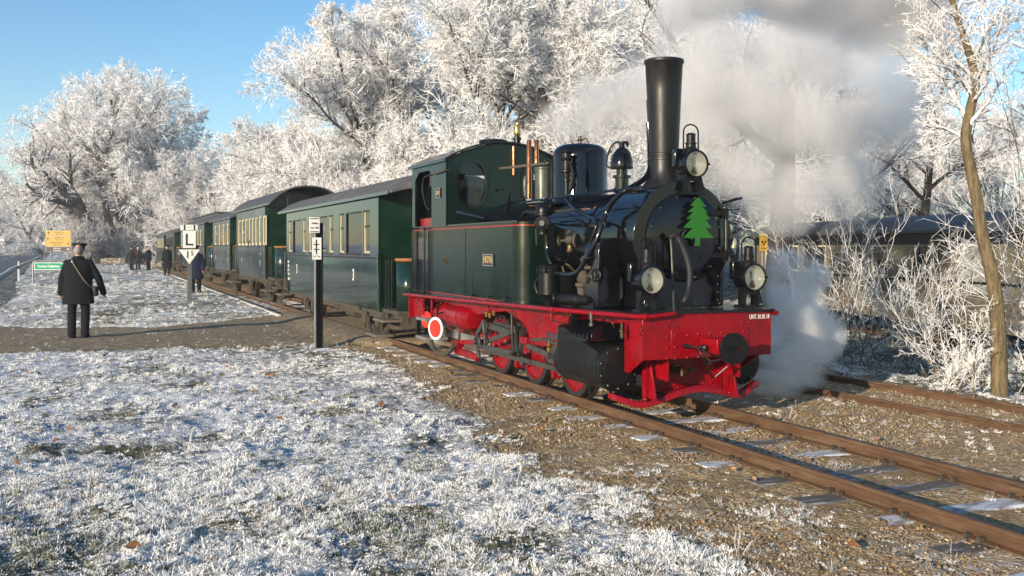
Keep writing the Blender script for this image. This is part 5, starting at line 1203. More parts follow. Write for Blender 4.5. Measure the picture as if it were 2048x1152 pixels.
def wx(px, hw=0.98): return S(px, 500, -hw).x
w1 = [(wx(577), wx(584.5), 'narrow'), (wx(586), wx(603), 'wide'), (wx(605.5), wx(611.5), 'narrow'), (wx(618), wx(624), 'narrow'), (wx(627), wx(655), 'wide'), (wx(658), wx(667), 'narrow'), (wx(679), wx(688.5), 'narrow'), (wx(692), wx(724), 'wide'), (wx(727), wx(740), 'narrow')]
c1 = coach('passenger_coach', -14.25, -5.40, 0.85, 0.95, 0.53, 1.415, 2.49, 0.30, w1, M_GREEN2, 'wood', 'glossy green coach with large windows and grey roof coupled behind the locomotive', M_ROOF, windowz=(1.47, 2.27), curtains=True,
      texts=[(wx(707), 1.10, '3', 0.30), (wx(594), 1.10, '3', 0.30), (wx(577), 1.26, 'KBM', 0.09), (wx(577), 1.16, '2830', 0.09), (wx(577), 1.06, '8,5 t', 0.09), (wx(577.5), 0.96, '24 Pl.', 0.09), (wx(578), 0.85, '6,30 m', 0.10)])
x0, x1 = -24.0, -17.75
w2 = [(wx(a), wx(b), 'cream') for a, b in ((476, 481), (483, 488), (490, 495), (497, 501), (503, 507.5), (510, 514), (517.5, 522), (525, 530.5))]
c2 = coach('passenger_coach', x0, x1, 0.8, 1.25, 0.72, 1.63, 2.80, 0.43, w2, M_GREEN3, 'cream', 'green coach with eight cream window frames and high arched roof, second behind the locomotive', M_ROOFD, windowz=(1.68, 2.52), texts=[(wx(484), 1.18, '1', 0.24), (wx(520), 1.15, '1', 0.24), (wx(521), 1.42, '2', 0.10), (wx(487), 2.1, 'DEV', 0.10)], lo_rest=False)
MB().box(-17.75 + 20.9 + 0.2, -17.75 + 20.9 + 1.15, 0.1, 0.5, 0.8, 1.75).build('end_cabinet', M_GREENE, c2)
w3 = [(wx(a), wx(b), 'cream') for a, b in ((429, 432.5), (437, 440), (445, 448.5), (453.5, 457))]
coach('passenger_coach', -31.6, -25.9, 0.8, 0.9, 0.78, 1.68, 2.66, 0.36, w3, M_GREEN3, 'cream', 'grey green coach with four narrow cream windows, third behind the locomotive', M_ROOFD, windowz=(1.72, 2.48), clerestory=False, texts=[(wx(431), 1.2, '1', 0.22), (wx(455), 1.15, '1', 0.22), (wx(455), 1.42, '2', 0.10), (wx(433), 2.15, 'DEV', 0.1)], lo_rest=False)
w4 = [(-48.5 + 1.25 * k, -48.5 + 1.25 * k + 0.75, 'cream') for k in range(10)]
coach('passenger_coach', -48.9, -35.2, 0.8, 0.9, 0.72, 1.65, 2.68, 0.34, w4, M_GREEN3, 'cream', 'long coach with a row of cream window frames behind the white L sign', M_ROOFD, windowz=(1.70, 2.42), clerestory=True)
w5 = [(-61.6 + 1.2 * k, -61.6 + 1.2 * k + 0.8, 'dark') for k in range(6)]
coach('passenger_coach', -62.0, -54.2, 0.8, 0.9, 0.74, 1.62, 2.50, 0.34, w5, mat('coach_olive', (0.035, 0.034, 0.022), 0.35, coat=0.2), 'dark', 'olive brown coach with dark windows farther back in the train', M_ROOFD, windowz=(1.66, 2.30), lo_rest=False)
w6 = [(-73.6 + 1.3 * k, -73.6 + 1.3 * k + 0.9, 'cream') for k in range(7)]
coach('passenger_coach', -74.0, -64.4, 0.8, 0.9, 0.74, 1.55, 2.44, 0.34, w6, M_GREEN3, 'cream', 'last coach of the train with pale window band near the trees', M_ROOFD, windowz=(1.60, 2.25), lo_rest=False)

# ------------------------------------------------------------------ the old khaki railcar at the right
def railcar():
    a = Vector((10.35, 18.2, 0)); b = Vector((8.75, 31.5, 0)); d = (b - a); L_ = d.length; rz = math.atan2(d.y, d.x)
    zg = -0.5
    root = empty('old_railcar', ((a.x + b.x) / 2 , (a.y + b.y) / 2, 0), rz, 'old khaki railway carriage with dark roof standing behind the frosted bushes', 'railway carriage')
    h = L_ / 2; hw = 1.15
    # local x along, visible side is +y (towards the left of the photograph)
    z0, z1 = 0.0, 1.93
    wins = [(-h + 0.9, -h + 1.9, 1), (-h + 3.0, -h + 3.9, 0), (-h + 4.9, -h + 5.7, 0), (-h + 6.6, -h + 7.3, 0), (-h + 8.2, -h + 9.1, 0), (-h + 10.0, -h + 10.9, 0), (-h + 11.6, -h + 12.5, 0)]
    for s in (1, -1):
        ya, yb = sorted((s * hw, s * (hw - 0.06)))
        k = -h
        while k < h - 0.01:
            e = min(k + 1.34, h); MB().box(k + 0.004, e - 0.004, ya, yb, z0, 0.92).build('side_panel', M_KHAKI, root, bevel=0.004); k = e
        MB().box(-h, h, min(ya, s * hw - 0.03), max(yb, s * hw + 0.02), 0.90, 0.95).build('waist_rail', M_SATIN, root)
        MB().box(-h, h, ya, yb, 1.68, z1).build('top_panel', M_SATIN, root)
        cur = -h
        for (p, q, kind) in wins:
            MB().box(cur, p, ya, yb, 0.95, 1.68).build('wall_panel', M_KHAKI, root); cur = q
            if kind: MB().box(p, q, ya + s * 0.012, yb + s * 0.012, 0.72, 1.68).build('pale_shutter', M_KHAKIG, root)
            else:
                w = empty('window', (0, 0, 0)); w.parent = root; fr = MB(); t = 0.05
                for u in ((p, p + t, 0.95, 1.68), (q - t, q, 0.95, 1.68), (p + t, q - t, 1.63, 1.68), (p + t, q - t, 0.95, 1.0)): fr.box(u[0], u[1], ya - 0.002, yb + 0.002, u[2], u[3])
                fr.build('frame', M_CREAM if p > -h + 4 else M_KHAKI, w); MB().box(p + t, q - t, s * hw - 0.03, s * hw - 0.026, 1.0, 1.63).build('pane', M_GLASS, w)
        MB().box(cur, h, ya, yb, 0.95, 1.68).build('wall_panel', M_KHAKI, root)
    for s in (-1, 1): MB().prism([(-hw + 0.06, z0), (hw - 0.06, z0)] + arc_roof(hw - 0.06, z1, 0.35)[::-1], *sorted((s * h, s * (h - 0.05))), 'x').build('end_wall', M_KHAKI, root, smooth=0)
    ar = arc_roof(hw + 0.1, z1, 0.38); MB().prism(ar + [(y, z + 0.05) for y, z in ar[::-1]], -h - 0.2, h + 0.3, 'x').build('roof', M_ROOFD, root, smooth=30)
    MB().box(-h + 0.05, h - 0.05, -hw + 0.07, hw - 0.07, 0.01, 0.1).box(-h, h, -0.02, 0.02, 0.1, 1.9).build('floor', M_DARK, root)  # floor plus an upright middle sheet standing in for the dim interior
    for y in (-0.6, 0.6): MB().box(-h, h, y - 0.04, y + 0.04, -0.15, 0.0).build('sole_bar', M_SATIN, root)
    for x in (-h + 1.6, -h + 3.4, h - 3.4, h - 1.6):
        for y in (-0.52, 0.52): MB().lathe([(0.34, -0.05), (0.34, 0.05), (0.2, 0.06), (0.001, 0.08)], (x, y, zg + 0.34 + 0.06), (0, 1 if y > 0 else -1, 0), 24).build('wheel', M_UNDER, root)
        MB().box(x - 0.12, x + 0.12, 0.6, 0.7, zg + 0.25, 0.0).build('axle_box', M_UNDER, root)
    MB().bar((-h + 4.5, 0.7, -0.1), (0, 0.7, -0.4), 0.03, 0.05).bar((0, 0.7, -0.4), (h - 4.5, 0.7, -0.1), 0.03, 0.05).build('truss_rod', M_SATIN, root)
    # short track under it
    tr = empty('railway_track', root.location + Vector((0, 0, zg + 0.06)), rz, 'siding under the old khaki carriage', kind='structure')
    for y in (-0.52, 0.52): rail(tr, [(x, y, 0) for x in (-h - 3, 0, h + 3)])
railcar()
# ------------------------------------------------------------------ people
def caps(mb, chain, n=12):
    """tapered limbs: chain of (point, radius)"""
    pts = [Vector(p) for p, r in chain]; rs = [r for p, r in chain]
    if len(pts) > 1: mb.tube(pts, rs, n)
    for p, r in chain: mb.sphere(p, r, n, 8)
def remesh(mb, vox, it=2):
    me = mb.mesh('temp', 0)
    r = baked(me, [('REMESH', dict(mode='VOXEL', voxel_size=vox, use_smooth_shade=True)), ('SMOOTH', dict(factor=0.5, iterations=it))])
    r.polygons.foreach_set('use_smooth', [True] * len(r.polygons)); return r
def hand(mb, wrist, d, side, s=1.0):
    """relaxed hand hanging along d; side points to the thumb"""
    w = Vector(wrist); d = Vector(d).normalized(); side = Vector(side).normalized(); n = d.cross(side).normalized()
    caps(mb, [(w, 0.026 * s), (w + d * 0.05 * s, 0.032 * s), (w + d * 0.085 * s, 0.033 * s)], 8)
    for k, L_ in enumerate((0.075, 0.085, 0.08, 0.062)):
        b = w + d * 0.09 * s + side * (0.030 - 0.02 * k) * s
        caps(mb, [(b, 0.0105 * s), (b + (d + n * 0.25) * L_ * 0.5 * s, 0.0098 * s), (b + (d + n * 0.55) * L_ * s, 0.0085 * s)], 6)
    b = w + d * 0.035 * s + side * 0.028 * s
    caps(mb, [(b, 0.0125 * s), (b + (d + side * 0.8) * 0.035 * s, 0.0115 * s), (b + (d * 1.2 + side * 0.6) * 0.062 * s, 0.0095 * s)], 6)
def person(loc, rz, label, h=1.78, coat=None, coat_len=0.82, long_coat=False, cap='peaked', capmat=None, arms=((0.34, 0.02), (0.36, 0.05)), stance=0.11, hair=None, vox=0.014, bag=False, scarf=False, seated=False, build=1.0, beard=False, group=None):
    """a standing figure facing +x in its own frame"""
    s = h / 1.78; coat = coat or M_CLOTH
    root = empty('person', loc, rz, label, 'person', group); root.scale = (s, s, s)
    B = MB()
    # head with face
    B.sphere((0.01, 0, 1.64), 0.1, 16, 12, (0.98, 0.78, 1.18)); B.sphere((0.035, 0, 1.585), 0.065, 12, 8, (1, 0.85, 0.9))
    B.sphere((0.112, 0, 1.625), 0.020, 8, 6, (0.9, 0.7, 1.3)); B.sphere((0.10, 0, 1.575), 0.02, 8, 6, (0.5, 1.2, 0.5))
    for y in (-1, 1): B.sphere((0.0, y * 0.083, 1.63), 0.028, 8, 6, (0.7, 0.35, 1.1)); B.sphere((0.085, y * 0.034, 1.655), 0.013, 6, 5)
    caps(B, [((0.0, 0, 1.56), 0.06), ((-0.01, 0, 1.46), 0.062)])
    caps(B, [((-0.01, 0, 1.36), 0.12), ((0.0, 0, 1.15), 0.13), ((0, 0, 0.95), 0.13)])
    arm = []
    for k, y in enumerate((1, -1)):
        out, fwd = arms[k]
        sh = Vector((0, y * 0.19 * build, 1.41)); el = sh + Vector((fwd * 0.3, y * out * 0.30, -0.29)); wr = el + Vector((fwd * 1.0 + 0.04, y * out * 0.12, -0.25))
        arm.append((sh, el, wr)); caps(B, [(sh, 0.055), (el, 0.042), (wr, 0.03)])
        hand(B, wr, (wr - el).normalized(), (1, 0, 0))
        hip = Vector((0, y * 0.095, 0.92)); kn = Vector((0.02, y * (stance + 0.005), 0.49)); an = Vector((-0.02, y * stance, 0.08))
        caps(B, [(hip, 0.085), (kn, 0.055), (an, 0.042)]); caps(B, [(an, 0.042), (an + Vector((0.14, y * 0.03, -0.03)), 0.036)])
    put('body', remesh(B, vox), M_SKIN, root)
    # trousers
    Tm = MB(); caps(Tm, [((0, 0, 0.98), 0.15), ((0, 0, 0.88), 0.15)])
    for y in (-1, 1):
        caps(Tm, [((0, y * 0.09, 0.90), 0.105), ((0.02, y * (stance + 0.005), 0.49), 0.082), ((-0.015, y * stance, 0.12), 0.078), ((-0.005, y * stance, 0.07), 0.080)])
    put('trousers', remesh(Tm, vox * 1.2), M_TROUS, root)
    for y in (-1, 1):
        sh_ = MB(); sh_.sphere((0.01, y * stance, 0.045), 0.06, 12, 8, (1.1, 0.85, 0.75)); sh_.sphere((0.12, y * (stance + 0.02), 0.035), 0.055, 12, 8, (1.5, 0.85, 0.65)); sh_.box(-0.06, 0.2, y * stance - 0.045, y * stance + 0.045 + 0.01 * y, 0.0, 0.02)
        put('shoe', remesh(sh_, 0.012), M_SHOE, root)
    # coat
    Cm = MB(); hem = 1.47 - coat_len
    rings = [(1.50, 0.075, 0.085), (1.46, 0.115, 0.165), (1.40, 0.145, 0.225), (1.28, 0.165, 0.24), (1.12, 0.17, 0.24), (0.98, 0.175, 0.24), (0.85, 0.185, 0.255), (hem, 0.20, 0.275)]
    rings = [r for r in rings if r[0] >= hem - 1e-6]; n = 28; vs = []; fs = []
    rc = random.Random(int(abs(loc[0]) * 100))
    ph = [rc.uniform(0, 6.28) for _ in range(4)]
    for (z, a, b) in rings:
        fold = max(0, (1.15 - z)) * 0.03
        for k in range(n):
            t = 2 * math.pi * k / n; f = 1 + fold / a * (math.sin(5 * t + ph[0]) * 0.5 + math.sin(9 * t + ph[1]) * 0.3)
            vs.append((a * build * math.cos(t) * f, b * build * math.sin(t) * f, z))
    m_ = len(rings)
    for i in range(m_ - 1):
        for k in range(n): fs.append((i * n + k, i * n + (k + 1) % n, (i + 1) * n + (k + 1) % n, (i + 1) * n + k))
    fs += [tuple(range(n)), tuple((m_ - 1) * n + k for k in range(n - 1, -1, -1))]
    fs = [f[::-1] for f in fs]; Cm.add(vs, fs)
    for (sh, el, wr) in arm: caps(Cm, [(sh + Vector((0, 0, -0.01)), 0.068 * build), (el, 0.070), (wr, 0.060), (wr + (wr - el) * 0.10, 0.062)])
    Cm.torus((-0.005, 0, 1.50), (0.15, 0, 1), 0.075, 0.03, 20, 8)
    put('coat', remesh(Cm, vox * 1.15, 3), coat, root)
    # headgear
    cm = capmat or M_CLOTHN
    if cap == 'peaked':
        c = MB().lathe([(0.094, 1.675), (0.097, 1.685), (0.098, 1.72), (0.135, 1.745), (0.138, 1.757), (0.12, 1.775), (0.001, 1.782)], (0, 0, 0), (0.06, 0, 1), 28); put('cap', c.mesh('cap'), cm, root)
        v = MB(); pts = [(0.085 * math.cos(R(a)) + 0.005, 0.085 * math.sin(R(a))) for a in range(-62, 63, 8)]; vs = []
        for (x, y) in pts: vs += [(x + 0.1, y, 1.785 - 0.01), (x * 1.55 + 0.075, y * 0.98, 1.758)]
        v.add(vs, [(2 * i, 2 * i + 1, 2 * i + 3, 2 * i + 2) for i in range(len(pts) - 1)])
        o = put('cap_visor', v.mesh('cap_visor'), M_SHOE, root); o.modifiers.new('t', 'SOLIDIFY').thickness = 0.006; o.location = (0, 0, -0.1)
    elif cap == 'knit': put('cap', MB().lathe([(0.097, 1.655), (0.10, 1.67), (0.10, 1.70), (0.09, 1.74), (0.055, 1.775), (0.001, 1.785)], (0, 0, 0), (0, 0, 1), 20).mesh('cap'), cm, root)
    else: put('hair', MB().sphere((-0.01, 0, 1.665), 0.106, 16, 10, (0.98, 0.82, 1.05)).mesh('hair'), hair or M_HAIR, root)
    if cap == 'peaked': put('hair', MB().sphere((-0.022, 0, 1.635), 0.088, 16, 10, (0.95, 0.86, 0.95)).mesh('hair'), hair or M_HAIR, root)
    if beard: put('beard', MB().sphere((0.06, 0, 1.55), 0.06, 12, 8, (0.9, 1.05, 0.9)).mesh('beard'), M_HAIR, root)
    if bag:
        st = MB(); pts = crom([(-0.07, 0.10, 1.50), (-0.165, 0.07, 1.42), (-0.19, -0.03, 1.25), (-0.19, -0.16, 1.05), (-0.10, -0.27, 0.93)], 6)
        for a, b in zip(pts[:-1], pts[1:]): st.bar(a, b + (b - a) * 0.15, 0.022, 0.008, up=(-1, 0, 0))
        st.build('shoulder_strap', M_LEATH, root); MB().box(-0.10, 0.10, -0.34, -0.27, 0.78, 0.96).build('shoulder_bag', M_SHOE, root, bevel=0.015)
        MB().sphere((-0.17, 0.075, 1.43), 0.022, 10, 8, (0.4, 1, 1)).build('strap_buckle', M_ZINC, root)
    if scarf:
        MB().tube(crom([(0.16, 0.10, 1.42), (0.19, 0.02, 1.30), (0.19, -0.07, 1.18)], 4), 0.028, 8).build('sash', M_REDC, root)
    return root
def at(px, py): 
    z = -0.1
    for _ in range(4):
        Y = (CAM_H - z) * F0 / (py - YH); X = (px - 1024) / F0 * Y; z = G(X, Y)
    return Vector((X, Y, z))
p = at(157, 676); person(p, R(102), 'person in black coat and navy peaked cap seen from behind, shoulder strap across the back', h=1.79, coat_len=0.83, arms=((0.30, 0.02), (0.50, 0.06)), stance=0.115, build=1.04, bag=True, vox=0.013)
p = at(392, 586); person(p, R(-80), 'person in dark blue coat standing behind the white L sign by the coaches', h=1.72, coat=M_CLOTHN, coat_len=0.95, arms=((0.2, 0.1), (0.2, 0.0)), vox=0.018)
p = at(334, 551); person(p, R(-60), 'person in long dark coat with a cap standing at the platform edge beside the coaches', h=1.80, coat_len=1.05, arms=((0.12, 0.0), (0.15, 0.05)), vox=0.022, group=None)
p = at(263, 541); person(p, R(60), 'person in black with hood, leftmost of the three standing together under the trees', h=1.78, coat_len=0.62, cap='knit', capmat=M_CLOTH, arms=((0.2, 0.1), (0.2, 0.1)), vox=0.024)
p = at(276, 540); person(p, R(-95), 'person with white hair and red sash between two dark coated people', h=1.70, coat_len=0.72, cap='none', hair=M_WHITE, arms=((0.3, 0.1), (0.3, 0.1)), vox=0.024, scarf=True)
p = at(297, 541); person(p, R(160), 'person in black coat and dark cap, rightmost of the three standing together', h=1.76, coat_len=0.75, cap='peaked', capmat=M_CLOTH, arms=((0.25, 0.1), (0.25, 0.1)), vox=0.024)
q = W(-2.95, -0.42, 0.98); person(q, ROTZ + R(-25), 'person in dark clothes inside the locomotive cab behind the oval window', h=1.74, coat_len=0.7, cap='peaked', capmat=M_CLOTH, vox=0.018, beard=True)

# ------------------------------------------------------------------ signs and posts
def L_sign():
    p = at(379, 603); root = empty('speed_sign', p, R(-67.5), 'white L board over a white triangle reading 15 on a grey post', 'railway sign')
    sc = p.y / F0
    def zz(py): return CAM_H - (py - YH) * sc - p.z
    def bx(n, px0, px1, py0, py1, x, th, mt, par=None):
        return MB().box(x, x + th, (px0 - 379.5) * sc / CA, (px1 - 379.5) * sc / CA, zz(py1), zz(py0)).build(n, mt, par or root, bevel=0.002)
    MB().box(-0.05, 0.05, -0.06, 0.06, -0.2, zz(450)).build('post', mat('grey_post', (0.10, 0.105, 0.105), 0.6), root)
    a = bx('top_board', 363, 393.5, 449.5, 460.5, 0.055, 0.02, M_WHITE); bx('black_stripe', 369, 372, 450, 460, 0.0755, 0.003, M_SIGNBLACK, a); bx('black_stripe', 386.5, 389.5, 450, 460, 0.0755, 0.003, M_SIGNBLACK, a)
    for px in (378, 382): bx('small_mark', px - 1, px + 1, 454.3, 455.5, 0.0755, 0.002, M_ZINC, a)
    b = bx('letter_board', 367.5, 390, 461.5, 496, 0.055, 0.02, M_WHITE)
    bx('letter_stem', 372.5, 376, 467.5, 491, 0.0755, 0.003, M_SIGNBLACK, b); bx('letter_foot', 376.0, 386, 487.5, 491, 0.0755, 0.003, M_SIGNBLACK, b)
    bx('crossbar', 361, 392.5, 496.5, 498.5, 0.03, 0.02, M_SIGNBLACK)
    t = MB().prism([((360 - 379.5) * sc / CA, zz(499)), ((397.5 - 379.5) * sc / CA, zz(499)), ((379 - 379.5) * sc / CA, zz(528.5))], 0.06, 0.075, 'x').build('triangle_board', M_WHITE, root)
    letters('1', 0.29, M_SIGNBLACK, t, (0.078, (376 - 379.5) * sc / CA, zz(510)), (R(90), 0, R(90)), 0.002, sx=0.9, bold=0.006)
    letters('5', 0.19, M_SIGNBLACK, t, (0.078, (384 - 379.5) * sc / CA, zz(507)), (R(90), 0, R(90)), 0.002, sx=0.9, bold=0.003)
L_sign()
def halt_sign():
    p = at(637, 695); sc = p.y / F0
    root = empty('halt_sign', p, R(-67.5), 'dark steel post with two small white boards, the lower showing a black double cross', 'railway sign')
    def zz(py): return CAM_H - (py - YH) * sc - p.z
    def yy(px): return (px - 637) * sc / CA
    ps = MB().box(-0.012, 0.012, -0.055, 0.055, -0.3, zz(446)); po = ps.build('post_web', M_SATIN, root)
    MB().box(-0.06, 0.06, -0.066, -0.054, -0.3, zz(446)).build('post_flange', M_ZINC, root); MB().box(-0.06, 0.06, 0.054, 0.066, -0.3, zz(446)).build('post_flange', M_SATIN, root)
    MB().cyl((0.07, yy(629), zz(475)), (0.07, yy(629), zz(440)), 0.012, n=8).build('board_bracket', M_ZINC, root)
    a = MB().box(0.09, 0.105, yy(618), yy(637), zz(466), zz(435)).build('board', M_WHITE, root, bevel=0.002)
    MB().box(0.1055, 0.108, yy(619.3), yy(635.5), zz(438.7), zz(437)).build('black_line', M_SIGNBLACK, a); MB().box(0.1055, 0.108, yy(619.3), yy(635.5), zz(464.5), zz(462.8)).build('black_line', M_SIGNBLACK, a)
    letters('Halte', 0.052, M_SIGNBLACK, a, (0.107, yy(628), zz(447)), (R(90), 0, R(90)), 0.001, bold=0.001); letters('vor Bü', 0.052, M_SIGNBLACK, a, (0.107, yy(627.5), zz(456)), (R(90), 0, R(90)), 0.001, bold=0.001)
    b = MB().box(0.075, 0.09, yy(624), yy(640.5), zz(519), zz(475)).build('board', M_WHITE, root, bevel=0.002)
    x0 = 0.0905
    MB().box(x0, x0 + 0.003, yy(630), yy(632.2), zz(508), zz(479.5)).box(x0, x0 + 0.004, yy(625.8), yy(636.5), zz(490), zz(488.2)).box(x0, x0 + 0.004, yy(625.8), yy(636.5), zz(499.5), zz(497.7)).build('double_cross', M_SIGNBLACK, b)
    letters('für Zug', 0.04, M_SIGNBLACK, b, (0.092, yy(631.5), zz(512.5)), (R(90), 0, R(90)), 0.001)
halt_sign()
def green_sign():
    p = at(66, 568); sc = p.y / F0
    root = empty('direction_sign', p, R(-80), 'green arrow board pointing right in a bent tube frame at the roadside', 'road sign')
    def zz(py): return CAM_H - (py - YH) * sc - p.z
    def yy(px): return (px - 66) * sc
    pts = [(0, yy(66), -0.2), (0, yy(66), zz(526)), (0, yy(67.5), zz(523)), (0, yy(71), zz(522)), (0, yy(127), zz(522)), (0, yy(131), zz(523)), (0, yy(132.5), zz(527)), (0, yy(132.5), -0.2)]
    MB().tube(pts, 0.035, 10).build('tube_frame', M_ZINC, root); MB().tube([(0, yy(66), zz(541)), (0, yy(132.5), zz(541))], 0.03, 8).build('cross_tube', M_ZINC, root)
    pl = [(yy(68.5), zz(540)), (yy(68.5), zz(525)), (yy(119), zz(525)), (yy(131.5), zz(532.5)), (yy(119), zz(540))]
    w = MB().prism(pl, 0.04, 0.055, 'x').build('board', M_WHITE, root)
    pl2 = [(yy(69.8), zz(538.7)), (yy(69.8), zz(526.3)), (yy(118.5), zz(526.3)), (yy(128.8), zz(532.5)), (yy(118.5), zz(538.7))]
    MB().prism(pl2, 0.056, 0.060, 'x').build('green_field', M_GRN, w)
    letters('Forsthaus Heiligenberg', 0.165, M_WHITE, w, (0.062, yy(96), zz(532.5)), (R(90), 0, R(90)), 0.001, sx=0.62, bold=0.004)
green_sign()
def yellow_sign():
    Y = 95.0; X = (117 - 1024) / F0 * Y; gz = G(X, Y); p = Vector((X, Y, gz)); sc = Y / F0
    root = empty('direction_sign', p, R(-85), 'tall signpost with three yellow boards and one brown board beside the road', 'road sign')
    def zz(py): return CAM_H - (py - YH) * sc - p.z
    def yy(px): return (px - 117) * sc
    for px in (102, 136): MB().cyl((0, yy(px), -0.3), (0, yy(px), zz(462)), 0.06, n=8).build('post', M_ZINC, root)
    for i, (a, b, mt, tx, ar) in enumerate(((461.5, 471, M_YEL, ('Hannover  38 km', 'Syke  13 km'), 'up'), (472.5, 482, M_YEL, ('Heiligenberg  3 km', 'Scholen  5 km'), 'left'), (482.3, 492.5, M_YEL, ('Bruchhausen-Vilsen 2 km', 'Asendorf  8 km'), 'right'), (494, 502.8, M_BRN, ('Erlebnisregion', 'Museumsbahn'), 'right'))):
        w = MB().box(0.07, 0.09, yy(93.5), yy(141), zz(b), zz(a)).build('board', mt, root)
        ink = M_SIGNBLACK if mt is M_YEL else M_WHITE
        for j, tt in enumerate(tx): letters(tt, 0.155, ink, w, (0.093, yy(119 if ar != 'right' else 115), zz(a + (b - a) * (0.29 + 0.44 * j))), (R(90), 0, R(90)), 0.001, sx=0.75, bold=0.003)
        c = (yy(98.5) if ar != 'right' else yy(135.5), zz((a + b) / 2)); m = MB(); r = 0.14
        d = {'up': (0, 1), 'left': (-1, 0), 'right': (1, 0)}[ar]; tip = Vector((0.095, c[0] + d[0] * r, c[1] + d[1] * r)); tail = Vector((0.095, c[0] - d[0] * r, c[1] - d[1] * r)); nn = Vector((0, d[1], d[0]))
        m.bar(tail, tip, 0.045, 0.006, up=(1, 0, 0))
        for sg in (-1, 1): m.bar(tip, tip - Vector((0, d[0], d[1])) * 0.12 + nn * sg * 0.11, 0.04, 0.006, up=(1, 0, 0))
        m.build('arrow', ink, w)
        MB().box(0.06, 0.069, yy(92.5), yy(142), zz(b + 0.6), zz(a - 0.6)).build('board_back', M_ZINC, w)
yellow_sign()
def delineator(X, Y, label):
    root = empty('delineator_post', (X, Y, G(X, Y)), R(-80), label, 'roadside post', 'roadside delineator posts')
    MB().prism([(-0.06, -0.03), (0.06, -0.03), (0.03, 0.05), (-0.03, 0.05)], -0.1, 0.62, 'z').build('lower_post', M_WHITE, root)
    MB().prism([(-0.05, -0.025), (0.05, -0.025), (0.025, 0.045), (-0.025, 0.045)], 0.62, 0.78, 'z').build('black_band', M_SIGNBLACK, root)
    MB().prism([(-0.075, -0.03), (0.075, -0.03), (0.04, 0.05), (-0.04, 0.05)], 0.78, 1.02, 'z').build('upper_post', M_WHITE, root)
p = at(37, 562); delineator(p.x, p.y, 'white roadside post with black band, nearest beside the green arrow sign')
delineator((8 - 1024) / F0 * 190, 190, 'small white roadside post across the road at the far left')
delineator((32 - 1024) / F0 * 215, 215, 'tiny white roadside post farther along the far road edge')
def priority_sign():
    Y = 120.0; p = Vector(((89 - 1024) / F0 * Y, Y, G((89 - 1024) / F0 * Y, Y))); root = empty('priority_sign', p, R(-85), 'white and yellow diamond road sign left of the yellow boards', 'road sign'); sc = Y / F0
    z = CAM_H - (487 - YH) * sc - p.z
    MB().cyl((0, 0, -0.3), (0, 0, z), 0.04, n=8).build('post', M_ZINC, root); r = 0.26
    MB().prism([(0, z - r), (r, z), (0, z + r), (-r, z)], 0.05, 0.07, 'x').build('diamond', M_WHITE, root); MB().prism([(0, z - r * .6), (r * .6, z), (0, z + r * .6), (-r * .6, z)], 0.071, 0.078, 'x').build('yellow_field', M_YEL, root)
priority_sign()
def yellow_plate_right():
    Y = 23.5; p = Vector(((1525 - 1024) / F0 * Y, Y, G((1525 - 1024) / F0 * Y, Y))); root = empty('notice_sign', p, R(-70), 'small yellow notice plate on a pole beside the thick tree trunk', 'sign'); sc = Y / F0
    def zz(py): return CAM_H - (py - YH) * sc - p.z
    MB().cyl((0, 0, -0.3), (0, 0, zz(467)), 0.03, n=8).build('pole', M_ZINC, root)
    for a, b in ((468, 478), (478.5, 492), (492.5, 502)): MB().box(0.035, 0.05, -0.105, 0.105, zz(b), zz(a)).build('plate', M_YEL, root)
    for px in (-0.04, 0.04): MB().lathe([(0.03, 0), (0.001, 0.003)], (0.051, px, zz(483.5)), (1, 0, 0), 14).build('dark_mark', M_SIGNBLACK, root)
    MB().lathe([(0.028, 0), (0.001, 0.003)], (0.051, 0, zz(488.5)), (1, 0, 0), 14).build('dark_mark', M_SIGNBLACK, root)
    letters('ACHTUNG', 0.04, M_SIGNBLACK, root, (0.052, 0, zz(473)), (R(90), 0, R(90)), 0.001); letters('KAMERA', 0.04, M_SIGNBLACK, root, (0.052, 0, zz(497)), (R(90), 0, R(90)), 0.001)
yellow_plate_right()
# sawn log lying on the platform end
p = at(226, 529); o = empty('cut_log', p, R(20), 'short sawn log lying on the platform near the leaning tree', 'log')
MB().lathe([(0.30, -1.1), (0.33, -0.9), (0.34, 0), (0.32, 0.9), (0.30, 1.1)], (0, 0, 0.32), (1, 0, 0), 18).build('bark', mat('log_bark', (0.22, 0.16, 0.10), 0.9, var=0.4, vscale=8, bump=0.5, col2=(0.7, 0.7, 0.7), fac2=0.3), o)
for s in (-1, 1): MB().lathe([(0.285, 0), (0.28, 0.012), (0.001, 0.012)], (s * 1.1, 0, 0.32), (s, 0, 0), 18).build('cut_face', M_STUMP, o)

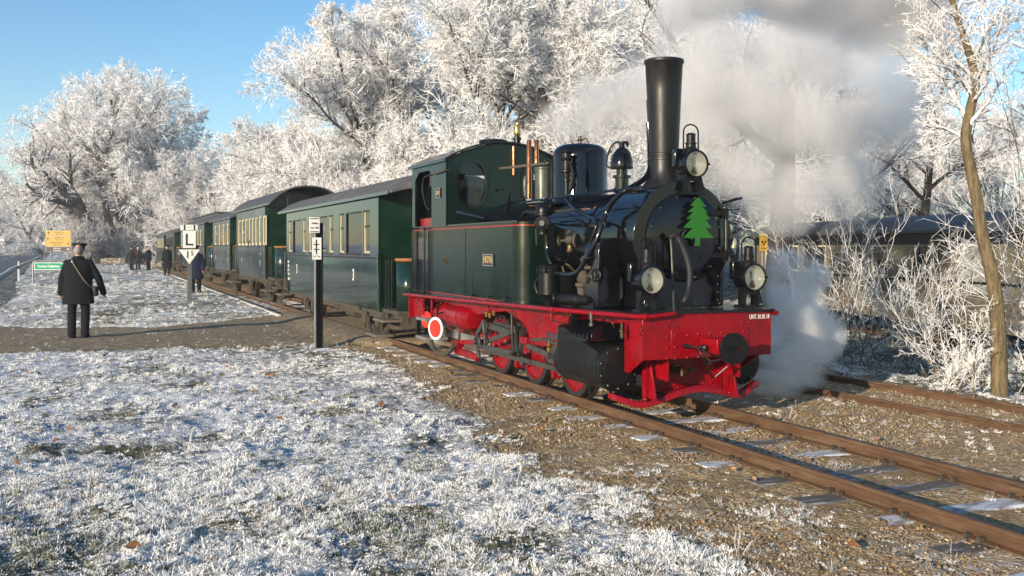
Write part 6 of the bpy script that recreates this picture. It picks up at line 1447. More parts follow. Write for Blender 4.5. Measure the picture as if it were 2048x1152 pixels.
# ------------------------------------------------------------------ buildings behind the trees
def house(name, px, Y, w, d, hwall, hroof, rz, wallm, roofm, label, wins=2, storeys=1):
    X = (px - 1024) / F0 * Y; root = empty(name, (X, Y, G(X, Y)), rz, label, 'building')
    MB().box(-w / 2, w / 2, -d / 2, d / 2, -0.5, hwall).build('wall', wallm, root)
    rf = MB().prism([(-d / 2 - 0.4, hwall), (d / 2 + 0.4, hwall), (0, hwall + hroof)], -w / 2 - 0.3, w / 2 + 0.3, 'x').build('roof', roofm, root, smooth=0)
    MB().prism([(-d / 2, hwall), (d / 2, hwall), (0, hwall + hroof - 0.35)], -w / 2 - 0.31, -w / 2 - 0.302, 'x').build('gable', wallm, root, smooth=0); MB().prism([(-d / 2, hwall), (d / 2, hwall), (0, hwall + hroof - 0.35)], w / 2 + 0.302, w / 2 + 0.31, 'x').build('gable', wallm, root, smooth=0)
    MB().box(w * 0.2, w * 0.2 + 0.6, -0.3, 0.3, hwall + hroof * 0.6, hwall + hroof + 0.6).build('chimney', M_BRICK, rf)
    for st in range(storeys):
        for k in range(wins):
            x = -w / 2 + w * (k + 0.5) / wins; z = hwall * (st + 0.35) / storeys
            f = MB().box(x - 0.55, x + 0.55, -d / 2 - 0.03, -d / 2 - 0.002, z, z + hwall / storeys * 0.5).build('window', M_WHITE, root); MB().box(x - 0.46, x + 0.46, -d / 2 - 0.036, -d / 2 - 0.031, z + 0.08, z + hwall / storeys * 0.5 - 0.08).build('pane', M_DARK, f)
    return root
house('brick_house', 320, 175, 15, 9, 5.5, 5.0, R(15), M_BRICK, M_TILE, 'red brick house half hidden behind the bare trees and train', 5, 2)
house('shed', 238, 145, 9, 5, 3.0, 0.9, R(5), M_SHED, M_ROOF, 'dark green shed behind the leaning tree trunks', 2, 1)
house('white_house', 17, 330, 11, 8, 4.0, 5.0, R(70), M_PLASTER, M_TILE, 'white gabled house on the far side of the road', 2, 1)
house('goods_shed', 268, 118, 4.5, 5, 2.5, 0.5, R(-20), M_SHED, M_ROOFD, 'small green hut behind the three standing people', 1, 1)
# overhead wires with poles
for i, (px, Y, lab) in enumerate(((150, 150, 'wooden power pole hidden among the left trees'), (-160, 130, 'wooden power pole outside the left edge of the view'), (760, 120, 'wooden power pole behind the large frosted tree'))):
    X = (px - 1024) / F0 * Y; r = empty('power_pole', (X, Y, G(X, Y)), 0, lab, 'power pole'); z = CAM_H + (YH - (300 if i < 2 else 352)) * Y / F0 - r.location.z
    MB().cyl((0, 0, -0.5), (0, 0, z + 0.5), 0.14, 0.10, n=10).build('pole', M_UNDER, r); MB().box(-0.9, 0.9, -0.06, 0.06, z - 0.1, z + 0.05).build('cross_arm', M_UNDER, r)
def wire(a, b, sag, label):
    a = Vector(a); b = Vector(b); pts = [a.lerp(b, t / 14) - Vector((0, 0, sag * 4 * (t / 14) * (1 - t / 14))) for t in range(15)]
    o = MB().tube(pts, 0.02, 5).build('overhead_wire', M_WIRE); tag(o, label, 'wire', 'overhead wires')
for k, lab in enumerate(('upper overhead wire crossing behind the left trees', 'middle overhead wire crossing behind the left trees', 'lower overhead wire crossing behind the left trees')):
    wire(D(-160, 270 + 7 * k, 130), D(150, 303 + 6 * k, 150), 0.4, lab); 
for k, lab in enumerate(('upper thin wire above the train between the trees', 'lower thin wire above the train between the trees')):
    wire(D(150, 310 + 6 * k, 150), D(760, 348 + 5 * k, 120), 0.6, lab)
# ------------------------------------------------------------------ frosted trees
def bark_mat(name, col, frost, thr=0.15):
    m = bpy.data.materials.new(name); m.use_nodes = True; nt = m.node_tree; N = nt.nodes; L = nt.links
    b = N['Principled BSDF']; b.inputs['Roughness'].default_value = 0.9; b.inputs['Specular IOR Level'].default_value = 0.2
    tc = N.new('ShaderNodeTexCoord'); geo = N.new('ShaderNodeNewGeometry')
    mp = N.new('ShaderNodeMapping'); mp.inputs['Scale'].default_value = (14, 14, 3.0); L.new(tc.outputs['Object'], mp.inputs['Vector'])
    n = N.new('ShaderNodeTexNoise'); n.inputs['Scale'].default_value = 1.6; n.inputs['Detail'].default_value = 8; n.inputs['Roughness'].default_value = 0.7; L.new(mp.outputs['Vector'], n.inputs['Vector'])
    cr = N.new('ShaderNodeValToRGB'); cr.color_ramp.elements[0].position = 0.35; cr.color_ramp.elements[1].position = 0.68
    cr.color_ramp.elements[0].color = (*[c * 0.5 for c in col], 1); cr.color_ramp.elements[1].color = (*[c * 1.5 for c in col], 1); L.new(n.outputs['Fac'], cr.inputs['Fac'])
    n2 = N.new('ShaderNodeTexNoise'); n2.inputs['Scale'].default_value = 14; n2.inputs['Detail'].default_value = 4; L.new(tc.outputs['Object'], n2.inputs['Vector'])
    a = N.new('ShaderNodeAttribute'); a.attribute_name = 'rime'
    ad = N.new('ShaderNodeMath'); ad.operation = 'MULTIPLY_ADD'; ad.inputs[1].default_value = 0.9; L.new(n2.outputs['Fac'], ad.inputs[0]); L.new(a.outputs['Fac'], ad.inputs[2])
    mr = N.new('ShaderNodeMapRange'); mr.inputs['From Min'].default_value = 0.80 - frost; mr.inputs['From Max'].default_value = 0.98 - frost; L.new(ad.outputs[0], mr.inputs['Value'])
    mx = N.new('ShaderNodeMix'); mx.data_type = 'RGBA'; L.new(mr.outputs['Result'], mx.inputs['Factor']); L.new(cr.outputs['Color'], mx.inputs['A']); mx.inputs['B'].default_value = (0.80, 0.80, 0.82, 1)
    L.new(mx.outputs['Result'], b.inputs['Base Color'])
    bp = N.new('ShaderNodeBump'); bp.inputs['Strength'].default_value = 1.0; bp.inputs['Distance'].default_value = 0.05; L.new(n.outputs['Fac'], bp.inputs['Height']); L.new(bp.outputs['Normal'], b.inputs['Normal'])
    return m
def rime_mat(name, a, b_, tint=None):
    m = bpy.data.materials.new(name); m.use_nodes = True; nt = m.node_tree; N = nt.nodes; L = nt.links
    b = N['Principled BSDF']; b.inputs['Roughness'].default_value = 0.85; b.inputs['Specular IOR Level'].default_value = 0.25
    tc = N.new('ShaderNodeTexCoord'); n = N.new('ShaderNodeTexNoise'); n.inputs['Scale'].default_value = 3.0; n.inputs['Detail'].default_value = 9; n.inputs['Roughness'].default_value = 0.75; L.new(tc.outputs['Object'], n.inputs['Vector'])
    cr = N.new('ShaderNodeValToRGB'); cr.color_ramp.elements[0].position = 0.33; cr.color_ramp.elements[1].position = 0.55
    cr.color_ramp.elements[0].color = (*a, 1); cr.color_ramp.elements[1].color = (*b_, 1); L.new(n.outputs['Fac'], cr.inputs['Fac']); L.new(cr.outputs['Color'], b.inputs['Base Color'])
    return m
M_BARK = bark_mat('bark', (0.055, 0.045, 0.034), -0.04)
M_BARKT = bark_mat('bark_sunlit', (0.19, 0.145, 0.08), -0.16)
M_BARKR = bark_mat('bark_rimed', (0.10, 0.08, 0.06), 0.22)
M_RIME = rime_mat('rime_twigs', (0.62, 0.60, 0.575), (0.93, 0.915, 0.895))
M_RIMEP = rime_mat('rime_twigs_dull', (0.50, 0.455, 0.43), (0.86, 0.83, 0.81))
M_TWIGD = rime_mat('dim_twigs', (0.12, 0.10, 0.085), (0.62, 0.60, 0.58))

def norm(v): return v / np.maximum(np.linalg.norm(v, axis=-1, keepdims=True), 1e-9)
def grow(rng, p0, d0, L_, K, wob, grav, r0, taper):
    """polylines from p0 along d0"""
    N_ = len(p0); P = np.zeros((N_, K, 3)); P[:, 0] = p0; d = norm(d0); st = (L_ / (K - 1))[:, None]
    for k in range(1, K):
        P[:, k] = P[:, k - 1] + d * st
        d = norm(d + rng.normal(0, wob, (N_, 3)) + np.array([0, 0, grav]))
    return P, r0[:, None] * (1 - (1 - taper) * np.linspace(0, 1, K)[None, :])
def spawn(rng, P, Rd, n, t0, t1, amin, amax, lf, K, wob, grav, rr, taper=0.4, rmin=0.004, flat=0.0):
    N_, Kp, _ = P.shape; pi = np.repeat(np.arange(N_), n); M_ = len(pi)
    t = t0 + (t1 - t0) * ((np.tile(np.arange(n), N_) + rng.uniform(0, 1, M_)) / n)
    f = t * (Kp - 1); i = np.minimum(f.astype(int), Kp - 2); w = (f - i)[:, None]
    p = P[pi, i] * (1 - w) + P[pi, i + 1] * w; tan = norm(P[pi, i + 1] - P[pi, i])
    rd = Rd[pi, i] * (1 - w[:, 0]) + Rd[pi, i + 1] * w[:, 0]
    v = rng.normal(0, 1, (M_, 3)); v[:, 2] *= (1 - flat); perp = norm(v - tan * (v * tan).sum(-1, keepdims=True))
    a = rng.uniform(amin, amax, M_)[:, None]; d = tan * np.cos(a) + perp * np.sin(a)
    pl = np.linalg.norm(np.diff(P, axis=1), axis=-1).sum(1)[pi]
    L_ = pl * lf * rng.uniform(0.6, 1.25, M_) * (1.15 - 0.6 * t)
    return grow(rng, p, d, L_, K, wob, grav, np.maximum(rd * rr, rmin), taper)
def tubes_np(P, Rd, n):
    N_, K, _ = P.shape; T = np.zeros_like(P); T[:, 1:-1] = P[:, 2:] - P[:, :-2]; T[:, 0] = P[:, 1] - P[:, 0]; T[:, -1] = P[:, -1] - P[:, -2]; T = norm(T)
    ref = np.where(np.abs(T[:, :1, 2:3]) > 0.9, np.array([1.0, 0, 0]), np.array([0, 0, 1.0])); ref = np.broadcast_to(ref, T.shape)
    a = norm(np.cross(T, ref)); b = np.cross(T, a); th = 2 * np.pi * np.arange(n) / n
    V = P[:, :, None, :] + Rd[:, :, None, None] * (a[:, :, None, :] * np.cos(th)[:, None] + b[:, :, None, :] * np.sin(th)[:, None])
    idx = np.arange(N_ * K * n).reshape(N_, K, n); i2 = np.roll(idx, -1, axis=2)
    q = np.stack([idx[:, :-1], i2[:, :-1], i2[:, 1:], idx[:, 1:]], -1).reshape(-1, 4)
    up = (a[:, :, None, :] * np.cos(th)[:, None] + b[:, :, None, :] * np.sin(th)[:, None])[..., 2]
    rime = np.clip(0.25 + 0.35 * up - Rd[:, :, None] * 3.2 + 0.22, 0, 1)
    return V.reshape(-1, 3), q, rime.ravel()
def ribbons_np(rng, P, w):
    """thin tapering strips, for twigs"""
    N_, K, _ = P.shape; T = norm(P[:, -1] - P[:, 0]); s = norm(np.cross(T, rng.normal(0, 1, (N_, 3))))
    wk = (w[:, None] * np.linspace(1, 0.55, K)[None, :])[:, :, None]
    V = np.stack([P - s[:, None] * wk, P + s[:, None] * wk], 2)
    idx = np.arange(N_ * K * 2).reshape(N_, K, 2)
    q = np.stack([idx[:, :-1, 0], idx[:, :-1, 1], idx[:, 1:, 1], idx[:, 1:, 0]], -1).reshape(-1, 4)
    return V.reshape(-1, 3), q
def join(parts):
    V = []; Q = []; b = 0
    for v, q in parts: V.append(v); Q.append(q + b); b += len(v)
    return np.concatenate(V), np.concatenate(Q)
def limb_mesh(name, levels):
    parts = []; rm = []
    for (P, Rd, n) in levels: v, q, r = tubes_np(P, Rd, n); parts.append((v, q)); rm.append(r)
    V, Q = join(parts); me = mesh_np(name, V, [Q]); add_attr(me, 'rime', np.concatenate(rm)); me.polygons.foreach_set('use_smooth', np.ones(len(me.polygons), bool)); return me

def tree_proto(seed, height, trunk_r, stems=1, spread=0.9, lean=0.1, n1=9, n2=9, n3=8, n4=7, n5=4, t_first=0.3, grav=0.05, droop=0.0, tw=0.011, l1=0.62, K0=9, wob=0.10, fan=0.25, l4=0.72):
    rng = np.random.default_rng(seed)
    d = np.stack([rng.normal(lean, fan if stems > 1 else 0.05, stems), rng.normal(0, fan if stems > 1 else 0.05, stems), np.ones(stems)], 1)
    p0 = np.stack([rng.normal(0, 0.25, stems) * (stems > 1), rng.normal(0, 0.25, stems) * (stems > 1), np.full(stems, -0.3)], 1)
    T0 = grow(rng, p0, d, np.full(stems, height * 0.86) * rng.uniform(0.85, 1.05, stems), K0, 0.07, 0.02, np.full(stems, trunk_r) * rng.uniform(0.8, 1.1, stems), 0.22)
    T0[1][:, 0] *= 1.35
    L1 = spawn(rng, *T0, n1, t_first, 0.98, 0.45, 1.15 * spread, l1, 8, wob, grav, 0.55, 0.35, 0.02)
    L2 = spawn(rng, *L1, n2, 0.2, 1.0, 0.4, 1.05, 0.50, 6, 0.13, 0.03, 0.55, 0.4, 0.010)
    L3 = spawn(rng, *L2, n3, 0.12, 1.0, 0.4, 1.1, 0.55, 6, 0.16, -droop, 0.6, 0.5, 0.006)
    L4 = spawn(rng, *L3, n4, 0.08, 1.0, 0.4, 1.15, l4, 5, 0.16, -droop * 1.5, 0.7, 0.6, 0.004)
    L5 = spawn(rng, *L4, n5, 0.10, 1.0, 0.4, 1.1, 0.72, 3, 0.2, -droop, 0.7, 0.7, 0.003)
    trunk = limb_mesh('trunk', [(*T0, 12)])
    limbs = limb_mesh('limbs', [(*L1, 7), (*L2, 4), (L3[0], np.maximum(L3[1], 0.010), 3)])
    w4 = np.full(len(L4[0]), tw * 0.95) * rng.uniform(0.7, 1.4, len(L4[0])); w5 = np.full(len(L5[0]), tw) * rng.uniform(0.6, 1.6, len(L5[0]))
    L3r = ribbons_np(rng, L3[0] + np.array([0, 0, 0.008]), np.full(len(L3[0]), tw * 1.2))
    V, Q = join([ribbons_np(rng, L4[0], w4), ribbons_np(rng, L5[0], w5), L3r])
    crown = mesh_np('crown', V, [Q])
    return trunk, limbs, crown
def plant_tree(proto, X, Y, label, rz=0.0, s=1.0, name='frosted_tree', group=None, z=None, rime=None, bark=None):
    root = empty(name, (X, Y, G(X, Y) if z is None else z), rz, label, 'tree', group); root.scale = (s, s, s)
    for nm, me, mt in (('trunk', proto[0], bark or M_BARK), ('limbs', proto[1], M_BARK), ('crown', proto[2], rime or M_RIME)):
        if len(me.materials) == 0: me.materials.append(mt)
        o = bpy.data.objects.new(nm, me); link(o, root)
        if me.materials[0] != mt: o.material_slots[0].link = 'OBJECT'; o.material_slots[0].material = mt
    return root
PA = tree_proto(11, 15, 0.24, n1=15, n2=11, n3=9, n4=8, n5=5, t_first=0.10, spread=1.0, grav=0.03, droop=0.02, tw=0.0085, l1=0.55)
PB = tree_proto(12, 20, 0.5, stems=3, n1=11, n2=9, n3=8, n4=6, n5=5, t_first=0.24, spread=1.0, grav=0.05, droop=0.06, tw=0.016, fan=0.22, lean=-0.08)
PC = tree_proto(13, 15, 0.30, stems=2, n1=13, n2=9, n3=8, n4=7, n5=5, t_first=0.10, spread=1.05, grav=0.04, droop=0.03, tw=0.0135, fan=0.25, l1=0.62)
PD = tree_proto(14, 14, 0.36, n1=11, n2=9, n3=8, n4=7, n5=3, t_first=0.26, spread=1.1, grav=0.0, droop=0.06, tw=0.008, l1=0.58)
# left group
gl = 'tall frosted trees at the left'
def px(p, Y): return (p - 1024) / F0 * Y
plant_tree(PB, px(228, 108), 108, 'tall frosted tree with a thick leaning trunk beside the yellow road signs', R(20), 1.12, group=gl)
plant_tree(PC, px(285, 112), 112, 'frosted tree standing behind the group of three people', R(130), 1.2, group=gl, rime=M_RIMEP)
plant_tree(PB, px(170, 122), 122, 'frosted tree behind the yellow road signs, reaching far left', R(230), 0.95, group=gl)
plant_tree(PC, px(85, 160), 160, 'pinkish frosted tree with a slim trunk at the road bend', R(60), 0.95, group=gl, rime=M_RIMEP)
plant_tree(PC, px(325, 125), 125, 'dim bare tree at the far end of the train', R(300), 0.72, group=gl, rime=M_TWIGD)
# the leaning trunk itself
def leaning():
    X, Y = px(214, 104), 104; root = empty('leaning_tree', (X, Y, G(X, Y)), 0, 'thick dark trunk leaning left with a crooked branch beside the yellow signs', 'tree', gl); rng = np.random.default_rng(5); sc = Y / F0
    def q(a, b): return np.array([(a - 214) * sc, 0.0, (525 - b) * sc])
    pts = np.array([q(218, 530), q(205, 500), q(180, 465), q(163, 430), q(150, 400), q(140, 378), q(110, 362), q(80, 345), q(62, 325), q(58, 305)]); pts[:, 1] = rng.normal(0, 0.3, len(pts))
    rd = np.array([1.15, 0.9, 0.75, 0.68, 0.6, 0.5, 0.36, 0.28, 0.2, 0.12]); P = pts[None]; Rd = rd[None]
    L2 = spawn(rng, P, Rd, 16, 0.35, 1.0, 0.5, 1.2, 0.35, 7, 0.12, 0.10, 0.5, 0.35, 0.03); L3 = spawn(rng, *L2, 8, 0.2, 1, 0.4, 1.1, 0.5, 5, 0.15, 0, 0.55, 0.5, 0.015); L4 = spawn(rng, *L3, 9, 0.15, 1, 0.4, 1.2, 0.6, 4, 0.2, -0.06, 0.6, 0.6, 0.01); L5 = spawn(rng, *L4, 5, 0.1, 1, 0.5, 1.2, 0.6, 3, 0.2, -0.05, 0.6, 0.6, 0.01)
    put('trunk', limb_mesh('trunk', [(P, Rd, 12)]), M_BARK, root); put('limbs', limb_mesh('limbs', [(*L2, 6), (*L3, 4)]), M_BARK, root)
    V, Q = join([ribbons_np(rng, L4[0], np.full(len(L4[0]), 0.022)), ribbons_np(rng, L5[0], np.full(len(L5[0]), 0.022))]); put('crown', mesh_np('crown', V, [Q]), M_RIMEP, root)
leaning()
gm = 'frosted trees behind the train'
for (p_, Y, pr, rz, s, lab) in ((425, 92, PC, 15, 0.60, 'frosted tree above the far coaches, low rounded crown'), (505, 84, PC, 200, 0.72, 'frosted round tree above the middle coaches'), (585, 74, PC, 95, 0.80, 'frosted tree just left of the largest white tree'),
    (690, 54, PA, 0, 0.86, 'white frosted tree above the first coach roof'), (770, 47, PA, 100, 1.05, 'large white frosted tree with drooping twigs left of the locomotive cab'), (860, 52, PA, 140, 1.2, 'tall white frosted tree high above the locomotive cab'), (960, 43, PA, 250, 1.05, 'white frosted tree with dark upright limbs right above the cab'), (1050, 50, PA, 200, 1.25, 'tall white frosted tree behind the cab whistle'), (1130, 40, PA, 60, 1.08, 'white frosted tree behind the steam dome'), (1215, 47, PA, 20, 1.2, 'white frosted tree left of the tall chimney'), (1300, 44, PA, 310, 1.1, 'white frosted tree behind the tall chimney'), (735, 60, PA, 215, 1.2, 'white frosted tree in the second row above the first coach'), (915, 60, PA, 75, 1.3, 'white frosted tree in the second row above the cab roof vent'), (1010, 58, PA, 335, 1.3, 'white frosted tree in the second row above the whistle'), (1180, 60, PA, 165, 1.3, 'white frosted tree in the second row above the steam bell'),
    (1400, 52, PC, 30, 0.9, 'frosted tree veiled by steam right of the chimney'), (1690, 44, PD, 80, 0.95, 'frosted tree behind the steam above the old carriage'), (1860, 50, PD, 190, 0.9, 'frosted tree far behind the crooked slim tree'), (1500, 75, PC, 170, 1.0, 'hazy frosted tree in the distance behind the thick trunk'), (1770, 85, PC, 260, 0.9, 'hazy frosted tree in the distance behind the old carriage'), (2010, 70, PC, 40, 0.85, 'hazy frosted tree at the right edge of the distance')):
    plant_tree(pr, px(p_, Y), Y, lab, R(rz), s, group=gm, rime=M_RIMEP if pr is PC else M_RIME)  # duller rime copy puts the shade of the PC trees into their colour
plant_tree(tree_proto(21, 13, 0.34, n1=9, n2=8, n3=8, n4=7, n5=3, t_first=0.36, spread=1.25, grav=-0.02, droop=0.10, tw=0.006, l1=0.5), px(1548, 25), 25, 'thick straight tree trunk with hanging frosted twigs beside the old carriage', 0.3, 1.0, group=gm, z=G(px(1548, 25), 25))
# distant trees along the road
gd = 'distant trees along the road'
for k, (p_, Y, s, rz) in enumerate(((5, 300, 0.8, 0), (45, 350, 0.75, 70), (75, 320, 0.6, 140), (110, 290, 0.62, 200), (140, 280, 0.7, 260), (165, 250, 0.6, 320), (-20, 280, 0.9, 30), (25, 400, 0.8, 100))):
    lab = ('hazy tree beside the white house', 'hazy tree behind the road bend', 'small hazy tree left of the diamond sign', 'hazy tree right above the road end', 'hazy tree behind the yellow boards', 'hazy tree between yellow boards and leaning trunk', 'hazy tree at the left picture edge', 'most distant hazy tree over the road')[k]
    plant_tree(PC, px(p_, Y), Y, lab, R(rz), s, group=gd, rime=M_TWIGD if k % 2 else M_RIMEP)

# ------------------------------------------------------------------ the slim crooked tree and shrubs at the right
def custom_tree(name, label, base, pxpts, radii, Y, seed, n2, l2, tw, group=None, bark=None, cat='tree', n4=6, n5=3, t0=0.3):
    rng = np.random.default_rng(seed); sc = Y / F0
    root = empty(name, base, 0, label, cat, group)
    pts = np.array([[(a - pxpts[0][0]) * sc, 0.0, CAM_H - (b - YH) * sc - base[2]] for a, b in pxpts]); pts[:, 1] = np.cumsum(rng.normal(0, 0.03, len(pts))); pts[0, 2] = -0.2
    P = np.array([[v[:] for v in crom([tuple(p) for p in pts], 4)]]); Rd = np.interp(np.linspace(0, 1, P.shape[1]), np.linspace(0, 1, len(radii)), radii)[None]
    L2 = spawn(rng, P, Rd, n2, t0, 1.0, 0.4, 1.2, l2, 7, 0.10, 0.05, 0.5, 0.35, 0.010); L3 = spawn(rng, *L2, 8, 0.12, 1, 0.4, 1.1, 0.5, 5, 0.14, 0, 0.6, 0.5, 0.006)
    L4 = spawn(rng, *L3, n4, 0.1, 1, 0.4, 1.2, 0.55, 4, 0.2, 0, 0.6, 0.6, 0.004); L5 = spawn(rng, *L4, n5, 0.1, 1, 0.4, 1.2, 0.6, 3, 0.2, 0, 0.6, 0.6, 0.004)
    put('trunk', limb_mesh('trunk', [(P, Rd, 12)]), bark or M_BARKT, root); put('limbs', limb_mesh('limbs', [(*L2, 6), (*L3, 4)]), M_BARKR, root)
    v4, q4, _ = tubes_np(L4[0], np.full(L4[0].shape[:2], tw) * np.linspace(1, 0.6, 4), 3)
    V, Q = join([(v4, q4), ribbons_np(rng, L5[0], np.full(len(L5[0]), tw * 0.85))]); put('crown', mesh_np('crown', V, [Q]), M_RIME, root); return root
b = at(1998, 792)
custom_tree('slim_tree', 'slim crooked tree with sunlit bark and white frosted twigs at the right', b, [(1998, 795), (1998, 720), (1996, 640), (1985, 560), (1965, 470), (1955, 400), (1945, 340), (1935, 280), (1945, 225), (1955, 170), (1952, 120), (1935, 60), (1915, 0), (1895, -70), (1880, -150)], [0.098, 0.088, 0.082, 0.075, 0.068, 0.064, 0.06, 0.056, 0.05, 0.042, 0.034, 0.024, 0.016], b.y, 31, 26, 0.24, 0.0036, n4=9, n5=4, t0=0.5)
sc = b.y
bb = Vector((px(2140, 12.6), 12.6, G(px(2140, 12.6), 12.6)))
custom_tree('slim_tree', 'white frosted branches reaching in from the right picture edge', bb, [(2140, 780), (2138, 600), (2142, 420), (2136, 260), (2140, 120), (2134, -20), (2138, -160)], [0.09, 0.085, 0.08, 0.07, 0.06, 0.05, 0.03], 12.6, 33, 24, 0.19, 0.0036, n4=8, n5=4, t0=0.34)
def shrub(name, label, X, Y, stems, h, seed, tw, arch=0.5, up=0.10, rbase=0.011, n2=9, n3=7, n4=5, group='frosted shrubs at the right', lean=(0, 0), l2=0.35, rime=None):
    rng = np.random.default_rng(seed); root = empty(name, (X, Y, G(X, Y)), 0, label, 'shrub', group)
    d = np.stack([rng.normal(lean[0], arch, stems), rng.normal(lean[1], arch * 0.7, stems), np.ones(stems)], 1); p0 = np.stack([rng.normal(0, 0.22, stems), rng.normal(0, 0.22, stems), np.full(stems, -0.08)], 1)
    T0 = grow(rng, p0, d, h * rng.uniform(0.65, 1.15, stems), 9, 0.05, -0.03, np.full(stems, rbase), 0.25); L1 = spawn(rng, *T0, n2, 0.18, 1, 0.35, 0.9, l2, 6, 0.1, up, 0.45, 0.5, 0.003); L2 = spawn(rng, *L1, n3, 0.15, 1, 0.4, 1.1, 0.5, 4, 0.15, 0.03, 0.7, 0.6, 0.004); L3 = spawn(rng, *L2, n4, 0.1, 1, 0.4, 1.2, 0.55, 3, 0.2, 0, 0.7, 0.6, 0.004)
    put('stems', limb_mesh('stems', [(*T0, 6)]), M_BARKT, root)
    v1, q1, _ = tubes_np(L1[0], np.maximum(L1[1], tw), 4); v2, q2, _ = tubes_np(L2[0], np.full(L2[0].shape[:2], tw) * np.linspace(1, 0.6, 4), 3)
    V, Q = join([(v1, q1), (v2, q2), ribbons_np(rng, L3[0], np.full(len(L3[0]), tw * 0.8))]); put('twigs', mesh_np('twigs', V, [Q]), rime or M_RIME, root); return root
shrub('arching_shrub', 'arching bare shrub with frosted stems in front of the old carriage', px(1730, 16.9), 16.9, 15, 2.9, 41, 0.0032, 0.45, lean=(0.12, 0), n3=3, n4=2, n2=6)
shrub('arching_shrub', 'long slanting frosted stems between the steam and the old carriage', px(1660, 18.5), 18.5, 9, 2.7, 42, 0.0032, 0.35, lean=(0.25, 0), n3=3, n4=2, n2=5)
shrub('frosted_shrub', 'dense white frosted shrub around the foot of the slim crooked tree', px(1990, 12.3), 12.3, 10, 1.25, 43, 0.0026, 0.45, n3=5, n4=4)
shrub('frosted_shrub', 'tall white frosted shrub rising at the right picture edge', px(2110, 12.9), 12.9, 9, 4.2, 44, 0.0032, 0.20, lean=(-0.02, 0), n2=10, n3=6, n4=4)
shrub('arching_shrub', 'thin frosted stems spreading before the middle of the old carriage', px(1810, 17.5), 17.5, 12, 2.7, 48, 0.003, 0.5, n3=3, n4=2, n2=6)
shrub('frosted_shrub', 'low frosted shrub beside the rusty second track', px(1925, 12.0), 12.0, 8, 0.7, 45, 0.003, 0.5)
shrub('arching_shrub', 'pale frosted shrub right of the slim tree before the old carriage', px(1900, 15.0), 15.0, 8, 2.0, 47, 0.003, 0.4, n3=3, n4=2)
for k, (p_, Y, h, lab) in enumerate(((905, 34, 5.2, 'bright frosted bush just behind the locomotive cab roof'), (1000, 33, 5.0, 'bright frosted bush behind the whistle and cab roof vent'), (690, 44, 6, 'frosted undergrowth bush behind the first coach'), (600, 58, 6.5, 'frosted undergrowth bush behind the second coach'), (500, 70, 6, 'frosted undergrowth bush behind the third coach'), (1150, 34, 5.0, 'frosted bush behind the steam dome'))):
    if k == 0: bush0 = shrub('frosted_bush', lab, px(p_, Y), Y, 26, 5.2, 60, 0.009, 0.35, rbase=0.03, group='frosted bushes behind the train', n2=10, n3=7, n4=5)
    else:
        o = copy_tree(bush0); o.location = (px(p_, Y), Y, G(px(p_, Y), Y)); o.rotation_euler = (0, 0, R(67 * k)); o.scale = (h / 5.2,) * 3; o['label'] = lab
shrub('bare_bush', 'dark bare bush under the yellow sign boards by the road', px(165, 100), 100, 30, 4.0, 71, 0.02, 0.6, group='bare bushes by the road', rime=M_TWIGD, rbase=0.04)
shrub('bare_bush', 'dark bare bush between the leaning trunk and the log', px(250, 103), 103, 26, 4.5, 72, 0.02, 0.5, group='bare bushes by the road', rime=M_TWIGD, rbase=0.04)

# ------------------------------------------------------------------ grass, leaves, stones
def tuft(seed, blades, h, splay, w, curl=0.5, seedheads=0):
    rng = np.random.default_rng(seed); K = 4
    az = rng.uniform(0, 6.283, blades); tilt = np.abs(rng.normal(0, splay, blades)); L_ = h * rng.uniform(0.45, 1.15, blades)
    d = np.stack([np.cos(az) * np.sin(tilt), np.sin(az) * np.sin(tilt), np.cos(tilt)], 1); out = np.stack([np.cos(az), np.sin(az), az * 0], 1)
    p = np.stack([rng.normal(0, 0.02, blades), rng.normal(0, 0.02, blades), np.full(blades, -0.01)], 1); P = np.zeros((blades, K, 3)); P[:, 0] = p
    for k in range(1, K):
        P[:, k] = P[:, k - 1] + d * (L_ / (K - 1))[:, None]; d = norm(d + out * curl * 0.35 + np.array([0, 0, -curl * 0.30]) + rng.normal(0, 0.08, (blades, 3)))
    s = norm(np.cross(d, rng.normal(0, 1, (blades, 3)))); wk = (w * rng.uniform(0.7, 1.4, blades))[:, None] * np.array([1, 1.1, 0.9, 0.35])[None]
    V = np.stack([P - s[:, None] * wk[:, :, None], P + s[:, None] * wk[:, :, None]], 2).reshape(-1, 3)
    idx = np.arange(blades * K * 2).reshape(blades, K, 2); q = np.stack([idx[:, :-1, 0], idx[:, :-1, 1], idx[:, 1:, 1], idx[:, 1:, 0]], -1).reshape(-1, 4)
    tip = np.broadcast_to(np.linspace(0, 1, K)[None, :, None], (blades, K, 2)).ravel(); br = np.broadcast_to(rng.uniform(0, 1, blades)[:, None, None], (blades, K, 2)).ravel()
    me = mesh_np('tuft', V, [q]); add_attr(me, 'tip', tip); add_attr(me, 'rnd', br); return me
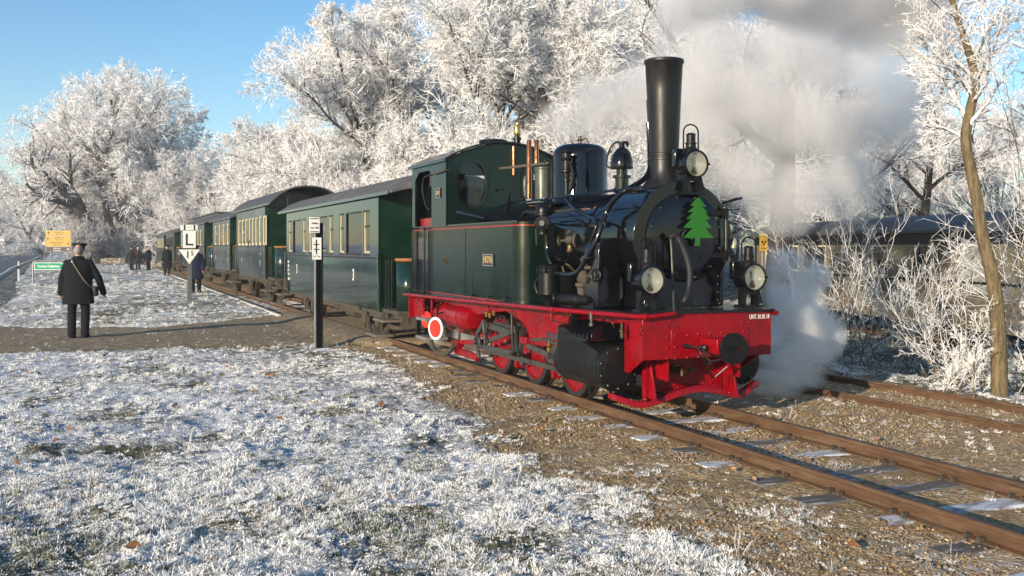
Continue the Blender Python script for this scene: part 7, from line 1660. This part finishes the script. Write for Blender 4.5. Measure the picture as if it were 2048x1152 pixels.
def grass_mat(name, base_lo, base_hi, frost_amt):
    m = bpy.data.materials.new(name); m.use_nodes = True; nt = m.node_tree; N = nt.nodes; L = nt.links
    b = N['Principled BSDF']; b.inputs['Roughness'].default_value = 0.8; b.inputs['Specular IOR Level'].default_value = 0.2
    t = N.new('ShaderNodeAttribute'); t.attribute_name = 'tip'; r = N.new('ShaderNodeAttribute'); r.attribute_name = 'rnd'; oi = N.new('ShaderNodeObjectInfo')
    mx = N.new('ShaderNodeMix'); mx.data_type = 'RGBA'; L.new(r.outputs['Fac'], mx.inputs['Factor']); mx.inputs['A'].default_value = (*base_lo, 1); mx.inputs['B'].default_value = (*base_hi, 1)
    a1 = N.new('ShaderNodeMath'); a1.operation = 'MULTIPLY_ADD'; a1.inputs[1].default_value = 0.55; L.new(r.outputs['Fac'], a1.inputs[0]); L.new(t.outputs['Fac'], a1.inputs[2])
    a2 = N.new('ShaderNodeMath'); a2.operation = 'MULTIPLY_ADD'; a2.inputs[1].default_value = 0.5; L.new(oi.outputs['Random'], a2.inputs[0]); L.new(a1.outputs[0], a2.inputs[2])
    mr = N.new('ShaderNodeMapRange'); mr.inputs['From Min'].default_value = 1.2 - frost_amt; mr.inputs['From Max'].default_value = 1.7 - frost_amt; L.new(a2.outputs[0], mr.inputs['Value'])
    m2 = N.new('ShaderNodeMix'); m2.data_type = 'RGBA'; L.new(mr.outputs['Result'], m2.inputs['Factor']); L.new(mx.outputs['Result'], m2.inputs['A']); m2.inputs['B'].default_value = (0.88, 0.875, 0.86, 1)
    L.new(m2.outputs['Result'], b.inputs['Base Color']); return m
G_FROST = grass_mat('rime_grass', (0.10, 0.095, 0.05), (0.32, 0.29, 0.20), 0.70)
G_DRY = grass_mat('dry_grass', (0.12, 0.085, 0.045), (0.36, 0.28, 0.17), 0.30)
G_GREEN = grass_mat('green_grass', (0.035, 0.05, 0.018), (0.11, 0.13, 0.05), 0.18)
def collection(name, meshes, mats):
    col = bpy.data.collections.new(name)
    for i, (me, mt) in enumerate(zip(meshes, mats)):
        me.materials.append(mt); o = bpy.data.objects.new('%s_%02d' % (name, i), me); col.objects.link(o)
    return col
def scatter(name, col, pts, rot, scl, idx, label, mt=None):
    me = bpy.data.meshes.new(name); n = len(pts); me.vertices.add(n); me.vertices.foreach_set('co', np.asarray(pts, np.float32).ravel())
    a = me.attributes.new('rot', 'FLOAT_VECTOR', 'POINT'); a.data.foreach_set('vector', np.asarray(rot, np.float32).ravel())
    a = me.attributes.new('scl', 'FLOAT_VECTOR', 'POINT'); a.data.foreach_set('vector', np.asarray(scl, np.float32).ravel())
    a = me.attributes.new('idx', 'INT', 'POINT'); a.data.foreach_set('value', np.asarray(idx, np.int32))
    o = bpy.data.objects.new(name, me); C.objects.link(o)
    ng = bpy.data.node_groups.new(name, 'GeometryNodeTree'); ng.interface.new_socket('Geometry', in_out='INPUT', socket_type='NodeSocketGeometry'); ng.interface.new_socket('Geometry', in_out='OUTPUT', socket_type='NodeSocketGeometry')
    N = ng.nodes; L = ng.links; gi = N.new('NodeGroupInput'); go = N.new('NodeGroupOutput'); ip = N.new('GeometryNodeInstanceOnPoints'); ci = N.new('GeometryNodeCollectionInfo')
    ci.inputs['Collection'].default_value = col; ci.inputs['Separate Children'].default_value = True; ci.inputs['Reset Children'].default_value = True
    def na(nm, ty):
        x = N.new('GeometryNodeInputNamedAttribute'); x.data_type = ty; x.inputs['Name'].default_value = nm; return x.outputs['Attribute']
    er = N.new('FunctionNodeEulerToRotation'); L.new(na('rot', 'FLOAT_VECTOR'), er.inputs[0])
    L.new(gi.outputs[0], ip.inputs['Points']); L.new(ci.outputs[0], ip.inputs['Instance']); ip.inputs['Pick Instance'].default_value = True
    L.new(na('idx', 'INT'), ip.inputs['Instance Index']); L.new(er.outputs[0], ip.inputs['Rotation']); L.new(na('scl', 'FLOAT_VECTOR'), ip.inputs['Scale']); L.new(ip.outputs[0], go.inputs[0])
    md = o.modifiers.new('scatter', 'NODES'); md.node_group = ng
    tag(o, label, None, None, 'stuff'); return o
def rand_wedge(rng, n, d0, d1, amax=29.0):
    d = np.sqrt(rng.uniform(d0 * d0, d1 * d1, n)); a = np.radians(rng.uniform(-amax, amax, n)); return d * np.sin(a), d * np.cos(a)
def build_grass():
    rng = np.random.default_rng(99)
    col = collection('grass_tuft', [tuft(1, 60, 0.030, 0.9, 0.0030), tuft(2, 64, 0.040, 1.0, 0.0028), tuft(3, 40, 0.065, 0.85, 0.0022), tuft(4, 80, 0.022, 1.1, 0.0042), tuft(5, 36, 0.12, 0.75, 0.0022), tuft(6, 30, 0.05, 1.0, 0.0020), tuft(7, 16, 0.11, 0.7, 0.0018), tuft(8, 44, 0.055, 0.9, 0.0026), tuft(9, 9, 0.22, 0.35, 0.0018, 0.2)],
                     [G_FROST, G_FROST, G_FROST, G_FROST, G_FROST, G_DRY, G_DRY, G_GREEN, G_DRY])
    Xs, Ys, sc = [], [], []
    for (n, a, b_, s) in ((38000, 4.6, 8.5, 0.92), (19000, 8.0, 15, 1.0), (26000, 14, 26, 1.3), (18000, 25, 50, 1.9), (8000, 48, 105, 3.0)):
        x, y = rand_wedge(rng, n, a, b_); Xs.append(x); Ys.append(y); sc.append(np.full(n, s))
    X = np.concatenate(Xs); Y = np.concatenate(Ys); s = np.concatenate(sc)
    grav, path, lush, n1, n2 = masks(X, Y); x, y = TL(X, Y)
    clump = fbm(X * 2.2, Y * 2.2, 3, 61)
    # keep off the rails, the trodden path, the road
    roadx = np.interp(Y, [4, 25, 33.5, 50.4, 68.3, 92.5, 131], [-9, -14.6, -17.4, -25.9, -34.2, -45.4, -62])
    keep = (rng.uniform(0, 1, len(X)) < np.where(grav > 0.5, 0.05 + 0.30 * (clump > 0.62), np.where(clump > 0.42, 1.0, 0.45)) * np.where(path > 0.5, 0.14, 1.0)) & (X > roadx + 0.8)
    keep &= ~((np.abs(np.abs(y) - 0.524) < 0.09)) & ~((np.abs(y) < 1.25) & (x < -13.8)) & ~((np.abs(y) < 0.5) & (x > -14.5) & (x < -5))
    keep &= ~((np.abs(y) < 0.95) & (rng.uniform(0, 1, len(X)) < 0.75))
    X, Y, s, grav, path, lush, clump, y = [a[keep] for a in (X, Y, s, grav, path, lush, clump, y)]
    m = len(X); u = rng.uniform(0, 1, m)
    idx = rng.choice([0, 0, 1, 3, 3, 3], m); idx = np.where((u < 0.22) & (clump > 0.50), 2, idx); idx = np.where((u < 0.025) & (clump > 0.58), 4, idx); dd_ = np.hypot(X, Y); idx = np.where((dd_ > 14) & (rng.uniform(0, 1, m) < 0.25 * sstep(13, 22, dd_)), 5, idx); idx = np.where((u > 0.80), 5, idx); idx = np.where((u > 0.955), 7, idx)
    gm_ = (grav > 0.5) | (path > 0.5); idx = np.where(gm_, np.where(u < 0.45, 5, np.where(u < 0.55, 6, np.where(u < 0.85, 2, 7))), idx)
    idx = np.where(gm_ & (u > 0.985), 8, idx); idx = np.where((~gm_) & (u > 0.996), 8, idx); idx = np.where((lush > 0.5) & (u < 0.4), 7, idx)
    gpatch = fbm(X * 1.1 + 30, Y * 1.1, 3, 83) > 0.68; idx = np.where(gpatch & (u < 0.6) & (~gm_), 7, idx)
    z = ground_z(X, Y, True); sz = s * rng.uniform(0.38, 1.05, m) * np.where(gm_, 0.7, 1.0) * (0.55 + 0.7 * clump)
    sz = np.where(path > 0.5, sz * 0.55, sz)
    pts = np.stack([X, Y, z - 0.004], 1); rot = np.stack([rng.normal(0, 0.12, m), rng.normal(0, 0.12, m), rng.uniform(0, 6.28, m)], 1); scl = np.stack([sz, sz, sz * rng.uniform(0.7, 1.15, m)], 1)
    scatter('frosted_grass', col, pts, rot, scl, idx, 'short frosted grass covering the meadow in the foreground and along the platform')
    # fallen leaves
    lv = []
    for k in range(3):
        r = random.Random(k); mb = MB(); pl = [(0, -0.05), (0.022, -0.03), (0.034, 0.0), (0.02, 0.03), (0, 0.055), (-0.022, 0.03), (-0.033, 0.0), (-0.02, -0.03)]
        vs = [(x_ * r.uniform(0.8, 1.2), y_, 0.014 * (abs(x_) / 0.03) ** 1.5 + r.uniform(0, 0.008)) for x_, y_ in pl] + [(0, 0, 0.0)]
        mb.add(vs, [(i, (i + 1) % 8, 8) for i in range(8)]); lv.append(mb.mesh('leaf', 0))
    lc = collection('leaf', lv, [mat('leaf_orange', (0.24, 0.11, 0.04), 0.8, var=0.3), mat('leaf_brown', (0.17, 0.075, 0.03), 0.8, var=0.3), mat('leaf_pale', (0.34, 0.20, 0.10), 0.8, var=0.3)])
    x1, y1 = rand_wedge(rng, 190, 5.0, 18); g1 = masks(x1, y1)[0]; z1 = ground_z(x1, y1, True) + 0.03
    scatter('fallen_leaves', lc, np.stack([x1, y1, z1], 1), np.stack([rng.normal(0, 0.5, 190), rng.normal(0, 0.5, 190), rng.uniform(0, 6.28, 190)], 1), np.repeat(rng.uniform(0.4, 1.0, 190)[:, None], 3, 1), rng.integers(0, 3, 190), 'scattered brown and orange fallen leaves on frost and gravel')
    # ballast stones
    stn = []
    for k in range(4):
        r = random.Random(k + 50); mb = MB(); mb.sphere((0, 0, 0), 0.016, 6, 4); mb.v = [(a * r.uniform(0.7, 1.4), b * r.uniform(0.7, 1.3), c * r.uniform(0.5, 0.9)) for a, b, c in mb.v]; stn.append(mb.mesh('stone', 0))
    sc_ = collection('stone', stn, [mat('stone_ochre', (0.30, 0.20, 0.095), 0.85, var=0.3, vscale=30), mat('stone_brown', (0.15, 0.10, 0.06), 0.85, var=0.3, vscale=30), mat('stone_grey', (0.22, 0.20, 0.18), 0.85, var=0.3, vscale=30), mat('stone_pale', (0.45, 0.38, 0.28), 0.85, var=0.2, vscale=30)])
    x2, y2 = rand_wedge(rng, 190000, 5.2, 17); gr, pa = masks(x2, y2)[:2]; tx, ty = TL(x2, y2)
    k2 = (gr > 0.45) & (pa < 0.4) & (ty < 4.0) & (np.abs(np.abs(ty) - 0.524) > 0.03) & (rng.uniform(0, 1, len(x2)) < sstep(0.35, 0.6, fbm(x2 * 1.2, y2 * 1.2, 3, 91)))
    x2, y2 = x2[k2], y2[k2]; n_ = len(x2); z2 = ground_z(x2, y2, True)
    scatter('ballast_stones', sc_, np.stack([x2, y2, z2 + 0.003], 1), rng.uniform(0, 6.28, (n_, 3)), np.repeat(rng.gamma(2.2, 0.135, n_).clip(0.12, 0.9)[:, None], 3, 1), rng.choice([0, 0, 1, 1, 2, 3], n_), 'ochre and brown gravel stones between and beside the rails')
build_grass()
# ------------------------------------------------------------------ smoke, steam, haze
def vapour(name, label, blobs, density, col, seed, nscale=1.2, thr=0.42, aniso=-0.15, contrast=0.3):
    """blobs: (centre, radius vector); a closed body with a noisy density that thins out towards its edge"""
    mb = MB()
    for c, r in blobs: mb.sphere(c, 1.0, 20, 12, r)
    me = remesh(mb, 0.16, 3); o = bpy.data.objects.new(name, me); C.objects.link(o); tag(o, label, None, None, 'stuff')
    m = bpy.data.materials.new(name); m.use_nodes = True; nt = m.node_tree; N = nt.nodes; L = nt.links; N.remove(N['Principled BSDF']); out = N['Material Output']
    pv = N.new('ShaderNodeVolumePrincipled'); pv.inputs['Color'].default_value = (*col, 1); pv.inputs['Anisotropy'].default_value = aniso
    geo = N.new('ShaderNodeNewGeometry'); pos = geo.outputs['Position']
    def M(op, a, b=0.0, c=None, cl=False):
        x = N.new('ShaderNodeMath'); x.operation = op; x.use_clamp = cl
        for i, v in enumerate((a, b) if c is None else (a, b, c)):
            if isinstance(v, (int, float)): x.inputs[i].default_value = v
            else: L.new(v, x.inputs[i])
        return x.outputs[0]
    wn_ = N.new('ShaderNodeTexNoise'); wn_.inputs['Scale'].default_value = nscale * 0.8; wn_.inputs['Detail'].default_value = 2; L.new(pos, wn_.inputs['Vector'])
    wv = N.new('ShaderNodeVectorMath'); wv.operation = 'MULTIPLY_ADD'; L.new(wn_.outputs['Color'], wv.inputs[0]); wv.inputs[1].default_value = (0.7, 0.7, 0.7); L.new(pos, wv.inputs[2])
    tot = None
    for c, r in blobs:
        a = N.new('ShaderNodeVectorMath'); a.operation = 'SUBTRACT'; L.new(wv.outputs[0], a.inputs[0]); a.inputs[1].default_value = Vector(c) + Vector((0.35, 0.35, 0.35))
        d = N.new('ShaderNodeVectorMath'); d.operation = 'DIVIDE'; L.new(a.outputs[0], d.inputs[0]); d.inputs[1].default_value = r
        dt = N.new('ShaderNodeVectorMath'); dt.operation = 'DOT_PRODUCT'; L.new(d.outputs[0], dt.inputs[0]); L.new(d.outputs[0], dt.inputs[1])
        f = M('SUBTRACT', 1.0, dt.outputs['Value'], cl=True); tot = f if tot is None else M('MAXIMUM', tot, f)
    n = N.new('ShaderNodeTexNoise'); n.inputs['Scale'].default_value = nscale; n.inputs['Detail'].default_value = 5; n.inputs['Roughness'].default_value = 0.55; L.new(wv.outputs[0], n.inputs['Vector'])
    q = M('ADD', n.outputs['Fac'], M('MULTIPLY', tot, 0.55)); mr = N.new('ShaderNodeMapRange'); mr.interpolation_type = 'SMOOTHSTEP'; mr.inputs['From Min'].default_value = thr + 0.18; mr.inputs['From Max'].default_value = thr + 0.18 + contrast * 2; L.new(q, mr.inputs['Value'])
    edge = N.new('ShaderNodeMapRange'); edge.interpolation_type = 'SMOOTHSTEP'; edge.inputs['From Max'].default_value = 0.85; L.new(tot, edge.inputs['Value'])
    L.new(M('MULTIPLY', M('MULTIPLY', mr.outputs['Result'], edge.outputs['Result']), density), pv.inputs['Density']); L.new(pv.outputs[0], out.inputs['Volume'])
    me.materials.clear(); me.materials.append(m); return o
def b_(px_, py_, Y, rx, ry=None, rz=None): return (D(px_, py_, Y), (rx, ry or rx, rz or rx))
ct = W(2.163, 0, 3.62)
vapour('chimney_smoke', 'grey smoke rising from the tall chimney and drifting right', [(ct, (0.19, 0.19, 0.3)), (ct + Vector((0.10, 0.15, 0.35)), (0.30, 0.30, 0.30)), (ct + Vector((0.30, 0.40, 0.65)), (0.50, 0.5, 0.42)), (ct + Vector((0.70, 0.75, 0.95)), (0.75, 0.7, 0.55)), (ct + Vector((1.4, 1.3, 1.2)), (1.1, 0.9, 0.75)), (ct + Vector((2.3, 1.9, 1.3)), (1.3, 1.1, 0.9)), (ct + Vector((3.2, 2.4, 1.2)), (1.3, 1.1, 1.0))], 4.5, (0.93, 0.92, 0.915), 3, 1.6, 0.30, aniso=0.1)
vapour('steam_cloud', 'broad bank of white steam drifting behind the boiler and chimney to the right', [b_(1110, 245, 15.2, 0.42), b_(1180, 215, 15.4, 0.75), b_(1270, 190, 15.6, 0.95), b_(1370, 190, 15.8, 1.05), b_(1470, 200, 16.2, 1.15, 1.0, 1.0), b_(1570, 230, 16.6, 1.15, 1.0, 1.05), b_(1660, 250, 17.0, 1.0, 1.0, 1.0), b_(1480, 330, 15.6, 0.8, 0.7, 0.7), b_(1580, 110, 16.5, 1.3, 1.0, 1.0), b_(1700, 120, 17.2, 1.3, 1.0, 1.0), b_(1780, 220, 17.6, 1.1, 1.0, 1.1), b_(1420, 90, 16.0, 1.0, 0.9, 0.9), b_(1700, 360, 17.0, 0.9, 0.8, 0.8), b_(1400, 290, 15.4, 0.8, 0.7, 0.75), b_(1570, 390, 16.0, 0.9, 0.8, 0.8)], 2.2, (0.965, 0.945, 0.925), 5, 1.15, 0.29, aniso=0.05)
vapour('steam_jet', 'steam billowing beside the far cylinder down to the ground', [b_(1555, 760, 11.6, 0.40, 0.4, 0.28), b_(1610, 720, 11.9, 0.45, 0.4, 0.42), b_(1640, 660, 12.2, 0.36, 0.4, 0.45), b_(1590, 620, 12.4, 0.50, 0.5, 0.5), b_(1575, 530, 12.8, 0.42, 0.4, 0.45), b_(1530, 690, 11.9, 0.40, 0.4, 0.45), b_(1620, 560, 13.2, 0.35, 0.35, 0.4)], 4.4, (0.985, 0.98, 0.97), 7, 1.9, 0.28, aniso=0.0)
w_ = W(-2.3, -0.15, 0.35)
vapour('steam_wisp', 'thin grey steam wisps under the locomotive cab', [(w_, (0.45, 0.6, 0.3)), (w_ + Vector((-0.3, 0.8, 0.0)), (0.4, 0.6, 0.35)), (W(-3.5, -0.55, 0.3), (0.25, 0.3, 0.3))], 2.2, (0.95, 0.95, 0.95), 9, 2.0, 0.36)
hz = MB().box(-320, 320, -25, 520, -6.0, 40.0).mesh('haze', 0)
ho = bpy.data.objects.new('haze', hz); C.objects.link(ho); tag(ho, 'thin blue winter haze over the distant trees and road', None, None, 'stuff')
hm = bpy.data.materials.new('haze_air'); hm.use_nodes = True; hm.node_tree.nodes.remove(hm.node_tree.nodes['Principled BSDF'])
pv = hm.node_tree.nodes.new('ShaderNodeVolumePrincipled'); pv.inputs['Color'].default_value = (0.86, 0.92, 1.0, 1); pv.inputs['Density'].default_value = 0.0007; pv.inputs['Anisotropy'].default_value = 0.0
hm.node_tree.links.new(pv.outputs[0], hm.node_tree.nodes['Material Output'].inputs['Volume']); hz.materials.append(hm)
